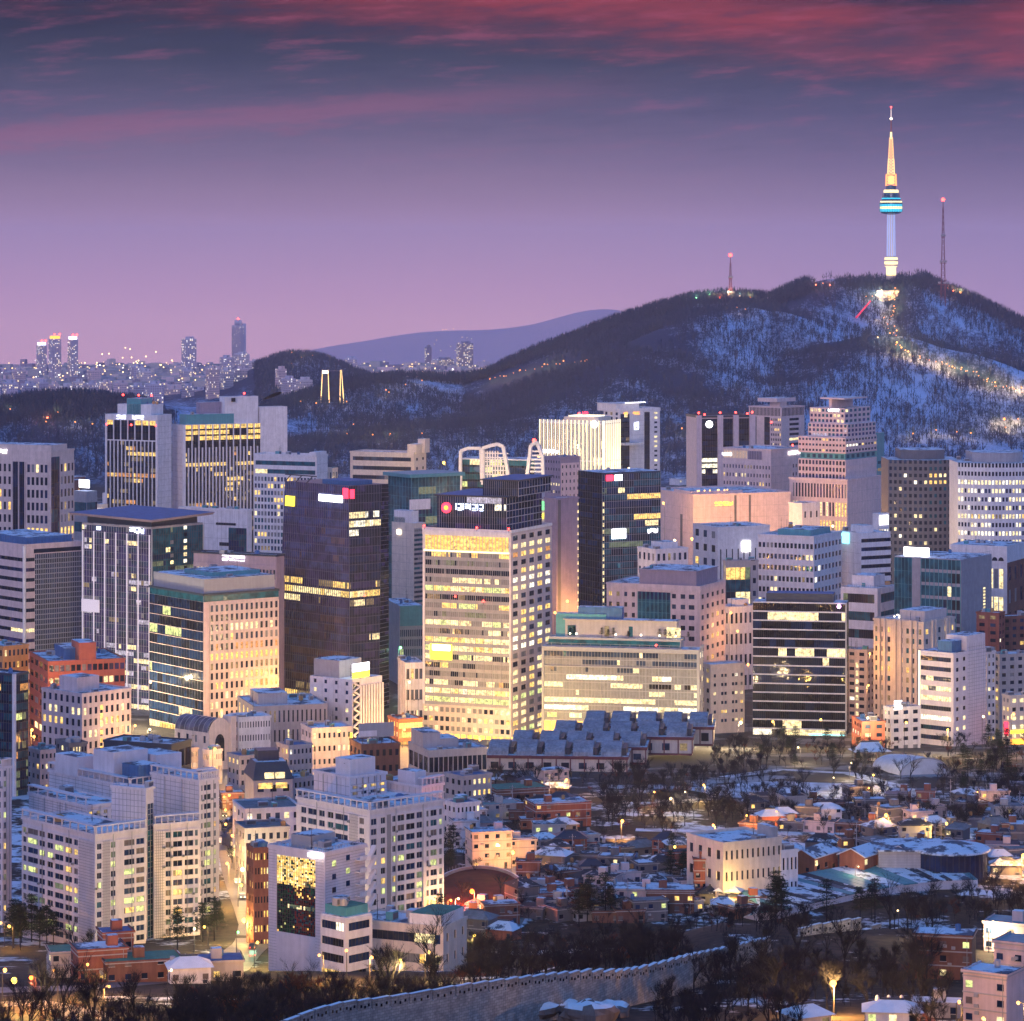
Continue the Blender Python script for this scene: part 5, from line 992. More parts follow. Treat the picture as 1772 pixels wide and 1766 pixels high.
LF1 = glow('far warm light', (1,.58,.20), 5); LF2 = glow('far yellow light', (1,.72,.28), 6); LF3 = glow('far white light', (1,.95,.85), 7)
far_sprawl()

# ---- communication tower on the summit
def comm_tower():
    Y = 4480.0; k = Y/F; px, pb = 1542.0, 491.0; x = (px-886)/F*Y; zb = CZ-(pb-YH)/F*Y; g = gz(x, Y); o = empty('communication_tower', (x, Y, min(g-1, zb))); tag(o, 'tall mountaintop communication tower with teal-lit round deck and golden lattice mast', 'tower'); z = lambda py: CZ-(py-YH)/F*Y-min(g-1, zb); r = lambda q: q*k
    SH = plain('tower concrete', (.62,.62,.66), .7, .06); TL = glow('teal light', (.02,.55,.75), 1.4); TD = glassy('tower glass', (.01,.10,.16)); BL = glow('blue white light', (.45,.58,1), .75); GD = glow('gold lattice light', (1,.66,.25), 1.5); OR = glow('orange lattice light', (1,.34,.08), 2.2); WY = glow('base floodlight', (1,.80,.35), 1.9)
    m = MB(); m.lathe([(r(7.2), 0), (r(7.0), z(443)), (r(6.0), z(372)), (r(6.0), z(366))], SH, 24); m.build('shaft', o)
    for i in range(12):      # vertical light lines up the shaft
        t = 2*math.pi*i/12; m = MB(); c, s_ = math.cos(t), math.sin(t); m.tube((r(7.1)*c, r(7.1)*s_, z(443)), (r(6.1)*c, r(6.1)*s_, z(371)), .55, .5, BL, 5); m.build('light_line', o)
    m = MB(); m.lathe([(r(8.5), 0), (r(8.5), z(476)), (r(8.5), z(476), WY), (r(8.5), z(462), WY), (r(11.5), z(460)), (r(11.5), z(457), WY), (r(11.8), z(452)), (r(11.8), z(449), WY), (r(11), z(445)), (r(7), z(444))], CREAM, 24); m.build('base_building', o)
    m = MB(); m.lathe([(r(6), z(371)), (r(16), z(369)), (r(19), z(366), TL), (r(19.5), z(361), WY), (r(19.5), z(357), TL), (r(19.5), z(353), TD), (r(19.2), z(350), WY), (r(18.6), z(347.5), TD), (r(17), z(344), TL), (r(15.5), z(342), TD), (r(14.6), z(334)), (r(13), z(333), WY), (r(12.5), z(328)), (r(8.5), z(327)), (r(8.5), z(321))], TD, 28); d = m.build('observation_deck', o)
    for i in range(28):
        t = 2*math.pi*i/28; m = MB(); m.tube((r(19.7)*math.cos(t), r(19.7)*math.sin(t), z(366)), (r(19.7)*math.cos(t), r(19.7)*math.sin(t), z(350)), .35, .35, TEALP, 4); m.build('deck_mullion', d)
    m = MB()
    def latt(h0, h1, w0, w1, n, mat, mm):
        for i in range(n):
            a, c = h0+(h1-h0)*i/n, h0+(h1-h0)*(i+1)/n; wa, wc = w0+(w1-w0)*i/n, w0+(w1-w0)*(i+1)/n
            for sx, sy in ((-1,-1),(1,-1),(1,1),(-1,1)):
                mm.tube((sx*wa, sy*wa, a), (sx*wc, sy*wc, c), .45, .45, mat, 4)
            for (ax, ay), (bx, by) in (((-1,-1),(1,-1)),((1,-1),(1,1)),((1,1),(-1,1)),((-1,1),(-1,-1))):
                mm.tube((ax*wa, ay*wa, a), (bx*wc, by*wc, c), .3, .3, mat, 4); mm.tube((bx*wa, by*wa, a), (ax*wc, ay*wc, c), .3, .3, mat, 4); mm.tube((ax*wc, ay*wc, c), (bx*wc, by*wc, c), .45, .45, mat, 4)
    latt(z(321), z(301), r(8.6), r(7.8), 4, OR, m); m.box(-r(5), r(5), -r(5), r(5), z(318), z(304), GD); m.build('mast_section', o)
    m = MB(); latt(z(301), z(275), r(5.6), r(4.6), 5, GD, m); m.build('mast_section', o); m = MB(); latt(z(275), z(238), r(4.2), r(2.4), 7, glow('amber lattice light', (1,.55,.2), 1.3), m); m.build('mast_section', o)
    m = MB(); m.tube((0, 0, z(240)), (0, 0, z(228)), r(2.0), r(1.6), WY, 8); m.tube((0, 0, z(228)), (0, 0, z(207)), r(1.2), r(1.0), RUST, 8); m.tube((0, 0, z(207)), (0, 0, z(188)), r(.7), r(.5), glow('spire light', (1,.75,.65), 1.3), 8); m.build('antenna', o)
    m = MB(); m.ball((0, 0, z(205)), r(2.2), COOLL, 6); m.build('beacon', o); m = MB(); m.ball((0, 0, z(185)), r(1.5), RED, 6); m.build('beacon', o)
comm_tower()
def mast(label, px, yb, yt, Y, wb, wt, dishes):
    k = Y/F; x = (px-886)/F*Y; g = gz(x, Y)-1; o = empty('radio_mast', (x, Y, g)); tag(o, label, 'radio mast'); z = lambda py: CZ-(py-YH)/F*Y-g
    STEEL = plain('red white mast steel', (.20,.07,.10), .7); m = MB(); n = 16; zb, zt = 0, z(yt+14)
    for i in range(n):
        a, c = zb+(zt-zb)*i/n, zb+(zt-zb)*(i+1)/n; wa, wc = (wb+(wt-wb)*i/n)*k, (wb+(wt-wb)*(i+1)/n)*k
        for sx, sy in ((-1,-1),(1,-1),(1,1),(-1,1)): m.tube((sx*wa, sy*wa, a), (sx*wc, sy*wc, c), .42, .42, STEEL, 4)
        for (ax, ay), (bx, by) in (((-1,-1),(1,-1)),((1,-1),(1,1)),((1,1),(-1,1)),((-1,1),(-1,-1))): m.tube((ax*wa, ay*wa, a), (bx*wc, by*wc, c), .28, .28, STEEL, 4); m.tube((ax*wc, ay*wc, c), (bx*wc, by*wc, c), .34, .34, STEEL, 4)
    m.build('lattice', o); m = MB(); m.tube((0, 0, zt), (0, 0, z(yt+3)), .55, .4, STEEL, 6); m.build('antenna', o); m = MB(); m.ball((0, 0, z(yt)), 2.3, RED, 6); m.build('beacon', o)
    for py, r_ in dishes:
        m = MB(); m.lathe([(wb*k*.5, z(py)-.5), (r_*k, z(py)-.4), (r_*k, z(py)+.4), (wb*k*.5, z(py)+.5)], STEEL, 10); m.build('platform', o)
        for i in range(5): t = i*1.26; m = MB(); m.ball((r_*k*.8*math.cos(t), r_*k*.8*math.sin(t), z(py)+2.4), 1.5, MULL, 5); m.build('dish', o)
mast('dark red lattice radio mast with a red top light right of the tower', 1632, 512, 345, 4360, 4.2, .8, ((492, 10), (455, 6), (410, 3.5)))
mast('short lattice radio mast with a red top light on the lower summit', 1264, 516, 441, 4400, 3.0, .8, ((508, 6), (482, 3.5)))

# ---- bare winter wood over the mountain and hills: one mass
def forest():
    N = 70000; px = rng.uniform(-60, 1840, N); y = rng.uniform(3340, 5500, N); top = rng.random(N) < .16; kn = rng.random(N) < .10; px = np.where(kn, rng.uniform(440, 700, N), px)
    yr = np.interp(px, RD[:,0], RD[:,1]); y = np.where(top & ~kn, yr+rng.uniform(-60, 30, N), np.where(kn, rng.uniform(4500, 5450, N), y)); ok = (y < yr+40) | kn; px, y, kn = px[ok], y[ok], kn[ok]; x = (px-886)/F*y; z = land(x, y)
    dens = vnoise(x+y*.5, y*.5, 130, 5)+.35*vnoise(x, y, 40, 6); keep = ((dens > .40) | kn) & (z > 10); x, y, z = x[keep], y[keep], z[keep]; n = len(x); h = rng.uniform(7, 14, n); V = []; Fc = []; base = 0
    B = 6; ang = rng.uniform(0, 6.28, (n, B)); up = rng.uniform(.35, .95, (n, B)); ln = rng.uniform(.25, .5, (n, B)); o = np.stack([x, y, z-.5], -1)
    vs = []; 
    for j in range(B):
        a = o+np.stack([np.zeros(n), np.zeros(n), h*(.25 if j < 2 else .35)*np.ones(n)], -1) if j else o
        if j == 0: tip = o+np.stack([np.zeros(n), np.zeros(n), h], -1); wd = .24
        else: tip = o+np.stack([np.cos(ang[:,j])*h*ln[:,j], np.sin(ang[:,j])*h*ln[:,j], h*up[:,j]], -1); wd = .22
        side = np.stack([np.sin(ang[:,j]), -np.cos(ang[:,j]), np.zeros(n)], -1)
        side[:,0] = np.where(np.abs(side[:,0]) < .5, .6, side[:,0]); vs += [a-side*wd*1.6, a+side*wd*1.6, tip+side*.12]
        # a spray of twigs as a thin leaf-shaped triangle
        vs += [a*.35+tip*.65-side*.5, a*.35+tip*.65+side*.55, tip+np.array([0, 0, 1.0])]
    V = np.stack(vs, 1).reshape(-1, 3); K = len(vs); idx = np.arange(len(V)).reshape(-1, 3)
    t = MatTree('dusk blue wood'); p = t.pos(); q = t.noise(p, .03, 3); t.l(t.mix(t.smooth(q, .35, .65), (.004,.036,.09,1), (.010,.044,.095,1)), t.b.inputs['Base Color']); t.b.inputs['Roughness'].default_value = .9  # tree colour carries the blue dusk light, not the bark's own tone
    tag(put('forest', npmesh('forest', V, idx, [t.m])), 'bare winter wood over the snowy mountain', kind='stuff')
forest()
# ---- lit places on the mountain
def lamp_light(o, z, energy, col, r=.6):
    ld = bpy.data.lights.new('lamp_light', 'POINT'); ld.energy = energy; ld.color = col; ld.shadow_soft_size = r; l = bpy.data.objects.new('lamp_light', ld); COL.objects.link(l); l.parent = o; l.location = (0, 0, z); return l
AMB = (1,.48,.12); WRM = (1,.48,.16); WHT = (1,.68,.36); REDL = (1,.16,.06); GRN = (.3,1,.4)
HL = {'a': (glow('amber hill lamp', (1,.36,.07), 2.4), AMB), 'w': (glow('warm hill lamp', (1,.40,.10), 2.2), WRM), 'c': (glow('cool hill lamp', (1,.70,.38), 2.6), WHT), 'r': (glow('red hill lamp', REDL, 16), REDL), 'g': (glow('green hill lamp', GRN, 8), GRN)}
LAMPM = {}
def hill_lamp(px, py, kind='a', e=0, s=1.0, h=6):
    x, y, z = hit(px, py, 3300); o = empty('hill_lamp', (x, y, z)); tag(o, HLAB[kind], 'street lamp', 'lamps scattered over the far hills'); mk = (kind, s)
    if mk not in LAMPM:
        m = MB(); m.tube((0, 0, 0), (0, 0, h), .15, .1, MULLD, 5); pm = m.mesh('pole'); m = MB(); m.ball((0, 0, h+.8), 1.35*s, HL[kind][0], 6); LAMPM[mk] = (pm, m.mesh('lamp_head'))
    put('pole', LAMPM[mk][0], o); put('lamp_head', LAMPM[mk][1], o)
    if e: lamp_light(o, h+4.5, e, HL[kind][1], 1.5)
HLAB = {'a': 'amber lamp glowing among bare trees on the far hillside', 'w': 'warm white lamp on the far hillside', 'c': 'pale white lamp on the far hillside', 'r': 'red lamp on the far hillside', 'g': 'green lamp on the lower summit'}
for px, py in ((505,617),(522,626),(541,622),(702,675),(730,668),(668,684),(673,688),(848,664),(872,660),(730,762),(584,764),(600,762),(645,764),(547,708),(520,705),(600,705),(612,745),(1020,748),(1050,746),(1086,745),(1110,750),(1180,752),(1230,780),(1240,790),(80,742),(100,724),(18,720),(130,742),(160,745)): hill_lamp(px, py, rnd.choice('awa'), 6000, .6)
for px, py, kd, e, s in ((675,763,'a',2.2e5,1.5),(505,637,'a',9e4,1.3),(82,734,'r',1.6e5,1.2),(900,650,'w',1.2e5,1.2),(942,640,'w',1.6e5,1.2),(975,634,'w',1.6e5,1.2),(1015,632,'a',1.4e5,1),(1012,634,'w',1e5,.8),
    (1205,524,'g',6e4,1),(1228,519,'g',6e4,1.2),(1246,524,'r',1.6e5,1.4),(1260,520,'c',1.6e5,1.3),(1280,522,'c',1.6e5,1.3),(1298,524,'a',2e5,1.4),(1275,541,'w',6e4,.9),(1290,545,'w',6e4,.9),
    (1662,516,'a',5e5,1.9),(1650,512,'r',1.4e5,1),(1640,508,'r',1e5,.9),(1412,502,'r',1.4e5,1),(1424,499,'a',1.2e5,1),(1436,502,'r',1.4e5,1),
    (1525,512,'c',4e5,1.8),(1536,518,'c',4e5,1.6),(1516,520,'c',3e5,1.5),(1549,508,'w',2e5,1.2),(1554,516,'w',1.4e5,1),(1548,528,'w',1.2e5,1),(1547,540,'a',1.2e5,1),(1546,548,'a',1.4e5,1),(1530,560,'a',1e5,.9),(1548,574,'w',1.2e5,1),(1552,582,'w',1.6e5,1.2),(1540,588,'w',1.4e5,1),(1519,596,'c',1e5,1.1),
    (1552,606,'w',3.4e5,1.4),(1560,612,'w',3.4e5,1.4),(1572,620,'w',2.6e5,1.2),(1592,628,'w',1.4e5,1),(1630,640,'w',1.8e5,1.1),(1648,645,'w',1.8e5,1.1),(1664,650,'w',1.6e5,1),(1690,655,'w',8e4,.8),(1708,668,'w',1.4e5,1),(1722,674,'w',1.6e5,1),(1752,682,'w',1.2e5,1),(1768,684,'w',1.2e5,1),
    (1738,738,'a',3.4e5,1.7),(1740,752,'a',2e5,1.1),(1762,738,'a',1.4e5,1),(1620,756,'a',1e5,1),(1656,758,'a',1e5,1),(1680,760,'a',1e5,1),(1580,762,'a',8e4,1)): hill_lamp(px, py, kd, e*.085, s*.55)
for pts, n in ((((1546,522),(1549,548),(1532,568),(1550,588)), 14), (((1552,604),(1580,624),(1640,642),(1690,656),(1722,675),(1770,685)), 34), (((846,664),(900,650),(960,636),(1018,630)), 16), (((1500,520),(1556,512)), 8), (((1200,522),(1300,522)), 10)):
    for i in range(n):
        u_ = i/(n-1)*(len(pts)-1); k = min(len(pts)-2, int(u_)); u_ -= k; hill_lamp(pts[k][0]+(pts[k+1][0]-pts[k][0])*u_+rnd.uniform(-3, 3), pts[k][1]+(pts[k+1][1]-pts[k][1])*u_+rnd.uniform(-2, 2), rnd.choice('aww'), 7000 if i % 3 == 0 else 0, .42, 4)
x, y, z = hit(1535, 510, 3300); b = Bld('summit_hall', 'brightly lit white summit hall on the ridge below the communication tower', 'building', 1518, 1528, 1556, y-30, 504, 30, wall=WHITE); b.body(); b.grid('L', 4, 3, wf=.6, hf=.5, pal=FULL); b.grid('R', 8, 3, wf=.6, hf=.5, pal=FULL); b.parapet().done()
x, y, z = hit(1494, 544, 3300); m = MB(); p1, p2 = Vector(hit(1482, 557, 3300)), Vector(hit(1506, 531, 3300)); m.tube(p1+Vector((0,0,6)), p2+Vector((0,0,7)), 1.3, 1.1, glow('red rail light', (1,.03,.10), 1.0), 6); tag(m.build('cable_rail_light'), 'red light line slanting up the snowy slope below the tower', 'light line')
# low houses between the last office row and the wooded foot of the mountain
GH = 'low houses at the foot of the wooded mountain'
for i in range(110):
    y = rnd.uniform(2700, 3320); px = rnd.uniform(0, 1772); x = (px-886)/F*y; z = gz(x, y); o = empty('low_house', (x, y, z-.5), rnd.uniform(0, 1.5)); tag(o, 'small snow-roofed house among those at the wooded mountain foot', 'house', GH)
    w, d, h = rnd.uniform(9, 20), rnd.uniform(8, 14), rnd.uniform(4, 13); m = MB(); m.box(-w/2, w/2, -d/2, d/2, 0, h, rnd.choice([WHITE, CREAM, BRICK, BEIGE, GREY])); m.build('wall', o); m = MB(); m.box(-w/2-.4, w/2+.4, -d/2-.4, d/2+.4, h+.002, h+.5, SNOWR); m.build('roof', o)
    for k in range(rnd.randrange(1, 4)): c = rnd.uniform(-w/2+1.5, w/2-1.5); zz = rnd.uniform(1, h-2); m = MB(); m.box(c-.8, c+.8, -d/2-.06, -d/2-.001, zz, zz+1.4, rnd.choice([L_Y, L_C, G_D, L_O])); m.build('window', o)
# ------------------------------------------------------------------ the near quarter: flats, museum, offices, roads
from mathutils import Matrix
def absorb(main, wing):
    """make a wing's meshes parts of the main block, so that the whole building is one thing"""
    M = lambda b: Matrix.Translation(b.o.location) @ Matrix.Rotation(b.a, 4, 'Z'); T = M(main).inverted() @ M(wing)
    for c in list(wing.o.children):
        mb = Matrix.Translation(c.location) @ Matrix.Rotation(c.rotation_euler[2], 4, 'Z'); c.parent = main.o; c.matrix_basis = T @ mb
    bpy.data.objects.remove(wing.o)
APT = [(G_N, 5), (G_D, 4), (G_B, 2), (G_CU, 1.6), (G_T, 1), (L_G, .9), (L_Y, .8), (L_DG, .8)]
def canopy(b, z=None, hgt=2.4, o=.3, n=9, faces='RL', wd=1.6):
    """white beam on posts along the roof edge"""
    z = b.h if z is None else z; m = MB()
    for f in faces:
        L = b.w if f == 'R' else b.d; b.bx(m, f, 0, L, z+hgt, z+hgt+.35, -wd, o+.25, TILE)
        for i in range(n+1): c = .2+(L-.4)*i/n; b.bx(m, f, c-.14, c+.14, z, z+hgt, o-.35, o, TILE)
        b.bx(m, f, 0, L, z+.9, z+1.0, o-.2, o-.1, MULL)
    m.build('roof_pergola', b.o)
def fl(b, y0, y1): return b.z(y0), b.z(y1)
def pxcols(b, f, lst): return sorted([tuple(sorted((b.s_(f, p), b.s_(f, q)))) for p, q in lst])
def wing(xl, xc, xr, Y, yt, a, wall=TILE, yb=None): return Bld('wing', 'wing of the flats', 'building', xl, xc, xr, Y, yt, a, wall=wall, yb=yb)
A1 = Bld('apartment_building', 'big pale tiled apartment building of stepped wings beside the lit road', 'apartment block', 39, 165, 252, 925, 1446, 40, wall=TILE)
b = A1; b.body(); zb = b.z(1642); zt = b.z(1457)
b.grid('L', 1, 11, zb, zt, 0, b.d, hf=.62, pal=APT, style='mull', cols=pxcols(b, 'L', [(41,47),(49,67),(69,79),(83,93),(96,111),(114,126),(129,136)]), lit_rows={9: [(L_G, 1.2), (L_Y, .6), (G_N, 2)], 8: [(L_G, 1.2), (L_Y, .6), (G_N, 1.4)], 6: [(L_G, 1.2), (G_N, 1.6)], 4: [(L_G, 1), (G_N, 1.6)], 1: [(L_G, 1), (G_N, 1.4)]}, run=.2)
b.grid('R', 1, 11, zb, zt, 0, b.w, hf=.62, pal=APT, style='mull', cols=pxcols(b, 'R', [(167,175),(191,199),(214,232),(235,249)]), run=.2); b.joints('L', 16, 40, 0, zt, 0, b.sL(137), o=.3); b.joints('R', 10, 40, 0, zt, b.sR(176), b.sR(190), o=.3)
b.parapet(.5, mat=TILE); canopy(b); b.clutter(3)
w = wing(193, 252, 266, 948, 1366, 62); w.body(); w.joints('L', 9, 26); w.curtain('R', 2, 26, 0, w.z(1392), .8, w.w-.5, pal=[(G_N, 3), (G_T, 2)], mull=MULL, mh=.06); w.parapet(.5); w.clutter(2); w.done(); absorb(A1, w)
w = wing(256, 267, 346, 950, 1428, 26); w.body(); z1 = w.z(1438); w.grid('R', 1, 11, w.z(1622), z1, hf=.62, pal=APT, style='mull', cols=pxcols(w, 'R', [(286,296),(299,315),(319,334),(337,342)])); w.joints('R', 5, 40, 0, z1, 0, w.sR(284), o=.3); w.joints('L', 2, 30); w.parapet(.5); canopy(w, faces='R', n=7); w.done(); absorb(A1, w)
w = wing(262, 345, 378, 985, 1352, 46); w.body(); z1 = w.z(1356); w.grid('R', 1, 15, w.z(1600), z1, hf=.62, pal=APT, style='mull', cols=pxcols(w, 'R', [(347,350),(352,364),(368,373)])); w.joints('L', 10, 30); w.parapet(.5); canopy(w, n=8); w.done(); absorb(A1, w)
w = wing(50, 150, 214, 965, 1396, 40); w.body(); w.joints('L', 12, 12, w.z(1450)); w.grid('R', 5, 4, w.z(1446), w.h-1, wf=.5, hf=.6, pal=[(L_Y, 1.4), (G_N, 2), (L_DIM, 1)], style='mull'); w.parapet(.5); canopy(w, faces='L', n=6); w.clutter(3); w.done(); absorb(A1, w)
w = wing(85, 225, 372, 1000, 1362, 42); w.body(); w.joints('L', 12, 6, w.z(1400)); w.joints('R', 12, 6, w.z(1400)); w.parapet(.5); w.up('stair_block', .05, .45, .25, .5, 9, TILE); w.up('stair_block', .5, .8, .2, .5, 7, TILE); w.up('plant_room', .1, .35, .0, .2, 6, BLUER); w.up('stair_block', -.02, .2, .62, .9, 6, TILE); w.clutter(7); canopy(w, n=14)
m = MB(); m.box(w.w*.1, w.w*.98, w.d*.86, w.d*.94, w.h+2.4, w.h+2.8, TILE, SNOWR); [m.box(w.w*(.1+.09*i), w.w*(.1+.09*i)+.3, w.d*.86, w.d*.87, w.h, w.h+2.4, TILE) for i in range(10)]; m.build('roof_pergola', w.o); w.done(); absorb(A1, w); A1.done()
A2 = Bld('apartment_building', 'pale pink apartment block with a curved terrace front behind the coloured glass hall', 'apartment block', 514, 640, 767, 955, 1404, 43, wall=PINK)
b = A2; b.mw = TILE; b.body(); zb = b.z(1606); zt = b.z(1414)
b.grid('L', 1, 11, zb, zt, hf=.62, pal=APT, style='mull', cols=pxcols(b, 'L', [(522,531),(534,550),(553,563),(568,578),(581,603),(623,631)]), run=.25)
b.grid('R', 1, 11, zb, zt, hf=.62, pal=APT+[(L_G, 1.2)], style='mull', cols=pxcols(b, 'R', [(641,651),(658,666),(678,684),(687,699),(702,717),(720,730),(737,741),(744,755),(759,764)]), run=.25, skip=None); b.joints('R', 14, 40, 0, zt, b.sR(668), b.sR(676), o=.3); b.joints('L', 14, 40, 0, zt, b.sL(621), b.sL(605), o=.3)
b.parapet(.5); canopy(b, n=12); b.clutter(3)
w = wing(543, 606, 668, 978, 1346, 42); w.body(); w.joints('L', 8, 16); w.grid('R', 4, 4, w.z(1400), w.h-2, wf=.62, hf=.55, pal=[(L_Y, 1), (G_N, 1.5), (L_DIM, 1)], style='mull'); w.joints('R', 6, 20, o=.3); w.parapet(.5); w.up('stair_block', .1, .8, .1, .5, 5, TILE); w.clutter(3); w.done(); absorb(A2, w)
w = wing(655, 730, 767, 985, 1362, 46); w.body(); w.joints('L', 7, 12); w.joints('R', 6, 12); w.parapet(.5); w.up('stair_block', .1, .6, .2, .6, 4, TILE); canopy(w, faces='R', n=5); w.clutter(3); w.done(); absorb(A2, w); A2.done()
b = Bld('apartment_building', 'slice of a pale tiled apartment block cut by the picture edge', 'apartment block', -60, 4, 19, 960, 1330, 55, wall=TILE); b.body(); b.grid('R', 1, 16, hf=.6, pal=APT, style='mull', cols=pxcols(b, 'R', [(5.5, 10)])); b.grid('L', 7, 16, hf=.6, pal=APT, style='mull'); b.parapet(.5); canopy(b, n=5); b.done()
# coloured-glass hall building and its neighbours
b = Bld('office_building', 'pale tiled building with a tall many-coloured glass wall and outside stairs', C_, 466, 562, 632, 832, 1478, 52, wall=TILE)
b.body(); COLG = [glassy('green hall glass', (.01,.09,.05), .1), glassy('red hall glass', (.12,.012,.02), .1), G_D, G_N, G_T]
zt, zb = b.z(1490), b.z(1624); s0, s1 = b.sL(547), b.sL(480); m = MB(); nc, nf = 22, 40
for k in range(nf):
    for i in range(nc):
        v = k/nf; u_ = 1-i/nc; q = mnoise.noise(Vector((u_*5, v*7, 3.3)))
        if v > .60: mt = choose([(L_Y, 3), (L_C, 2), (L_A, 2), (COLG[0], .5), (G_D, .4)]) if q > -.5-(v-.7)*1.5 else choose([(COLG[0], 1), (L_DIM, 1)])
        elif v > .46: mt = choose([(L_Y, 1), (L_A, 1), (COLG[1], 2)]) if u_ > .45 and q > -.1 else choose([(COLG[0], 2), (G_D, 2), (COLG[1], 1)])
        elif .30 < v < .36 and u_ > .3: mt = choose([(L_DG, 2), (L_C, 1), (G_T, 1)])
        else: mt = choose([(COLG[0], 2), (G_D, 3)]) if u_ < .5 else choose([(COLG[1], 2.2), (G_D, 1.4), (G_T, .6)])
        if v < .42 and rnd.random() < .012: mt = rnd.choice([L_A, L_Y, L_G])
        a0, a1 = s0+(s1-s0)*i/nc, s0+(s1-s0)*(i+1)/nc; b.q(m, 'L', a0, a1, zb+(zt-zb)*k/nf, zb+(zt-zb)*(k+1)/nf, .05, mt)
for i in range(nc+1): c = s0+(s1-s0)*i/nc; b.bx(m, 'L', c-.025, c+.025, zb, zt, .05, .12, MULLD)
for k in range(0, nf+1, 2): c = zb+(zt-zb)*k/nf; b.bx(m, 'L', s0, s1, c-.025, c+.025, .05, .1, MULLD)
m.build('coloured_glass_wall', b.o)
for a0, a1, c0, c1 in ((0, s0, 0, b.h-.01), (s1, b.d, 0, b.h-.01), (s0, s1, zt, b.h-.01), (s0, s1, 0, zb)): b.slab('L', a0, a1, c0, c1, 0, .3, TILE)
m = MB()
for k in range(46): c = b.h*k/46; b.bx(m, 'R', 0, b.w, c-.03, c+.03, 0, .05, JOINT); 
for k in range(46): c = b.h*k/46; (b.bx(m, 'L', 0, s0, c-.03, c+.03, .3, .34, JOINT), b.bx(m, 'L', s1, b.d, c-.03, c+.03, .3, .34, JOINT))
m.build('panel_joint', b.o)
for px_, py_, mt in ((578,1497,L_G),(602,1515,L_G),(578,1520,G_N),(602,1492,G_N),(578,1543,G_N),(602,1537,G_N),(578,1560,G_N)):
    m = MB(); c, z = b.sR(px_), b.z(py_); b.bx(m, 'R', c-.7, c+.7, z-.65, z+.65, .01, .06, mt); b.bx(m, 'R', c-.8, c+.8, z-.75, z-.65, .01, .2, MULL); m.build('window', b.o)
for k in range(5):
    y0 = 1488+k*21; m = MB(); c = b.sR(614); e = b.sR(632); z = b.z(y0+12); b.bx(m, 'R', c, e, z, z+.25, .05, 1.8, WHITE); b.bx(m, 'R', c, e, z+.25, z+1.2, 1.7, 1.8, WHITE); p0, p1 = b.sR(625), b.sR(634)
    m.hexa([(p0, -3.2, z), (p1, -3.2, z+2.6), (p1, -1.9, z+2.6), (p0, -1.9, z), (p0, -3.2, z+1.0), (p1, -3.2, z+3.5), (p1, -1.9, z+3.5), (p0, -1.9, z+1.0)], WHITE); m.build('outside_stair', b.o)
m = MB(); b.bx(m, 'L', b.sL(561), b.sL(538), b.z(1484), b.z(1478), .7, 1.3, SIGNW); m.build('floodlit_sign', b.o); b.up('plant_room', .2, .8, .4, .75, 3.2, MULL); b.up('skylight', .1, .9, .0, .3, .7, SNOW); b.parapet(.6); b.clutter(6); b.fence(n=14)
for i in range(3): m = MB(); c = b.sL(494+i*14); b.bx(m, 'L', c-1.0, c+1.0, b.z(1646), b.z(1632), .05, .2, L_A); m.build('shop_window', b.o)
b.done()
b = Bld('office_block', 'small white ribbon-windowed annex with a green roof deck beside the coloured glass hall', C_, 556, 598, 643, 806, 1588, 46, wall=WHITE); b.body(); b.ribbon('L', 4, 0, b.h-.4, hf=.5, n=8, pal=[(G_N, 3), (G_D, 2)], floors={3: [(G_N, 2), (L_W, 1)], 0: HOT}, end=.4); b.ribbon('R', 4, 0, b.h-.4, hf=.5, n=6, pal=[(G_N, 3), (G_D, 2), (G_BL, 1)], end=.8); b.up('roof_deck', .1, .95, .1, .95, 2.2, TEALP, GREENR); b.clutter(4, z=b.h+2.2); b.done()
b = Bld('office_block', 'long low cream building with a snowy roof behind tall bare trees', C_, 614, 766, 806, 820, 1606, 66, wall=CREAM); b.body(); b.ribbon('L', 3, 0, b.h-.3, hf=.45, n=16, pal=[(G_N, 3), (L_C, 1.4), (L_A, .5), (G_BL, 1)], run=.6, end=.5); b.grid('R', 3, 3, wf=.25, hf=.4, pal=SPARSE); b.up('upper_storey', .02, .98, .02, .38, 3, WHITE, GREENR); b.clutter(6); b.parapet(.5).done()
# orange, brick and white blocks at the left, one row behind the flats
def simple(name, label, cat, xl, xc, xr, Y, yt, a, wall, nl, nr, nf, pal, wf=.5, hf=.5, style='plain', roof=SNOWR, d=None, clut=4, top=None, par=.6, lr=None, w=None):
    b = Bld(name, label, cat, xl, xc, xr, Y, yt, a, wall=wall, roof=roof, d=d, w=w); b.body(); b.grid('L', nl, nf, wf=wf, hf=hf, pal=pal, style=style, lit_rows=lr); b.grid('R', nr, nf, wf=wf, hf=hf, pal=pal, style=style, lit_rows=lr)
    if top: b.up('penthouse', *top[:4], top[4], wall)
    b.parapet(par); b.clutter(clut)
    return b
simple('office_block', 'ochre panelled block at the edge behind the teal glass corner', C_, -40, 6, 49, 1500, 1120, 40, ORANGEP, 6, 6, 9, SPARSE).done()
b = simple('office_block', 'rust red banded office with cluttered blue roof tanks', C_, 52, 84, 216, 1470, 1146, 20, RUST, 4, 14, 8, [(G_D, 5), (G_P, 2), (G_BL, 1), (L_C, .3)], .78, .5, clut=9); b.up('plant_room', .25, .5, .2, .7, 5, BLUER); b.up('stair_block', .4, .62, .0, .4, 8, RUST); b.done()
b = simple('office_block', 'square-windowed white office with a lit stair column in front of the rust red block', C_, 73, 142, 226, 1385, 1202, 46, PINK, 7, 9, 7, WARM, .48, .6, lr={5: [(L_C, 1), (G_D, 1)], 4: [(L_Y, 1), (G_D, .8)]}, top=(.15, .6, .3, .75, 6)); m = MB()
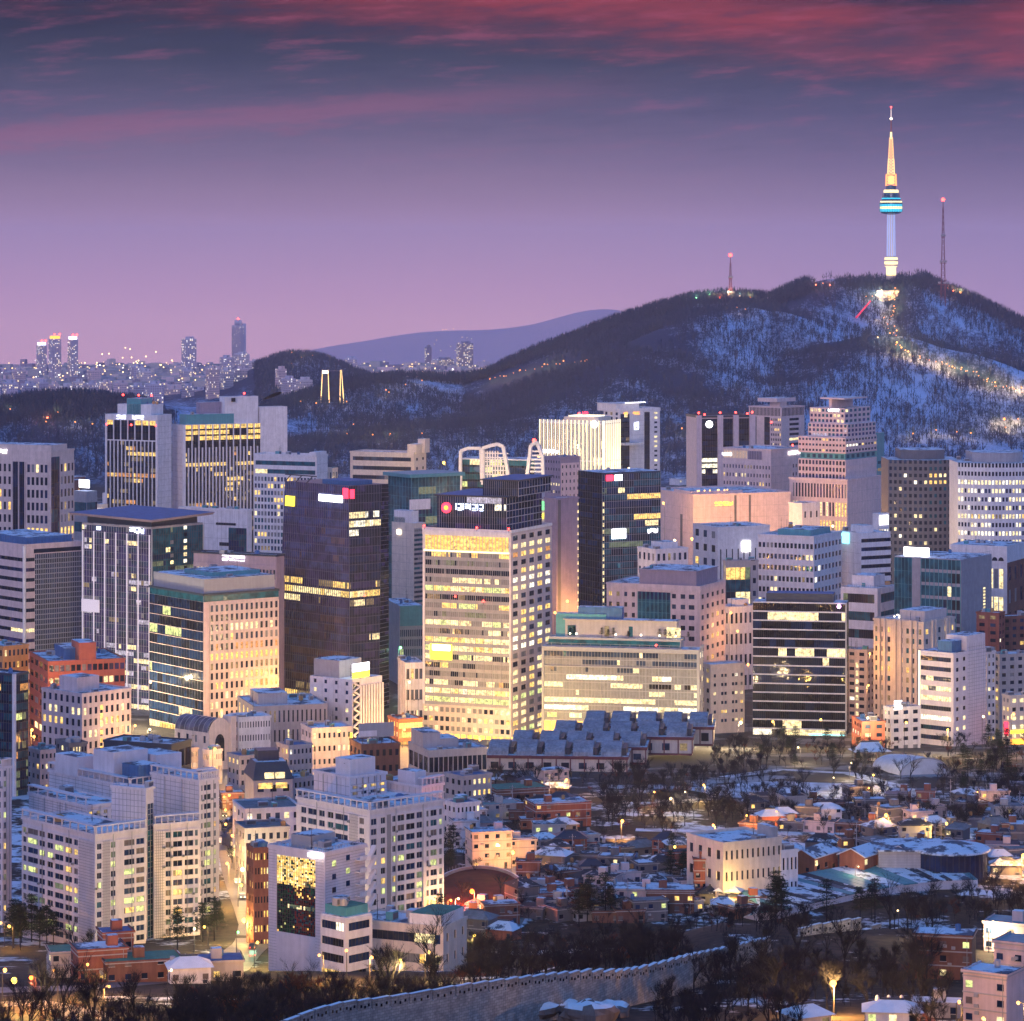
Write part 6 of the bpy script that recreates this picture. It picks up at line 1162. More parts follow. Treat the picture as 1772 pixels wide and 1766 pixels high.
for k in range(8): b.bx(m, 'R', b.w*.36, b.w*.42, 2+k*3.4, 4+k*3.4, .28, .36, L_A)
m.build('stair_window', b.o); b.done()
b = Bld('glass_office', 'dark teal glass corner block with one white edge fin', C_, -70, 24, 48, 1265, 1168, 58, wall=NAVY); b.body(); b.curtain('L', 22, 13, pal=[(G_T, 5), (G_N, 4), (L_DG, .6), (L_Y, .3)], spn=G_D, run=.5); b.curtain('R', 7, 13, pal=[(G_T, 4), (G_N, 3), (L_DG, .9), (L_G, .4), (L_O, .2)], spn=G_D, run=.5); m = MB(); m.box(-.8, .3, -.9, .2, 0, b.h+.5, WHITE); m.build('edge_fin', b.o); b.parapet(.6).clutter(3).done(False)
b = Bld('church_hall', 'stone hall with a round arched front under a half-barrel glass roof', 'church', 303, 362, 402, 1370, 1268, 48, wall=BEIGE); b.body(); n = 14; m = MB(); w, d = b.w, b.d
for i in range(n):
    t0, t1 = math.pi*i/n, math.pi*(i+1)/n; q = lambda t, y: (w*.45-w*.45*math.cos(t), y, b.h+w*.42*math.sin(t)); m.quad(q(t0, 1), q(t1, 1), q(t1, d), q(t0, d), glassy('barrel glass', (.13,.12,.17), .25)); 
    for y in np.linspace(1, d, 8): m.tube(q(t0, y), q(t1, y), .12, .12, MULL, 4)
m.build('barrel_roof', b.o); m = MB(); m.prism([(0, 0), (w*.9, 0), (w*.9, 1), (0, 1)], b.h, b.h+.5, BEIGE); pts = [(w*.45-w*.46*math.cos(math.pi*i/n), b.h+w*.43*math.sin(math.pi*i/n)) for i in range(n+1)]; k = len(m.v); m.v += [(x, -.02, z) for x, z in reversed(pts)]; m.f.append(tuple(range(k, k+n+1))); m.m.append(m.mi(BEIGE)); m.build('gable', b.o)
m = MB(); m.v += [(w*.45+w*.2*math.cos(t), -.12, b.h*.75+w*.26*math.sin(t)) for t in np.linspace(math.pi, 0, 9)]+[(w*.65, -.12, b.h*.3), (w*.25, -.12, b.h*.3)]; m.f.append(tuple(reversed(range(11)))); m.m.append(m.mi(G_D)); m.build('arched_window', b.o)
b.up('bell_tower', .88, 1.1, -.05, .2, b.h+w*.45, BEIGE, z=0); b.grid('L', 4, 3, wf=.3, hf=.5, pal=WARM); b.done()
simple('office_block', 'red-flanked white block with three rows of narrow paired windows', C_, 397, 413, 468, 1385, 1243, 22, WHITE, 3, 12, 4, SPARSE, .45, .45).done()
b = simple('office_block', 'long grey blue block with slit windows and white roof boxes', C_, 412, 440, 566, 1440, 1224, 16, GREY, 4, 16, 3, SPARSE, .35, .6, clut=9); b.up('penthouse', .1, .5, .2, .7, 5, GREY); b.done()
b = Bld('office_block', 'white block with zigzag lattice panel, striped flank and glowing white and yellow sign', C_, 537, 610, 661, 1470, 1176, 52, wall=WHITE); b.body(); b.grid('L', 4, 9, wf=.26, hf=.42, pal=[(G_N, 4), (L_C, 1.4), (L_Y, .6)], run=0); s1 = b.sR(622); m = MB()
for k in range(8):
    z0 = b.h*.08+b.h*.11*k; b.q(m, 'R', .2, s1, z0, z0+b.h*.11, .03, G_D)
    for sg in (0, 1):
        a0, a1 = (.3, s1-.2) if sg == 0 else (s1-.2, .3); m.tube((a0, -.3, z0+sg*b.h*.055), (a1, -.3, z0+(sg+1)*b.h*.055), .5, .5, WHITE, 4)
m.build('lattice', b.o); b.curtain('R', 8, 1, 1, b.z(1188), s1+.5, b.w, pal=[(G_D, 1)], fins=8, fin_mat=WHITE, fin_w=1.1, fin_d=.5, mv=0, mh=0); b.up('penthouse', .05, .8, .35, .95, b.z(1146)-b.h, GREY); m = MB(); m.box(b.w*.0, b.w*.55, -.4, .2, b.h+.5, b.h+3.4, SIGNY); m.box(b.w*.0, b.w*.55, -.4, .2, b.h+3.4, b.h+6.8, SIGNW); m.build('sign', b.o); b.clutter(4).done()
simple('office_block', 'black low block with a flat blue snowy roof among the back streets', 'building', 180, 296, 330, 1250, 1290, 66, NAVY, 10, 3, 2, [(G_D, 5), (L_Y, .15)], .8, .6, clut=6).done()
b = simple('shop_building', 'pink white shop with a brightly lit yellow ground floor and blue water tank', 'shop', 522, 540, 608, 1345, 1262, 20, PINK, 3, 8, 4, SPARSE, .45, .4, lr={0: HOT, 2: [(L_C, 2), (G_D, 1)]}, clut=6); m = MB(); b.bx(m, 'R', b.w*.3, b.w, .5, 4, .3, .6, L_A); b.bx(m, 'R', b.w-.6, b.w+.2, 0, b.h*.9, .3, 1, SIGNY); m.build('shopfront', b.o); b.done()
b = simple('billboard_building', 'dark red low block carrying a broad rooftop billboard frame', 'building', 606, 626, 692, 1300, 1290, 18, RBROWN, 3, 6, 3, [(G_D, 4), (L_W, .1)], .5, .4, clut=4); m = MB(); m.box(-1, b.w*.85, .5, 1, b.h+3, b.h+8.5, MULL, SNOWR); [m.tube((b.w*f_, 1.5, b.h), (b.w*f_, 1.2, b.h+8), .15, .15, MULLD, 4) for f_ in (.05, .3, .55, .8)]; m.box(-1.1, b.w*.4, .35, .5, b.h+3.4, b.h+5.6, WHITE); m.build('billboard', b.o); b.done()
b = simple('office_block', 'grey blue low office with a dark window band and stepped white roof blocks', C_, 708, 742, 842, 1255, 1300, 20, GREY, 4, 12, 2, [(G_D, 5), (L_Y, .4)], .85, .55, clut=6); b.up('penthouse', .0, .3, .3, .9, 6, GREY); b.up('penthouse', .3, .62, .3, .8, 3.5, GREY); b.done()
for lab, xl, xc, xr, Y, yt, a, wall, pal in (('dark low shop lit from within behind the tiled flats', 98, 120, 150, 1200, 1288, 30, DGREY, BUSY), ('rosy low block glowing from the street near the teal glass corner', 48, 70, 112, 1290, 1300, 35, PINK, SPARSE), ('pale low office with glowing ground windows below the arched hall', 310, 330, 342, 1290, 1296, 40, CREAM, BUSY), ('narrow white building at the back of the road bend', 352, 362, 384, 1310, 1300, 40, WHITE, BUSY),
    ('white flat-topped building with a wide blue glass strip beside the road', 404, 424, 520, 1085, 1402, 16, WHITE, SPARSE), ('snow-topped garage block beside the lit road', 408, 425, 500, 1040, 1436, 18, GREY, SPARSE), ('brick house with arched lit windows beside the coloured glass hall', 428, 440, 470, 930, 1470, 20, BRICK, HOT+[(G_D, 4)]), ('grey block beside the dark mansard house', 470, 500, 545, 1180, 1350, 40, GREY, SPARSE), ('blue grey shed behind the dark mansard house', 395, 415, 470, 1230, 1310, 30, GREY, SPARSE), ('teal-roofed store behind the lit shop', 480, 500, 540, 1270, 1292, 30, CONC, SPARSE),
    ('low pale workshop right of the pink flats', 768, 790, 830, 1120, 1392, 30, WHITE, SPARSE), ('blue grey low block between the pink flats and the museum', 770, 800, 850, 1190, 1345, 35, GREY, SPARSE)):
    b = simple('building', lab, 'building', xl, xc, xr, Y, yt, a, wall, 3, 6, max(2, int((CZ-(yt-YH)/F*Y-gz((xc-886)/F*Y, Y))/3.4)), pal, .5, .45, clut=4, roof=rnd.choice([SNOWR, MEMB, BLUER])); b.done()
b = Bld('mansard_house', 'dark mansard-roofed house with two wide lit attic windows', 'house', 424, 440, 506, 1165, 1350, 14, wall=CONC); b.body(); b.grid('R', 3, 3, wf=.5, hf=.4, pal=SPARSE); w, d, h = b.w, b.d, b.h; m = MB(); m.hexa([(-.5, -.5, h), (w+.5, -.5, h), (w+.5, d+.5, h), (-.5, d+.5, h), (w*.1, d*.25, h+5.5), (w*.9, d*.25, h+5.5), (w*.9, d*.8, h+5.5), (w*.1, d*.8, h+5.5)], NAVY, SNOWR); m.build('roof', b.o)
m = MB(); m.box(w*.2, w*.75, d*.4, d*.8, h+5.5, h+9, NAVY); m.build('penthouse', b.o)
for f0, f1 in ((.28, .52), (.56, .80)): m = MB(); m.box(w*f0, w*f1, -.15, .9, h+.4, h+2.4, L_C); m.build('attic_window', b.o)
for f0, f1 in ((.1, .48), (.56, .86)): m = MB(); b.bx(m, 'R', w*f0, w*f1, h-3, h-1, .29, .34, L_Y); m.build('window', b.o)
b.done()
# museum with rows of barrel roofs
VAULT = plain('snow-dusted metal vault', (.26,.30,.36), .6, .5, .2)
def museum():
    x, y, z = hit(1000, 1335); o = empty('museum', (x, y, z-1), math.radians(-5)); tag(o, 'red-walled museum under many rows of snowy barrel-vaulted roofs', 'museum'); k = y/F
    MAROON = plain('maroon fascia', (.16,.045,.06), .6)
    for r, (x0, x1, yy, hh, nv) in enumerate(((-160, 85, 0, 6, 5), (-128, 112, 27, 6, 5), (-62, 190, 54, 6.5, 5), (-14, 224, 82, 7, 5))):
        x0 *= k; x1 *= k; m = MB(); m.box(x0, x1, yy, yy+22, 0, hh, CREAM); m.build('wall', o); m = MB(); m.box(x0-.6, x1+.6, yy-.6, yy+22.6, hh, hh+1.3, MAROON, SNOWR); m.box(x0, x1, yy-.25, yy-.01, 0, .8, MAROON); [m.box(x0+(x1-x0)*i/10-.25, x0+(x1-x0)*i/10+.25, yy-.3, yy-.01, .8, hh, MAROON) for i in range(11)]; m.build('fascia', o)
        W_ = (x1-x0)/nv
        for i in range(nv):
            m = MB(); n = 10; c0 = x0+W_*i+1; c1 = x0+W_*(i+1)-2.4; R_ = 11; cy = yy+11
            for j in range(n):
                t0, t1 = math.pi*j/n, math.pi*(j+1)/n; q = lambda t, xx: (xx, cy-R_*math.cos(t), hh+1.3+R_*.42*math.sin(t)); m.quad(q(t0, c0), q(t0, c1), q(t1, c1), q(t1, c0), VAULT)
            for xx, fl_ in ((c0, 1), (c1, 0)):
                pts = [(xx, cy-R_*math.cos(math.pi*j/n), hh+1.3+R_*.42*math.sin(math.pi*j/n)) for j in range(n+1)]; k_ = len(m.v); m.v += pts if fl_ else pts[::-1]; m.f.append(tuple(range(k_, k_+n+1))); m.m.append(m.mi(GREY))
            m.build('vault_roof', o); m = MB(); m.box(c1+.2, c1+2.0, yy+3, yy+19, hh+1.3, hh+4.2, NAVY); m.build('skylight', o)
        for i in range(8): c = x0+(x1-x0)*(i+.5)/8; m = MB(); m.box(c-1.6, c+1.6, yy-.08, yy-.001, 2, hh-1.5, choose([(G_D, 4), (L_DIM, 1), (G_B, 2)])); m.build('window', o)
museum()
# school, brick gabled terraces, curved gallery, dome tent, pavilion
b = Bld('school', 'long white school with a snowy roof and rows of dark windows', 'school', 1190, 1252, 1352, 1000, 1462, 30, wall=CREAM); b.body(); b.grid('L', 4, 3, wf=.4, hf=.42, pal=[(G_D, 5), (G_N, 2)], style='sash'); b.grid('R', 11, 3, wf=.4, hf=.42, pal=[(G_D, 5), (G_N, 2), (L_DIM, .4)], style='sash'); b.up('stair_block', .9, 1.0, .1, .5, 3.5, CONC); b.parapet(.8); b.clutter(3); b.done()
simple('building', 'small white wing with a brick end at the school', 'school', 1340, 1352, 1380, 1010, 1474, 26, WHITE, 2, 4, 2, SPARSE).done()
def gabled(name, label, px, py, w, d, h, rh, rz, wall, roof=SNOWR, group=None, cat='house', trim=WHITE, wins=3, litp=.25, lim=None):
    x, y, z = hit(px, py); o = empty(name, (x, y, z-.6), math.radians(rz)); tag(o, label, cat, group)
    m = MB(); m.box(-w/2, w/2, 0, d, 0, h, wall); m.tri((-w/2, 0, h), (w/2, 0, h), (0, 0, h+rh), wall); m.tri((w/2, d, h), (-w/2, d, h), (0, d, h+rh), wall); m.build('wall', o)
    e = .7; m = MB(); sl = rh/(w/2)
    for sgn in (-1, 1):
        A = [(0, -e, h+rh+.05), (sgn*(w/2+e), -e, h-sl*e+.05), (sgn*(w/2+e), d+e, h-sl*e+.05), (0, d+e, h+rh+.05)]; B = [(x_, y_, z_+.35) for x_, y_, z_ in A]
        if sgn > 0: A, B = A, B
        else: A, B = A[::-1], B[::-1]
        m.hexa([*A, *B], trim, roof)
    m.build('roof', o)
    for k in range(wins):
        c = d*(k+.5)/wins; zz = h*.35+rnd.uniform(0, h*.25); m = MB(); m.box(w/2+.001, w/2+.08, c-.8, c+.8, zz, zz+1.4, rnd.choice([L_Y, L_C]) if rnd.random() < litp else G_D); m.box(w/2+.001, w/2+.2, c-.9, c+.9, zz-.12, zz, CONC); m.build('window', o)
    for c, zz in ((-w*.22, h*.5), (w*.22, h*.5)):
        if rnd.random() < .6: m = MB(); m.box(c-.5, c+.5, -.08, -.001, zz, zz+1.2, rnd.choice([L_Y, G_D, G_D])); m.build('window', o)
    return o
for lab, px, py in (('leftmost gabled brick house of the row above the curved gallery, in the shade', 1336, 1532), ('tall gabled brick house, second of the row, lit window at its corner', 1388, 1530), ('gabled brick house with an orange end wall, third of the row', 1474, 1528), ('gabled brick house half hidden by the pale gallery wall', 1556, 1522)):
    g = gabled('gabled_house', lab, px, py, 8.6, 15, 9.0, 2.0, -34, RBROWN if 'shade' in lab else plain('orange brick', (.36,.13,.08), .85, .3), wins=3, litp=.3); m = MB(); m.box(4.31, 4.5, .4, 1.8, 6.4, 8.0, L_C); m.build('window', g)  # shaded house gets a darker brick: shade put into its colour
def gallery():
    x, y, z = hit(1500, 1596); z += 1.0; o = empty('gallery_building', (x, y, z-2), 0); tag(o, 'long curved modern gallery with a seamed snowy roof and a round glass drum', 'gallery'); k = y/F; px = lambda p: (p-1500)*k
    path = [(-212, 4), (-190, 0), (-150, 3), (-80, 16), (0, 30), (80, 42), (165, 50), (235, 52)]; W_ = 26; m = MB(); rf = MB(); n = len(path); L_ = []; R_ = []
    for i, (a, c) in enumerate(path):
        p = Vector((a*k, c, 0)); t = (Vector((path[min(n-1, i+1)][0]*k, path[min(n-1, i+1)][1], 0))-Vector((path[max(0, i-1)][0]*k, path[max(0, i-1)][1], 0))).normalized(); q = Vector((-t.y, t.x, 0)); ww = W_*(.45 if i == 0 else 1); L_.append(p+q*ww); R_.append(p)
    for i in range(n-1):
        h0, h1 = (3.4 if i else 1.4), 3.4; a, c, d, e = R_[i], R_[i+1], L_[i+1], L_[i]
        m.hexa([(a.x, a.y, 0), (c.x, c.y, 0), (d.x, d.y, 0), (e.x, e.y, 0), (a.x, a.y, h0), (c.x, c.y, h1), (d.x, d.y, h1+1.6), (e.x, e.y, h0+1.6)], TILE)
        S_ = 6
        for s_ in range(S_):
            u0, u1 = s_/S_, (s_+.9)/S_; A, B, D, E = a.lerp(c, u0), a.lerp(c, u1), e.lerp(d, u1), e.lerp(d, u0); za = h0+(h1-h0)*u0; zb_ = h0+(h1-h0)*u1
            rf.hexa([(A.x, A.y-.5, za+.01), (B.x, B.y-.5, zb_+.01), (D.x, D.y, zb_+1.61), (E.x, E.y, za+1.61), (A.x, A.y-.5, za+.3), (B.x, B.y-.5, zb_+.3), (D.x, D.y, zb_+1.9), (E.x, E.y, za+1.9)], rnd.choice([PATCH, SNOWR, SNOWR, TEALP]))
    m.build('wall', o); rf.build('seamed_roof', o)
    cx, cy = px(1698), 70; m = MB(); m.lathe([(11.5, 0), (11.5, 9.5)], G_N, 32, (cx, cy)); [m.tube((cx+11.6*math.cos(t), cy+11.6*math.sin(t), 0), (cx+11.6*math.cos(t), cy+11.6*math.sin(t), 9.5), .09, .09, MULLD, 4) for t in np.linspace(0, 6.28, 40)]; m.build('glass_drum', o)
    m = MB(); m.lathe([(12.6, 9.5), (12.6, 10.0), (11.5, 10.5), (.05, 12.2)], SNOWR, 32, (cx, cy)); m.build('drum_roof', o); m = MB(); m.box(px(1562), px(1650), 64, 80, 0, 10, plain('pale cladding', (.50,.48,.50), .7)); m.box(px(1560), px(1690), 62.5, 84, 10, 10.5, SNOWR); m.build('hall', o)
    m = MB(); [m.box(px(1562), px(1650), 63.9, 63.99, .9*i, .9*i+.06, JOINT) for i in range(1, 11)]; m.build('panel_joint', o)
gallery()
def dome_tent():
    x, y, z = hit(1600, 1340); o = empty('event_tent', (x, y, z-.5), math.radians(20)); tag(o, 'big white ribbed dome tent in the snowy park', 'tent'); m = MB(); n, mm = 18, 10; k = y/F; R_ = 48*k
    for i in range(n):
        for j in range(mm):
            q = lambda a, c: (R_*math.cos(math.pi*a/n)*(1-.25*c/mm), c/mm*30, R_*.62*math.sin(math.pi*a/n)*(1-.35*(c/mm)**2)); m.quad(q(i, j), q(i+1, j), q(i+1, j+1), q(i, j+1), MEMB2)
    pts = [(R_*math.cos(math.pi*a/n), 0, R_*.62*math.sin(math.pi*a/n)) for a in range(n+1)]; k_ = len(m.v); m.v += pts; m.f.append(tuple(range(k_, k_+n+1))); m.m.append(m.mi(MEMB2)); m.build('membrane', o)
    m = MB(); [m.tube((R_*1.01*math.cos(math.pi*a/n), -.1, R_*.63*math.sin(math.pi*a/n)), (R_*1.01*math.cos(math.pi*(a+1)/n), -.1, R_*.63*math.sin(math.pi*(a+1)/n)), .3, .3, MULL, 5) for a in range(n)]; m.build('rib', o)
MEMB2 = plain('tent membrane', (.60,.62,.68), .7, .12, .3, .2, 0, False)
dome_tent()
def pavilion():
    x, y, z = hit(1505, 1316); o = empty('pavilion', (x, y, z-.3), math.radians(12)); tag(o, 'open timber pavilion with a wide snowy hipped tile roof', 'pavilion'); m = MB(); w, d = 13, 9
    for a, c in ((-.8, -.8), (-.27, -.8), (.27, -.8), (.8, -.8), (-.8, .8), (.8, .8)): c_ = MB(); c_.tube((a*w*.5, c*d*.5, 0), (a*w*.5, c*d*.5, 4.2), .25, .22, RBROWN, 8); c_.build('column', o)
    e = [(-w*.62, -d*.62, 4.6), (w*.62, -d*.62, 4.6), (w*.62, d*.62, 4.6), (-w*.62, d*.62, 4.6)]; mid = [(-w*.4, -d*.32, 5.7), (w*.4, -d*.32, 5.7), (w*.4, d*.32, 5.7), (-w*.4, d*.32, 5.7)]; t = [(-w*.3, -.15, 8.2), (w*.3, -.15, 8.2), (w*.3, .15, 8.2), (-w*.3, .15, 8.2)]; m.hexa(e+mid, NAVY, SNOW); 
    for i in range(4): m.quad(mid[i], mid[(i+1) % 4], t[(i+1) % 4], t[i], SNOW); m.quad((e[i][0]*1.0, e[i][1], 4.62), (e[(i+1) % 4][0], e[(i+1) % 4][1], 4.62), (mid[(i+1) % 4][0], mid[(i+1) % 4][1], 5.72), (mid[i][0], mid[i][1], 5.72), SNOW)
    m.box(-w*.34, w*.34, -.3, .3, 8.1, 8.7, NAVY); m.build('roof', o); m = MB(); m.box(-w*.5, w*.5, -d*.5, d*.5, -.2, .5, CONC); m.build('platform', o)
pavilion()

b = Bld('shop_building', 'red block added for its orange glow in the gap left of the bright main block', 'shop', 672, 690, 731, 1535, 1246, 22, wall=RUST); b.body(); b.ribbon('R', 3, 0, b.h-.5, hf=.6, n=9, pal=[(L_O, 3), (L_A, 2), (L_Y, 1)], mat=RUST); b.grid('L', 4, 3, wf=.5, hf=.5, pal=HOT); b.parapet(.6).clutter(4).done()  # added block; its glowing windows stand in for amber light in the street
# ------------------------------------------------------------------ streets, houses, wall, trees, lamps
def drape(name, pts, width, mat, lift=.12, kind='structure', step=6.0):
    """a road laid over the land along photo pixels"""
    P3 = [Vector(hit(*p)) for p in pts]; out = [P3[0]]
    for a, c in zip(P3, P3[1:]):
        n = max(1, int((c-a).length/step)); out += [a.lerp(c, (i+1)/n) for i in range(n)]
    m = MB(); L = []
    for i, p in enumerate(out):
        t = out[min(len(out)-1, i+1)]-out[max(0, i-1)]; t.z = 0; t.normalize(); q = Vector((-t.y, t.x, 0))*width/2; row = []
        for u_ in (-1, -.33, .33, 1): v = p+q*u_; row.append((v.x, v.y, max(gz(v.x, v.y), gz(p.x, p.y)-.3)+lift))
        L.append(row)
    for r, s_ in zip(L, L[1:]):
        for i in range(3): m.quad(r[i], r[i+1], s_[i+1], s_[i], mat)
    tag(m.build(name), kind=kind); return out
ASPH = plain('wet asphalt', (.15,.14,.14), .45, .3, .2, .5, 0, False); PAVE = plain('pale paving', (.34,.32,.31), .8, .2, .3, .3, 0, False); SNOWG = plain('trodden snow', (.62,.66,.74), .9, .5, .12, .2, 0, False)
road = drape('road', [(396,1300),(392,1350),(396,1400),(402,1450),(414,1510),(432,1560),(446,1600),(436,1635),(405,1665),(340,1690),(240,1702),(120,1712),(-40,1718)], 11, ASPH)
drape('road', [(700,1290),(706,1310),(716,1330)], 14, ASPH); drape('road', [(-60,1745),(60,1735),(140,1752),(180,1790)], 9, ASPH); drape('path', [(880,1500),(905,1530),(905,1570),(885,1605)], 5, PAVE); drape('path', [(1255,1345),(1350,1332),(1470,1338),(1560,1362)], 7, SNOWG, .10); drape('path', [(1100,1436),(1230,1440),(1400,1425),(1500,1410)], 8, SNOWG, .10)
drape('snowfield', [(1270,1380),(1360,1372),(1450,1376),(1560,1385)], 60, SNOWG, .05)

# sports court with a curved retaining wall
x, y, z = hit(828, 1548); CLAY = plain('red clay', (.22,.055,.035), .95, .25, .12, .1, 0, False); m = MB(); n = 40; rx, ry = 13.5, 38
cz_ = z+.6; ring = [(x+rx*math.cos(2*math.pi*i/n), y+ry*math.sin(2*math.pi*i/n)) for i in range(n)]; m.prism(ring, cz_-3, cz_, CLAY); tag(m.build('sports_court'), kind='structure')
m = MB()
for i in range(n):
    if 26 <= i <= 33: continue
    t0, t1 = 2*math.pi*i/n, 2*math.pi*(i+1)/n; q = lambda t, e: (x+(rx+e)*math.cos(t), y+(ry+e)*math.sin(t)); a, c, d, e = q(t0, .3), q(t1, .3), q(t1, .9), q(t0, .9); m.hexa([(*a, cz_-3), (*c, cz_-3), (*d, cz_-3), (*e, cz_-3), (*a, cz_+.9), (*c, cz_+.9), (*d, cz_+.9), (*e, cz_+.9)], PAVE, SNOW)
w_ = m.build('court_wall'); tag(w_, 'pale curved low wall topped with snow round the red clay court', 'wall'); m = MB()
for i in range(0, n*2):
    if 52 <= i <= 68: continue
    t = math.pi*i/n; m.tube((x+(rx+.6)*math.cos(t), y+(ry+.6)*math.sin(t), cz_+.9), (x+(rx+.6)*math.cos(t), y+(ry+.6)*math.sin(t), cz_+2), .07, .07, MULL, 4)
m.build('railing', w_)
# fortress wall
def fortress(name, label, pts, hgt, ruin=False):
    STONE = MATS.get('fortress stone')
    if not STONE:
        t = MatTree('fortress stone'); br = t.n('ShaderNodeTexBrick'); mpn = t.n('ShaderNodeCombineXYZ'); sx = t.n('ShaderNodeSeparateXYZ'); p = t.pos(); t.l(p, sx.inputs[0]); t.l(sx.outputs[0], mpn.inputs[0]); t.l(sx.outputs[2], mpn.inputs[1]); t.l(mpn.outputs[0], br.inputs['Vector'])
        br.inputs['Scale'].default_value = 1.0; br.inputs['Brick Width'].default_value = .8; br.inputs['Row Height'].default_value = .5; br.inputs['Mortar Size'].default_value = .03; br.inputs['Color1'].default_value = (.44,.42,.40,1); br.inputs['Color2'].default_value = (.28,.27,.27,1); br.inputs['Mortar'].default_value = (.16,.16,.16,1)
        nz_ = t.noise(p, .5, 5, .65); t.l(t.mix(t.smooth(nz_, .3, .65, .4, 1), (.10,.10,.11,1), br.outputs[0]), t.b.inputs['Base Color']); t.b.inputs['Roughness'].default_value = .9; MATS['fortress stone'] = STONE = t.m
    P3 = [Vector(P(px, py, Y)) for px, py, Y in pts]; o = empty(name, P3[0]); tag(o, label, 'wall'); b0 = P3[0]; out = []
    for a, c in zip(P3, P3[1:]):
        n = max(1, round((c-a).length/4.6)); out += [(a.lerp(c, i/n), a.lerp(c, (i+1)/n)) for i in range(n)]
    body = MB(); zc = None
    for i, (a, c) in enumerate(out):
        d = c-a; d.z = 0; t = d.normalized(); q = Vector((-t.y, t.x, 0)); top = max(a.z, c.z) if not ruin else (a.z+c.z)/2+rnd.uniform(-.4, .3); a_ = a-b0; c_ = c-b0; zt_ = top-b0.z; zb_ = min(gz(a.x, a.y), gz(c.x, c.y), top-hgt)-1-b0.z
        J = lambda p, u_, z_: (p.x+q.x*u_, p.y+q.y*u_, z_)
        body.hexa([J(a_, -1.1, zb_), J(c_, -1.1, zb_), J(c_, .9, zb_), J(a_, .9, zb_), J(a_, -.6, zt_-1.7), J(c_, -.6, zt_-1.7), J(c_, .9, zt_-1.7), J(a_, .9, zt_-1.7)], STONE, SNOW)
        if ruin and rnd.random() < .3: continue
        g = t*.22; m = MB(); A, C = a_+g, c_-g; m.hexa([J(A, -.6, zt_-1.71), J(C, -.6, zt_-1.71), J(C, .1, zt_-1.71), J(A, .1, zt_-1.71), J(A, -.6, zt_), J(C, -.6, zt_), J(C, .1, zt_), J(A, .1, zt_)], STONE)
        m.hexa([J(A, -.75, zt_+.01), J(C, -.75, zt_+.01), J(C, .25, zt_+.01), J(A, .25, zt_+.01), J(A, -.72, zt_+.22), J(C, -.72, zt_+.22), J(C, .2, zt_+.22), J(A, .2, zt_+.22)], STONE, SNOW)
        for f_ in (.2, .5, .8): v = A.lerp(C, f_); s_ = t*.2; v0, v1 = v-s_, v+s_; dz_ = -.25 if f_ == .5 else 0; m.hexa([J(v0, -.68, zt_-1.15+dz_), J(v1, -.68, zt_-1.15+dz_), J(v1, -.59, zt_-1.15+dz_), J(v0, -.59, zt_-1.15+dz_), J(v0, -.68, zt_-.65+dz_), J(v1, -.68, zt_-.65+dz_), J(v1, -.59, zt_-.65+dz_), J(v0, -.59, zt_-.65+dz_)], G_K)
        m.build('battlement', o)
    body.build('rampart', o)
fortress('fortress_wall', 'old stone fortress wall with snow-capped battlements sweeping across the dark slope', [(440,1800,575),(490,1768,580),(540,1748,588),(590,1736,595),(640,1730,600),(705,1721,606),(785,1708,614),(870,1697,624),(940,1689,634),(1000,1684,644),(1060,1684,656),(1100,1678,668),(1150,1666,682),(1190,1655,696),(1240,1645,712),(1285,1634,728),(1330,1625,742)], 4.6)
fortress('fortress_wall', 'pinkish ruined stretch of fortress wall among bare trees below the curved gallery', [(1380,1606,760),(1420,1599,766),(1470,1590,774),(1505,1597,780),(1540,1602,786),(1590,1610,792)], 5.5, True)
# snow-capped boulders below the wall
ROCK = plain('granite boulder', (.20,.16,.15), .95, .35, .5)
for i, (px, py, r_) in enumerate(((968,1730,2.6),(1000,1748,3.6),(1035,1745,2.8),(955,1762,3.2),(915,1768,2.6),(1062,1760,2.2),(1015,1770,3.0))):
    x, y, z = hit(px, py); me = MB(); n = 9; k0 = len(me.v)
    for a in range(n+1):
        for c in range(14):
            th, ph = math.pi*a/n, 2*math.pi*c/14; v = Vector((math.sin(th)*math.cos(ph)*1.5, math.sin(th)*math.sin(ph)*1.1, math.cos(th)*.75)); v *= r_*(.8+.45*mnoise.noise(v*1.1+Vector((i*7, 0, 0)))); me.v.append(tuple(v))
    for a in range(n):
        for c in range(14): me.f.append((k0+a*14+c, k0+(a+1)*14+c, k0+(a+1)*14+(c+1) % 14, k0+a*14+(c+1) % 14)); me.m.append(me.mi(SNOW if a < 3 and rnd.random() < .85 else ROCK))
    o = me.build('boulder', None, (x, y, z+.55*r_)); o.scale = (1.5,)*3; tag(o, 'snow-capped granite boulder in the heap below the fortress wall', 'boulder', 'boulders below the fortress wall')

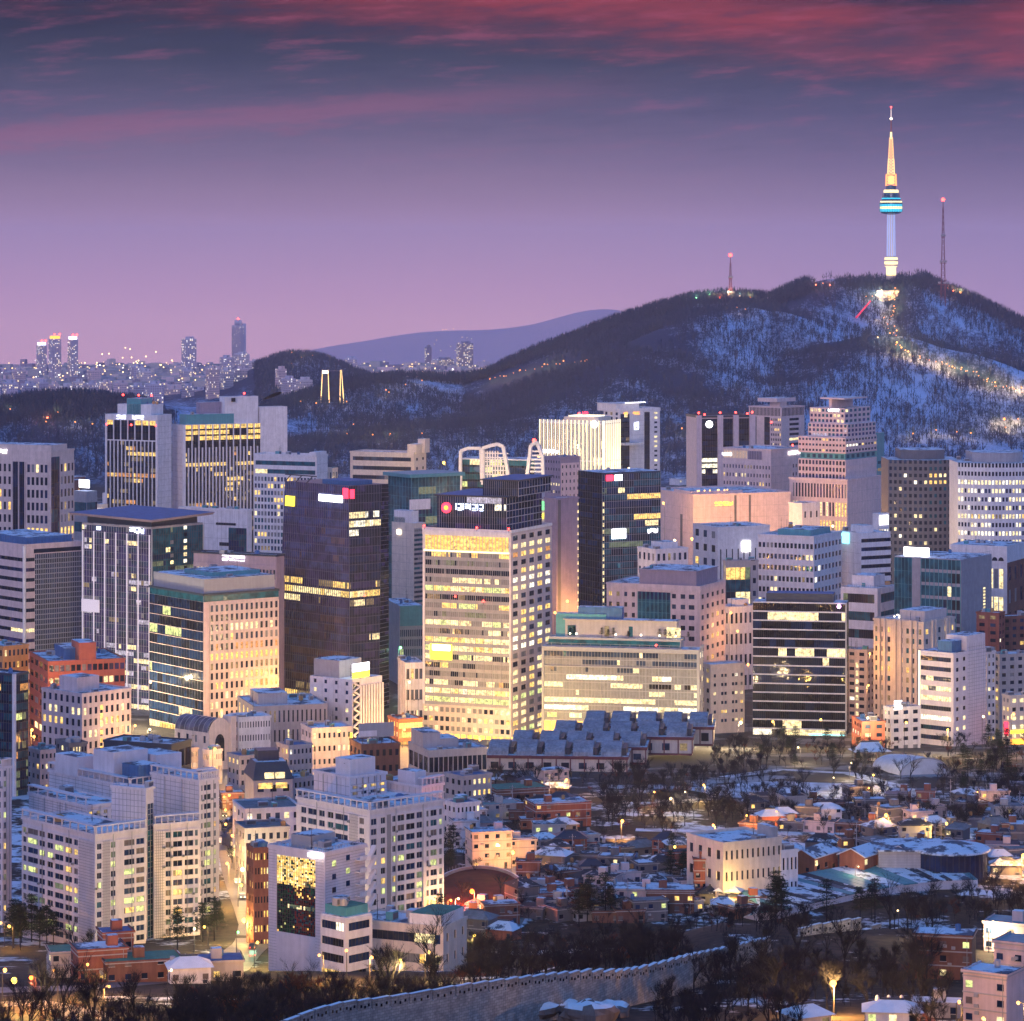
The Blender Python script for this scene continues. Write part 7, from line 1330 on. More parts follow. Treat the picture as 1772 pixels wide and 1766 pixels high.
# ---- hillside houses
def window_on(o, w, d, z0, side, c, mt, ww=1.3, wh=1.2):
    m = MB()
    if side == 0: m.box(c-ww/2, c+ww/2, -.07, -.001, z0, z0+wh, mt); m.box(c-ww/2-.1, c+ww/2+.1, -.16, -.001, z0-.12, z0, CONC)
    else: m.box(-w/2-.07, -w/2-.001, c-ww/2, c+ww/2, z0, z0+wh, mt); m.box(-w/2-.16, -w/2-.001, c-ww/2-.1, c+ww/2+.1, z0-.12, z0, CONC)
    m.build('window', o)
WALLS = {'red brick': BRICK, 'brown brick': RBROWN, 'white plaster': WHITE, 'cream plaster': CREAM, 'grey concrete': CONC, 'rose plaster': PINK, 'dark plaster': DGREY}
def house(px, py, w, d, h, rz, wn, roof='flat', label=None, group=None, litp=.10, floors=None, roofm=None, name='house', stair=False):
    x, y, z = hit(px, py); o = empty(name, (x, y, z-.8), math.radians(rz)); wall = WALLS[wn]; tag(o, label or f'small {wn} house with a snowy {"flat" if roof == "flat" else "hipped"} roof on the hillside', 'house', group); h += .8; rm = roofm or SNOWR
    m = MB(); m.box(-w/2, w/2, 0, d, 0, h, wall); m.build('wall', o); m = MB()
    if roof == 'flat':
        m.box(-w/2-.35, w/2+.35, -.35, d+.35, h+.002, h+.22, CONC, rm); m.box(-w/2-.35, w/2+.35, -.35, -.1, h+.222, h+.6, wall, PATCH); m.box(-w/2-.35, -w/2-.1, -.1, d+.35, h+.222, h+.6, wall, PATCH); m.box(w/2+.1, w/2+.35, -.1, d+.35, h+.222, h+.6, wall, PATCH)
    else:
        r_ = min(w, d)*.28; e = [(-w/2-.7, -.7, h+.01), (w/2+.7, -.7, h+.01), (w/2+.7, d+.7, h+.01), (-w/2-.7, d+.7, h+.01)]; k_ = .38; t_ = [(-w/2*k_, d/2-.1, h+r_), (w/2*k_, d/2-.1, h+r_), (w/2*k_, d/2+.1, h+r_), (-w/2*k_, d/2+.1, h+r_)]; m.hexa(e+t_, rm, rm); m.box(-w/2*k_-.2, w/2*k_+.2, d/2-.2, d/2+.2, h+r_-.05, h+r_+.3, NAVY)
    m.build('roof', o)
    if roof == 'flat' and rnd.random() < .7: m = MB(); a = rnd.uniform(-.3, .2)*w; m.box(a, a+2.4, d*.4, d*.4+2.2, h+.23, h+2.5, wall, SNOWR); m.build('stair_head', o)
    if rnd.random() < .5: m = MB(); a = rnd.uniform(-.4, .4)*w; m.lathe([(.01, h+.3), (.6, h+.3), (.6, h+1.6), (.01, h+1.8)], rnd.choice([BLUER, MULL, ORANGEP]), 8, (a, d*.75)); m.build('water_tank', o)
    nf = floors or max(1, round((h-.8)/3))
    for f_ in range(nf):
        for c in np.linspace(-w/2+1.2, w/2-1.2, max(2, int(w/3.2))):
            if rnd.random() < .85: window_on(o, w, d, .8+f_*3+.9, 0, c, rnd.choice([L_Y, L_C, L_DIM, L_G]) if rnd.random() < litp else rnd.choice([G_D, G_N, G_CU]))
        for c in np.linspace(1.5, d-1.5, 2):
            if rnd.random() < .5: window_on(o, w, d, .8+f_*3+.9, 1, c, rnd.choice([L_Y, L_C]) if rnd.random() < litp else G_D)
    if h > 6:
        for f_ in range(1, nf+1): m = MB(); m.box(-w/2-.12, w/2+.12, -.12, -.001, .8+f_*3-.15, .8+f_*3+.1, CONC); m.box(-w/2-.12, -w/2-.001, .001, d, .8+f_*3-.15, .8+f_*3+.1, CONC); m.build('string_course', o)
        for _ in range(nf): m = MB(); c = rnd.uniform(-w*.4, w*.4); zz = rnd.uniform(2, h-2); m.box(c-.4, c+.4, -.55, -.13, zz, zz+.6, MULL); m.build('cooling_unit', o)
        m = MB(); m.tube((w*.42, -.16, .2), (w*.42, -.16, h), .07, .07, MULL, 5); m.build('drain_pipe', o)
    m = MB(); m.box(w*.3, w*.3+1, -.06, -.001, .8, 2.9, NAVY); m.build('door', o); return o
house(806, 1468, 8, 8, 8.5, 12, 'white plaster', 'flat', 'pale two-storey house with chimneys above the red clay court')
house(852, 1505, 13, 10, 11.5, 14, 'rose plaster', 'flat', 'rose three-storey house lit orange by a street lamp above the clay court', litp=.3, stair=True); house(905, 1500, 9, 9, 8, 14, 'cream plaster', 'flat', 'cream house with balconies touching the orange-lit rose house', litp=.2)
house(975, 1432, 20, 13, 8, 16, 'red brick', 'flat', 'wide red brick villa with white roof block beside the park trees', litp=.2); house(905, 1400, 20, 14, 7, 20, 'brown brick', 'flat', 'large dark brick house with a green roof deck near the museum', roofm=GREENR, litp=.1); house(870, 1418, 14, 10, 5, 20, 'grey concrete', 'flat', 'low grey house with a teal roof below the dark brick house', roofm=TEALP)
house(815, 1432, 12, 9, 5.5, 24, 'white plaster', 'flat', 'white low house beside the pink flats with a stepped wall'); house(1000, 1480, 12, 8, 3.5, 8, 'red brick', 'flat', 'low red brick shed with pale trim at the park edge'); house(1110, 1575, 22, 12, 5.5, -4, 'rose plaster', 'flat', 'broad rose house with a railing terrace, beside lit windows', litp=.3); house(1160, 1582, 14, 10, 6.5, -2, 'brown brick', 'flat', 'brown house with bright yellow windows next to the rose terrace house', litp=.8); house(1214, 1560, 4.5, 4.5, 12, 0, 'red brick', 'flat', 'slim red brick tower house rising among low roofs', roofm=RBROWN)
house(1430, 1425, 11, 7, 5, 6, 'white plaster', 'hip', 'long white house with a broad snowy roof at the middle of the hillside', roofm=SNOW); house(1338, 1432, 8, 7, 4, 14, 'red brick', 'hip', 'red brick house with twin snowy gables by the lamp-lit lane', roofm=SNOW); house(1360, 1428, 8, 7, 4, 10, 'red brick', 'hip', 'red brick neighbour of the twin-gabled house, a little farther along', roofm=SNOW)
GHS = {}
spots = []
def scatter(n, x0, x1, y0, y1, minpx, cond=lambda x, y: True):
    t = 0; got = 0
    while got < n and t < n*60:
        t += 1; px, py = rnd.uniform(x0, x1), rnd.uniform(y0, y1)
        if not cond(px, py) or any(abs(px-a) < minpx*(.7+.3*(py-1350)/200) and abs(py-c) < minpx*.42 for a, c in spots): continue
        spots.append((px, py)); got += 1
        wn = rnd.choice(['red brick', 'brown brick', 'brown brick', 'dark plaster', 'dark plaster', 'grey concrete', 'dark plaster', 'rose plaster']); rf = rnd.choice(['flat', 'flat', 'hip']); g = f'{wn} houses with snowy {"flat" if rf == "flat" else "hipped"} roofs'
        house(px, py, rnd.uniform(6, 11), rnd.uniform(6, 9), rnd.choice([3, 3, 3.4, 5.8]), rnd.uniform(-25, 35), wn, rf, None, g, .14, roofm=rnd.choice([PATCH, PATCH, PATCH, SNOWR, SNOWR, NAVY, MEMB]))
spots += [(806,1468),(852,1505),(905,1500),(975,1432),(905,1400),(1110,1575),(1160,1582),(1430,1425),(1338,1432),(828,1548),(880,1555)]
scatter(62, 905, 1200, 1478, 1600, 30, lambda x, y: not (1080 < x < 1190 and 1545 < y < 1595) and y < 1600-(max(0, x-1100))*.12)
scatter(20, 775, 1010, 1360, 1470, 34); scatter(46, 1290, 1772, 1385, 1475, 30, lambda x, y: not (x < 1385 and y > 1445)); scatter(10, 1640, 1790, 1470, 1515, 34); scatter(8, 1205, 1300, 1540, 1590, 34); scatter(14, 390, 520, 1400, 1470, 26); scatter(8, 770, 880, 1585, 1640, 34)
# bottom left: green roofs and brick beside the road
house(126, 1692, 10, 9, 5.5, 14, 'cream plaster', 'flat', 'cream shop with a green roof at the corner of the lit road', roofm=GREENR, litp=.3); house(178, 1700, 11, 9, 7, 18, 'red brick', 'flat', 'red brick block at the heart of the green-roofed cluster'); house(205, 1692, 7, 7, 10, 18, 'red brick', 'flat', 'taller red brick stair tower behind the green terrace', roofm=BLUER); house(250, 1700, 17, 10, 4.5, 16, 'brown brick', 'flat', 'low brick block with a wide green terrace roof', roofm=GREENR, litp=.1); house(375, 1698, 12, 9, 4, 10, 'grey concrete', 'flat', 'grey low shed with blue snowy roof by the road bend', roofm=BLUER); house(330, 1702, 9, 7, 3.5, 12, 'white plaster', 'hip', 'small snow-roofed hut at the edge of the dark wood', roofm=SNOW)
# bottom right: orange-lit houses
house(1704, 1776, 8.6, 8, 9.5, -32, 'rose plaster', 'flat', 'orange-lit rose house with glowing windows at the lower corner', litp=.6); house(1762, 1752, 10, 9, 13, -30, 'rose plaster', 'flat', 'tall orange-lit house with a teal roof behind the corner house', roofm=TEALP, litp=.15); house(1632, 1695, 12, 8, 9, -14, 'brown brick', 'flat', 'dark brick house with a snowy roof block below the ruined wall'); house(1748, 1650, 12, 9, 6, -24, 'rose plaster', 'flat', 'rose stepped house with teal roof above the corner houses', roofm=TEALP, litp=.2)
house(1620, 1762, 9, 6, 2.4, -10, 'grey concrete', 'flat', 'low snow-roofed shed in the lamplight at the bottom', roofm=SNOW); house(1545, 1776, 10, 6, 2.6, -6, 'white plaster', 'hip', 'long snowy roof with white chimneys beside the bright yard', roofm=SNOW, litp=.4); house(1410, 1784, 7, 6, 2.6, 28, 'cream plaster', 'hip', 'lamp-lit cream hut under the bright sodium lamp', roofm=SNOW, litp=.6); house(1258, 1568, 7, 6, 4, -18, 'cream plaster', 'hip', 'lit little house with a snowy roof left of the gabled brick row', roofm=SNOW, litp=.9)
for k, px in enumerate((1518, 1538, 1560)):
    x, y, z = hit(px, 1760); m = MB(); m.lathe([(.6, 0), (.45, .5), (.35, 3.2), (.5, 3.4), (.3, 4.2), (.01, 4.4)], WHITE, 10); o = m.build('stone_post', None, (x, y, z-.2)); tag(o, 'white stone post standing in the snowy yard', 'post', 'white stone posts in the snowy yard')
# parked cars on the lit road
def make_car(mat):
    r = empty('parked_car'); m = MB(); L, Wd = 4.4, 1.8
    pr = [(-2.2,.35),(-2.2,.8),(-1.9,.95),(-1.35,1.0),(-.7,1.45),(.8,1.47),(1.5,1.05),(2.15,.9),(2.2,.35)]; n = len(pr); k = len(m.v); m.v += [(x_, -.9, z_) for x_, z_ in pr]+[(x_, .9, z_) for x_, z_ in pr]
    for i in range(n): m.f.append((k+i, k+(i+1) % n, k+n+(i+1) % n, k+n+i)); m.m.append(m.mi(mat))
    m.f += [tuple(range(k, k+n)), tuple(reversed(range(k+n, k+2*n)))]; m.m += [0, 0]; m.build('body', r)
    for s_ in (-1, 1):
        m = MB(); m.hexa([(-1.2, s_*.9, 1.02), (1.35, s_*.9, 1.05), (1.35, s_*.93, 1.05), (-1.2, s_*.93, 1.02), (-.65, s_*.9, 1.4), (.75, s_*.9, 1.42), (.75, s_*.93, 1.42), (-.65, s_*.93, 1.4)], G_D); m.build('side_window', r)
        for x_ in (-1.4, 1.4): m = MB(); m.tube((x_, s_*.72, .34), (x_, s_*.95, .34), .34, .34, DGREY, 12); m.build('wheel', r)
        m = MB(); m.ball((2.2, s_*.6, .68), .15, COOLL, 5); m.build('headlight', r); m = MB(); m.ball((-2.2, s_*.6, .75), .12, RED, 5); m.build('tail_light', r)
    return r
cars = [make_car(plain('car paint '+n, c, .3, .05, .3, .6)) for n, c in (('white', (.7,.7,.7)), ('black', (.03,.03,.035)), ('silver', (.4,.41,.43)))]
used = [False]*3
for i in range(26):
    j = int(8+i*(len(road)-16)/26); p = road[j]; t = road[j+1]-road[j-1]; a = math.atan2(t.y, t.x); k = rnd.randrange(3); s_ = rnd.choice([-1, 1]); q = Vector((-math.sin(a), math.cos(a), 0))*s_*rnd.choice([1.8, 3.9]); loc = (p.x+q.x, p.y+q.y, max(gz(p.x+q.x, p.y+q.y), gz(p.x, p.y)-.3)+.13)
    c = cars[k] if not used[k] else copy_tree(cars[k]); used[k] = True; c.location = loc; c.rotation_euler = (0, 0, a+(math.pi if s_ > 0 else 0)); tag(c, f'{["white","black","silver"][k]} car with lights on along the lamp-lit road bend', 'car', f'{["white","black","silver"][k]} cars along the lit road')

# ---- trees
BARK = plain('bark', (.017,.018,.028), .95, .3, 2.0, .1, 0, False); TWIG = plain('twig', (.017,.020,.034), .95, .3, 1.0, .1, 0, False); TWIGR = plain('russet twig', (.11,.035,.025), .95, .3, 1.0, .1, 0, False); NEED = plain('pine needles', (.012,.030,.024), .95, .5, .6, .1, 0, False); NEED2 = plain('paler pine needles', (.022,.046,.030), .95, .4, .6, .1, 0, False)  # second needle tone is paler, mixed in at random
def bare_tree(seed, h=11.0, spread=.55, twig=TWIG):
    r = random.Random(seed); tr = MB(); cr = MB()
    def rec(p, d, L, rad, dep):
        e = p+d*L; (tr if dep < 2 else cr).tube(p, e, rad, rad*.62, BARK if dep < 2 else twig, 5 if dep < 2 else 3, False)
        if dep >= 3:
            for _ in range(5):
                v = (d+Vector((r.uniform(-.8, .8), r.uniform(-.8, .8), r.uniform(-.25, .7)))).normalized(); s_ = p.lerp(e, r.uniform(.2, 1)); l = L*r.uniform(.5, 1.0); sd = v.orthogonal().normalized()*.035; cr.tri(tuple(s_-sd), tuple(s_+sd), tuple(s_+v*l), twig)
                v2 = (v+Vector((r.uniform(-.7, .7), r.uniform(-.7, .7), r.uniform(-.2, .5)))).normalized(); s2 = s_+v*l*.5; cr.tri(tuple(s2-sd*.7), tuple(s2+sd*.7), tuple(s2+v2*l*.6), twig)
            return
        for i in range((5, 4, 4)[dep]):
            a = r.uniform(0, 6.28); k = spread*r.uniform(.6, 1.35); v = (d+Vector((math.cos(a)*k, math.sin(a)*k, r.uniform(.0, .25)))).normalized(); rec(p.lerp(e, r.uniform(.55, 1.0)), v, L*r.uniform(.55, .8), rad*.5, dep+1)
    rec(Vector((0, 0, -.3)), Vector((r.uniform(-.06, .06), r.uniform(-.06, .06), 1)).normalized(), h*.38, h*.016, 0); return tr.mesh('trunk'), cr.mesh('crown')
def pine_tree(seed, h=11.0):
    r = random.Random(seed); tr = MB(); cr = MB(); tr.tube((0, 0, -.3), (r.uniform(-.4, .4), r.uniform(-.4, .4), h*.95), h*.016, h*.005, BARK, 6)
    for k in range(9):
        z0 = h*(.32+.66*k/9)+r.uniform(-.2, .2); R = h*.30*(1-.72*(k/9))*r.uniform(.75, 1.2); nb = 6
        for i in range(nb):
            a = i*6.28/nb+r.uniform(-.4, .4); L = R*r.uniform(.6, 1.15); e = Vector((math.cos(a)*L, math.sin(a)*L, z0+L*r.uniform(-.15, .2))); tr.tube((0, 0, z0), e, .06, .02, BARK, 3, False)
            for _ in range(34):
                u_ = r.uniform(.25, 1.08); c = Vector((0, 0, z0)).lerp(e, u_)+Vector((r.gauss(0, .35), r.gauss(0, .35), r.gauss(.1, .16))); v = Vector((r.uniform(-1, 1), r.uniform(-1, 1), r.uniform(-.1, .5)))*.42; s_ = Vector((-v.y, v.x, r.uniform(-.2, .2)))*.42; cr.tri(tuple(c-s_), tuple(c+s_), tuple(c+v), NEED if r.random() < .7 else NEED2)
    return tr.mesh('trunk'), cr.mesh('crown')
TB = [bare_tree(i, h, s_) for i, (h, s_) in enumerate(((11, .55), (12.5, .45), (9, .7), (13.5, .5), (8, .6), (10, .62)))]; TR = [bare_tree(40+i, 7+i, .75, TWIGR) for i in range(2)]; TP = [pine_tree(60+i, h) for i, h in enumerate((11, 13, 9, 10))]
NT = [0]
def tree(kind, x, y, s_=1.0, z=None, label=None, group=None):
    tm, cm = rnd.choice({'b': TB, 'r': TR, 'p': TP}[kind]); o = empty({'b': 'bare_tree', 'r': 'russet_tree', 'p': 'pine_tree'}[kind], (x, y, gz(x, y) if z is None else z), rnd.uniform(0, 6.28)); o.scale = (s_,)*3; tag(o, label or LABT[kind], 'tree', group or GRPT[kind]); put('trunk', tm, o); put('crown', cm, o); NT[0] += 1; return o
LABT = {'b': 'leafless dark tree with a fine twig crown on the snowy hillside', 'r': 'russet-twigged small tree in the dark wood', 'p': 'dark evergreen pine among the houses and bare trees'}; GRPT = {'b': 'leafless trees of the hillside and park', 'r': 'russet trees of the dark wood', 'p': 'dark pines of the hillside'}
def trees(kind, n, x0, x1, y0, y1, s0=.8, s1=1.15, label=None, group=None, cond=None):
    for _ in range(n):
        px, py = rnd.uniform(x0, x1), rnd.uniform(y0, y1)
        if cond and not cond(px, py): continue
        x, y, z = hit(px, py); tree(kind, x, y, rnd.uniform(s0, s1), None, label, group)
trees('b', 7, 660, 770, 1705, 1722, 1.1, 1.5, 'tall leafless tree standing dark against the long cream building', 'tall bare trees before the cream building'); trees('b', 4, 1120, 1300, 1700, 1760, .9, 1.2, 'leafless tree overhanging the end of the fortress wall', 'bare trees at the end of the fortress wall')
trees('b', 26, 850, 1120, 1352, 1366, .7, 1.0, 'leafless tree in the row before the museum', 'row of bare trees before the museum'); trees('b', 34, 1040, 1260, 1350, 1440, .8, 1.1, 'leafless tree of the lamp-lit park grove', 'bare trees of the park grove'); trees('b', 34, 1255, 1580, 1340, 1420, .7, 1.1); trees('b', 14, 1230, 1330, 1300, 1345, .7, 1.0); trees('p', 12, 1290, 1500, 1285, 1335, .7, 1.0); trees('p', 14, 1640, 1772, 1290, 1380, .8, 1.2); trees('b', 18, 1560, 1772, 1330, 1440, .8, 1.1)
trees('p', 10, 20, 110, 1625, 1655, .9, 1.25, 'dark pine in front of the big stepped flats', 'pines before the stepped flats'); trees('p', 8, 275, 420, 1600, 1660, .9, 1.3, 'dark pine in front of the big stepped flats', 'pines before the stepped flats'); trees('b', 14, 10, 260, 1745, 1790, .9, 1.2, 'leafless tree beside the amber road at the bottom', 'bare trees beside the amber road'); trees('b', 6, 110, 210, 1648, 1660, .7, .9, 'leafless tree beside the amber road at the bottom', 'bare trees beside the amber road')
trees('p', 3, 1340, 1370, 1590, 1600, 1.2, 1.4, 'big layered conifer in front of the curved gallery', 'conifers before the curved gallery'); trees('p', 4, 1420, 1530, 1590, 1612, .9, 1.2, 'big layered conifer in front of the curved gallery', 'conifers before the curved gallery'); trees('p', 5, 1140, 1290, 1490, 1540, .8, 1.2); trees('p', 5, 760, 800, 1450, 1520, .8, 1.0); trees('p', 6, 990, 1060, 1585, 1610, .9, 1.2); trees('b', 10, 1540, 1640, 1590, 1620, .8, 1.1); trees('r', 4, 490, 560, 1735, 1750, .9, 1.1); trees('r', 3, 380, 420, 1764, 1775, .8, 1); trees('b', 22, 1290, 1620, 1650, 1760, .9, 1.3, 'leafless tree tinged orange by the lamps at the bottom', 'orange-lit bare trees'); trees('b', 8, 1640, 1772, 1560, 1620, .8, 1.1); trees('b', 10, 380, 430, 1350, 1560, .5, .7, 'small street tree beside the lit road', 'street trees of the lit road'); trees('p', 4, 735, 770, 1560, 1610, .8, 1.0); trees('b', 12, 770, 1000, 1470, 1600, .6, .8)
# terrace pines on the glass office
gb_ = glass_b
for px in (985, 992, 1040, 1051, 1060, 1086, 1140, 1150, 1158, 1168, 1190): zz = gb_.z0+gb_.z(1108); s_ = gb_.sL(px); a = gb_.a; x = gb_.X-math.sin(a)*s_+math.cos(a)*gb_.w*.2; y = gb_.Y+math.cos(a)*s_+math.sin(a)*gb_.w*.2; tree('p', x, y, .38, zz+.05, 'little pine planted on the roof terrace of the glass office', 'terrace pines of the glass office')
def wood(name, label, spec):
    """one mass of leafless wood, many trees welded into one mesh"""
    VV = []; FF = []; MM = []; base = 0; src = []
    for tm, cm in TB+TR:
        for me in (tm, cm):
            v = np.empty(len(me.vertices)*3); me.vertices.foreach_get('co', v); f = [tuple(p.vertices) for p in me.polygons]; src.append((v.reshape(-1, 3), f, [0 if me is tm else (1 if (tm, cm) not in TR else 2)]*len(f)))
    for kind, n, x0, x1, y0, y1, s0, s1, cond in spec:
        for _ in range(n):
            px, py = rnd.uniform(x0, x1), rnd.uniform(y0, y1)
            if cond and not cond(px, py): continue
            x, y, z = hit(px, py); i = rnd.randrange(len(TB)) if rnd.random() > .12 else len(TB)+rnd.randrange(len(TR)); a = rnd.uniform(0, 6.28); ca, sa = math.cos(a), math.sin(a); R_ = np.array([[ca, -sa, 0], [sa, ca, 0], [0, 0, 1]]); s_ = rnd.uniform(s0, s1)
            for v, f, mm in src[2*i:2*i+2]: VV.append((v*s_)@R_.T+np.array([x, y, z])); FF += [tuple(j+base for j in q) for q in f]; MM += mm; base += len(v)
    me = npmesh(name, np.concatenate(VV), FF, [BARK, TWIG, TWIGR], MM); tag(put(name, me), label, kind='stuff')
wallrow = lambda px: np.interp(px, [440, 590, 785, 1000, 1190, 1330], [1800, 1736, 1708, 1684, 1655, 1625])
wood('dark_wood', 'dark leafless wood on the slope behind the fortress wall', [('b', 520, 300, 800, 1728, 1800, .32, .72, lambda x, y: y < wallrow(x)+48), ('b', 420, 790, 1190, 1640, 1720, .35, .8, lambda x, y: y < wallrow(x)+20), ('b', 200, -20, 470, 1765, 1830, .35, .7, None), ('b', 250, 1190, 1640, 1665, 1800, .35, .85, lambda x, y: y > wallrow(x)+45 and not (1390 < x < 1590 and y > 1750)), ('b', 40, 1130, 1250, 1735, 1790, .35, .6, None), ('b', 70, 1560, 1790, 1550, 1600, .4, .7, None), ('b', 60, 1190, 1400, 1590, 1620, .35, .6, None)])
wood('park_grove', 'countless leafless trees of the dark park and gardens', [('b', 120, 1040, 1260, 1345, 1440, .6, .9, None), ('b', 110, 1250, 1560, 1375, 1425, .5, .85, None), ('b', 90, 1230, 1560, 1290, 1335, .5, .8, None), ('b', 110, 1620, 1790, 1290, 1440, .6, .95, None), ('b', 60, 770, 1180, 1360, 1480, .4, .6, None), ('b', 70, 900, 1200, 1500, 1600, .35, .6, None), ('b', 60, 1290, 1772, 1410, 1480, .4, .65, None)])
# ---- street lamps that light the streets
LM = {}
LAMP = {'a': (SODIUM, (1,.46,.10)), 'r': (glow('red-orange lamp', (1,.17,.02), 7), (1,.16,.05)), 'w': (glow('warm white street lamp', (1,.76,.38), 6), (1,.72,.36)), 'y': (glow('yellow street lamp', (1,.60,.10), 5), (1,.60,.14)), 'g': (glow('green signal lamp', (.25,1,.35), 4), (.3,1,.4))}
LLAB = {'a': 'amber street lamp glowing over the lanes', 'r': 'red-orange lamp over the clay court', 'w': 'warm white street lamp glowing over the lanes', 'y': 'yellow street lamp glowing over the lanes', 'g': 'green signal lamp at a street corner'}
def street_lamp(px, py, kind='a', e=3000, s_=.5, h=6.5, label=None, group=None, Y=None):
    """px, py: where the glowing head shows"""
    if Y: x = (px-886)/F*Y; y = Y; z = gz(x, y); zl = CZ-(py-YH)/F*Y; h = max(4, zl-z)
    else: x, y, z = hit(px, py+h*5.5)
    o = empty('street_lamp', (x, y, z-.1), rnd.uniform(0, 6.28)); tag(o, label or LLAB[kind], 'street lamp', group or f'{ {"a":"amber","r":"red","w":"warm white","y":"yellow","g":"green"}[kind]} street lamps'); key = (kind, s_, round(h, 1))
    if key not in LM:
        m = MB(); m.tube((0, 0, 0), (0, 0, h), .13, .08, MULLD, 6); m.tube((0, 0, h), (1.0, 0, h+.3), .07, .06, MULLD, 5); pm = m.mesh('pole'); m = MB(); m.ball((1.0, 0, h+.1), s_, LAMP[kind][0], 8); LM[key] = (pm, m.mesh('lamp_head'))
    put('pole', LM[key][0], o); put('lamp_head', LM[key][1], o); l = lamp_light(o, h-.6-s_, e, LAMP[kind][1], s_); l.location.x = 1.0; return o
for px, py, kd, e, s_ in ((821,1546,'r',14000,.8),(1075,1418,'a',5000,.65),(1165,1378,'w',3500,.6),(1137,1366,'a',2500,.4),(1220,1352,'y',3000,.45),(1237,1425,'a',3000,.5),(1190,1366,'w',1500,.35),(1538,1408,'a',6000,.7),(1635,1425,'y',4000,.55),(1768,1480,'a',6000,.85),(1443,1723,'a',9000,.75),(1672,1714,'a',5000,.55),(1711,1614,'w',3500,.6),(885,1476,'a',3200,.7),(985,1343,'a',3500,.45),(907,1347,'w',2000,.4),(1172,1466,'y',1200,.5),(1385,1284,'w',3000,.45),(1290,1408,'a',1800,.35),(1348,1402,'a',2500,.35),(1510,1336,'y',3500,.45),(1500,1358,'a',2500,.35),(1687,1366,'a',1800,.3),(1470,1312,'w',3000,.4),(1440,1340,'w',800,.3),
    (398,1345,'a',4000,.5),(392,1372,'a',4000,.5),(395,1398,'a',4000,.5),(384,1376,'y',3000,.4),(388,1425,'a',4000,.5),(399,1447,'a',4000,.5),(405,1470,'y',3500,.45),(396,1495,'a',4000,.5),(420,1508,'w',9000,.75),(412,1535,'y',5000,.55),(428,1597,'y',9000,.75),(460,1585,'w',6000,.55),(409,1622,'g',1500,.4),(440,1640,'y',9000,.45),(375,1540,'a',3500,.4),(312,1576,'a',3500,.4),(22,1608,'a',6000,.5),(8,1602,'a',4000,.4),(172,1622,'w',2500,.4),(336,1612,'w',2500,.4),(360,1610,'y',3500,.4),(24,1720,'y',7000,.75),(62,1712,'r',3000,.5),(4,1700,'a',6000,.5),(100,1700,'a',5000,.35),(150,1690,'a',4000,.35),(180,1730,'a',5000,.3),(290,1700,'w',2500,.3),(690,1634,'y',5000,.55),(672,1636,'a',3000,.4),(736,1660,'y',4000,.4),(788,1560,'w',2500,.4),(775,1562,'a',2500,.4),(818,1625,'y',2500,.45),(600,1660,'a',5000,.4),(640,1670,'a',5000,.4),(700,1680,'y',5000,.4),(560,1668,'a',5000,.35),(1260,1540,'y',2500,.4),(1480,1500,'w',500,.2),(1555,1592,'w',500,.25)): street_lamp(px, py, kd, e*(1.0 if px < 371 and 1570 < py < 1630 else 4.0 if px < 470 and py > 1330 else 4.6), s_*.85)
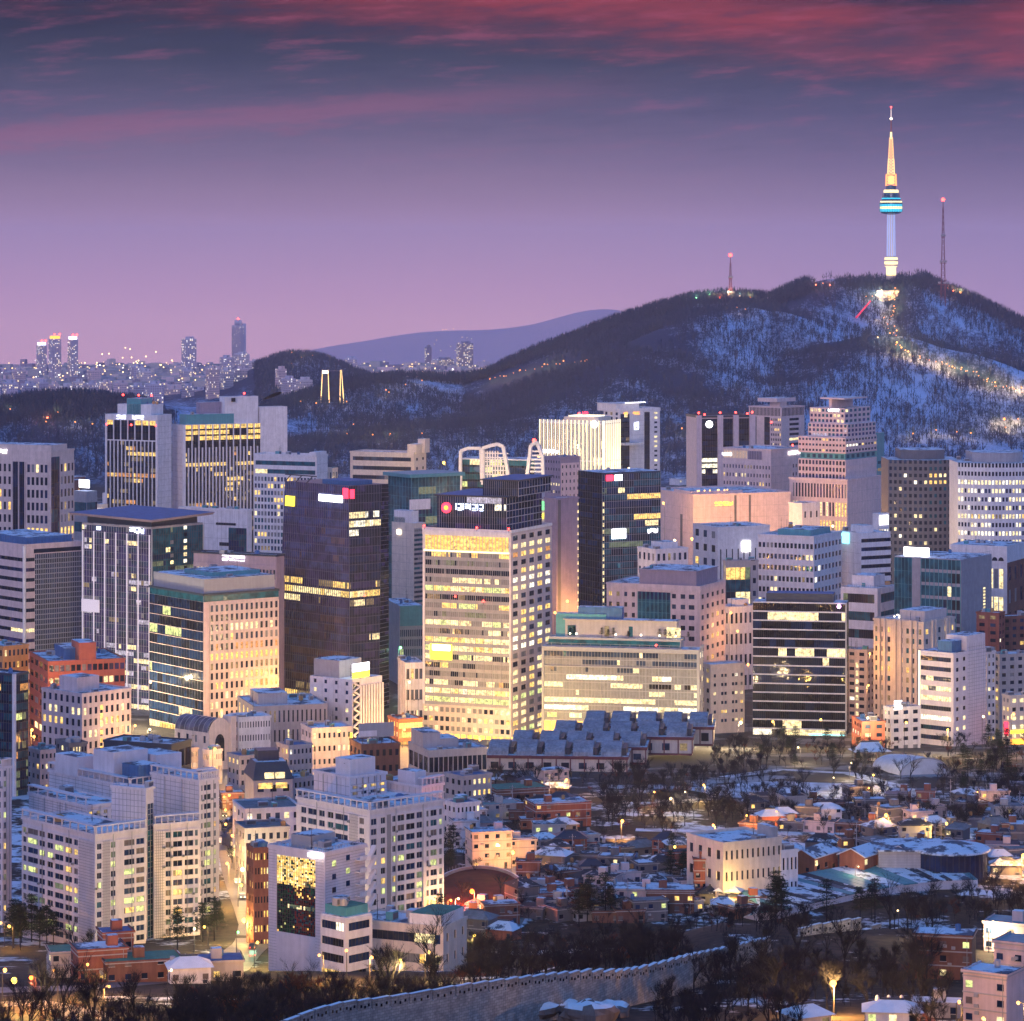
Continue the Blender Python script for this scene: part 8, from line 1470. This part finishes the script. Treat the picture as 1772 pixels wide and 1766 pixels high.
for px, py, Y, kd, e, s_ in ((696,1262,1500,'a',40000,.6),(676,1285,1460,'a',20000,.5),(722,1270,1500,'a',30000,.6),(712,1286,1420,'a',20000,.5),(640,1262,1500,'a',30000,.5),(742,1280,1500,'y',30000,.6),(1655,1735,588,'a',9000,.3),(1705,1760,580,'a',5000,.3),(1772,1735,585,'a',6000,.3),(1748,1672,760,'a',2500,.35),(790,1284,1500,'y',30000,.6),(830,1282,1500,'y',30000,.6),(870,1284,1500,'y',55000,.5),(905,1284,1500,'w',40000,.6),(960,1264,1500,'y',12000,.5),(1060,1264,1500,'y',10000,.5),(1160,1264,1490,'w',10000,.5),(1225,1258,1500,'w',26000,.6),(1278,1250,1490,'w',30000,.7),(1340,1248,1500,'y',12000,.5),(1424,1245,1500,'y',12000,.5),(1505,1242,1470,'w',18000,.5),(1565,1250,1440,'y',14000,.5),(1640,1262,1440,'y',16000,.5),(1700,1240,1460,'w',16000,.5),(1750,1235,1440,'a',16000,.6),
    (1250,925,2190,'a',200000,.9),(1300,930,2190,'a',240000,.9),(1345,925,2200,'a',240000,.9),(1200,932,2180,'a',120000,.9),(1165,935,2160,'w',160000,.9),(1180,960,2100,'w',120000,.9),(1390,915,2220,'a',50000,.8),(1440,910,2230,'w',40000,.8),(1480,930,2150,'a',120000,.8),(1530,935,2050,'w',120000,.8),
    (470,1190,1540,'a',12000,.6),(420,1215,1520,'w',9000,.6),(380,1230,1500,'a',12000,.5),(258,1180,1560,'w',50000,.6),(205,1190,1600,'w',90000,.7),(170,1180,1620,'w',90000,.7),(60,1275,1420,'a',30000,.6),(54,1262,1440,'a',40000,.6),(230,1255,1400,'a',12000,.5),(255,1262,1390,'w',12000,.5),(520,1215,1600,'a',40000,.6),(600,1210,1620,'a',36000,.6),(960,1060,1790,'a',90000,.7),(985,1040,1820,'a',90000,.7),(1015,1062,1840,'a',60000,.6),(955,1000,1900,'w',60000,.6),(690,1120,1720,'g',30000,.7),(705,1180,1600,'w',20000,.5),(730,1270,1440,'a',24000,.6),(1275,1092,1700,'a',60000,.6),(1262,1060,1760,'a',50000,.6),(1296,1150,1600,'a',20000,.6),(1505,1130,1620,'a',24000,.5),(1500,1185,1580,'a',24000,.5),(590,1265,1330,'y',14000,.5),(545,1290,1310,'y',9000,.4),(380,1290,1340,'w',9000,.6),(398,1310,1290,'a',9000,.5),(368,1296,1300,'a',9000,.5),
    (180,950,2200,'w',90000,.7),(610,830,2600,'w',90000,.7),(770,800,2800,'y',400000,1.2),(760,815,2700,'y',200000,.9),(785,835,2560,'y',200000,.9),(1150,870,2240,'a',100000,.8),(880,835,2560,'w',160000,.8),(930,790,2700,'a',120000,.8),(1090,810,2760,'w',120000,.8),(1000,770,2730,'w',120000,.8)): street_lamp(px, py, kd, e*(1.3 if 660 < px < 1000 and py > 1235 or Y < 800 else 1.6 if py > 1150 else .5), s_, Y=Y)

# utility poles among the houses
pm = MB(); pm.tube((0, 0, 0), (0, 0, 9.5), .16, .11, CONC, 6); pm = pm.mesh('pole'); am = MB(); am.box(-1.1, 1.1, -.06, .06, 8.4, 8.55, MULLD); am.box(-.8, .8, -.06, .06, 7.7, 7.82, MULLD); [am.tube((x_, 0, 8.55), (x_, 0, 8.8), .05, .05, WHITE, 4) for x_ in (-1, -.4, .4, 1)]; am = am.mesh('crossarm'); tm_ = MB(); tm_.tube((.35, .2, 6.4), (.35, .2, 7.3), .26, .26, GREY, 8); tm_ = tm_.mesh('transformer')
for _ in range(34):
    px, py = rnd.choice([(rnd.uniform(900, 1200), rnd.uniform(1480, 1600)), (rnd.uniform(1290, 1772), rnd.uniform(1390, 1480)), (rnd.uniform(780, 1000), rnd.uniform(1380, 1470)), (rnd.uniform(400, 470), rnd.uniform(1400, 1560))]); x, y, z = hit(px, py); o = empty('utility_pole', (x, y, z-.2), rnd.uniform(0, 3)); tag(o, 'grey utility pole with crossarms among the hillside houses', 'utility pole', 'utility poles among the houses'); put('pole', pm, o); put('crossarm', am, o); put('transformer', tm_, o)
# steam drifting off two roofs
def steam(name, label, px, py, Y, L, R, lean, dens):
    t = bpy.data.materials.get('steam') or bpy.data.materials.new('steam'); t.use_nodes = True; q = t.node_tree; q.nodes.clear(); o_ = q.nodes.new('ShaderNodeOutputMaterial'); v = q.nodes.new('ShaderNodeVolumePrincipled'); v.inputs['Color'].default_value = (.97, .97, 1, 1); v.inputs['Density'].default_value = dens; v.inputs['Anisotropy'].default_value = .2; q.links.new(v.outputs[0], o_.inputs['Volume'])
    p0 = Vector(P(px, py, Y)); m = MB(); n = 12; k = 14; base = 0
    for i in range(n+1):
        u_ = i/n; c = Vector((lean*L*u_**1.3, 0, L*.55*math.sqrt(u_))); r = R*(.25+.75*u_)*math.sin(math.pi*min(1, .08+u_*.92))**.5
        for j in range(k):
            a = 2*math.pi*j/k; rr = max(.02, r*(1+.35*mnoise.noise(Vector((u_*4, math.cos(a)*1.5, math.sin(a)*1.5+py))))); m.v.append((c.x+rr*math.cos(a)*.8, rr*math.sin(a), c.z+rr*math.cos(a)*.6))
    for i in range(n):
        for j in range(k): m.f.append((i*k+j, i*k+(j+1) % k, (i+1)*k+(j+1) % k, (i+1)*k+j)); m.m.append(m.mi(t))
    m.f += [tuple(reversed(range(k))), tuple(range(n*k, n*k+k))]; m.m += [0, 0]
    tag(m.build(name, None, p0), label, kind='stuff')
steam('steam', 'white steam drifting off the hotel roof', 448, 702, 2360, 16, 5, 1.0, .05); steam('steam', 'white steam rising behind the roof pavilion', 848, 832, 2150, 17, 4.5, -.6, .06)
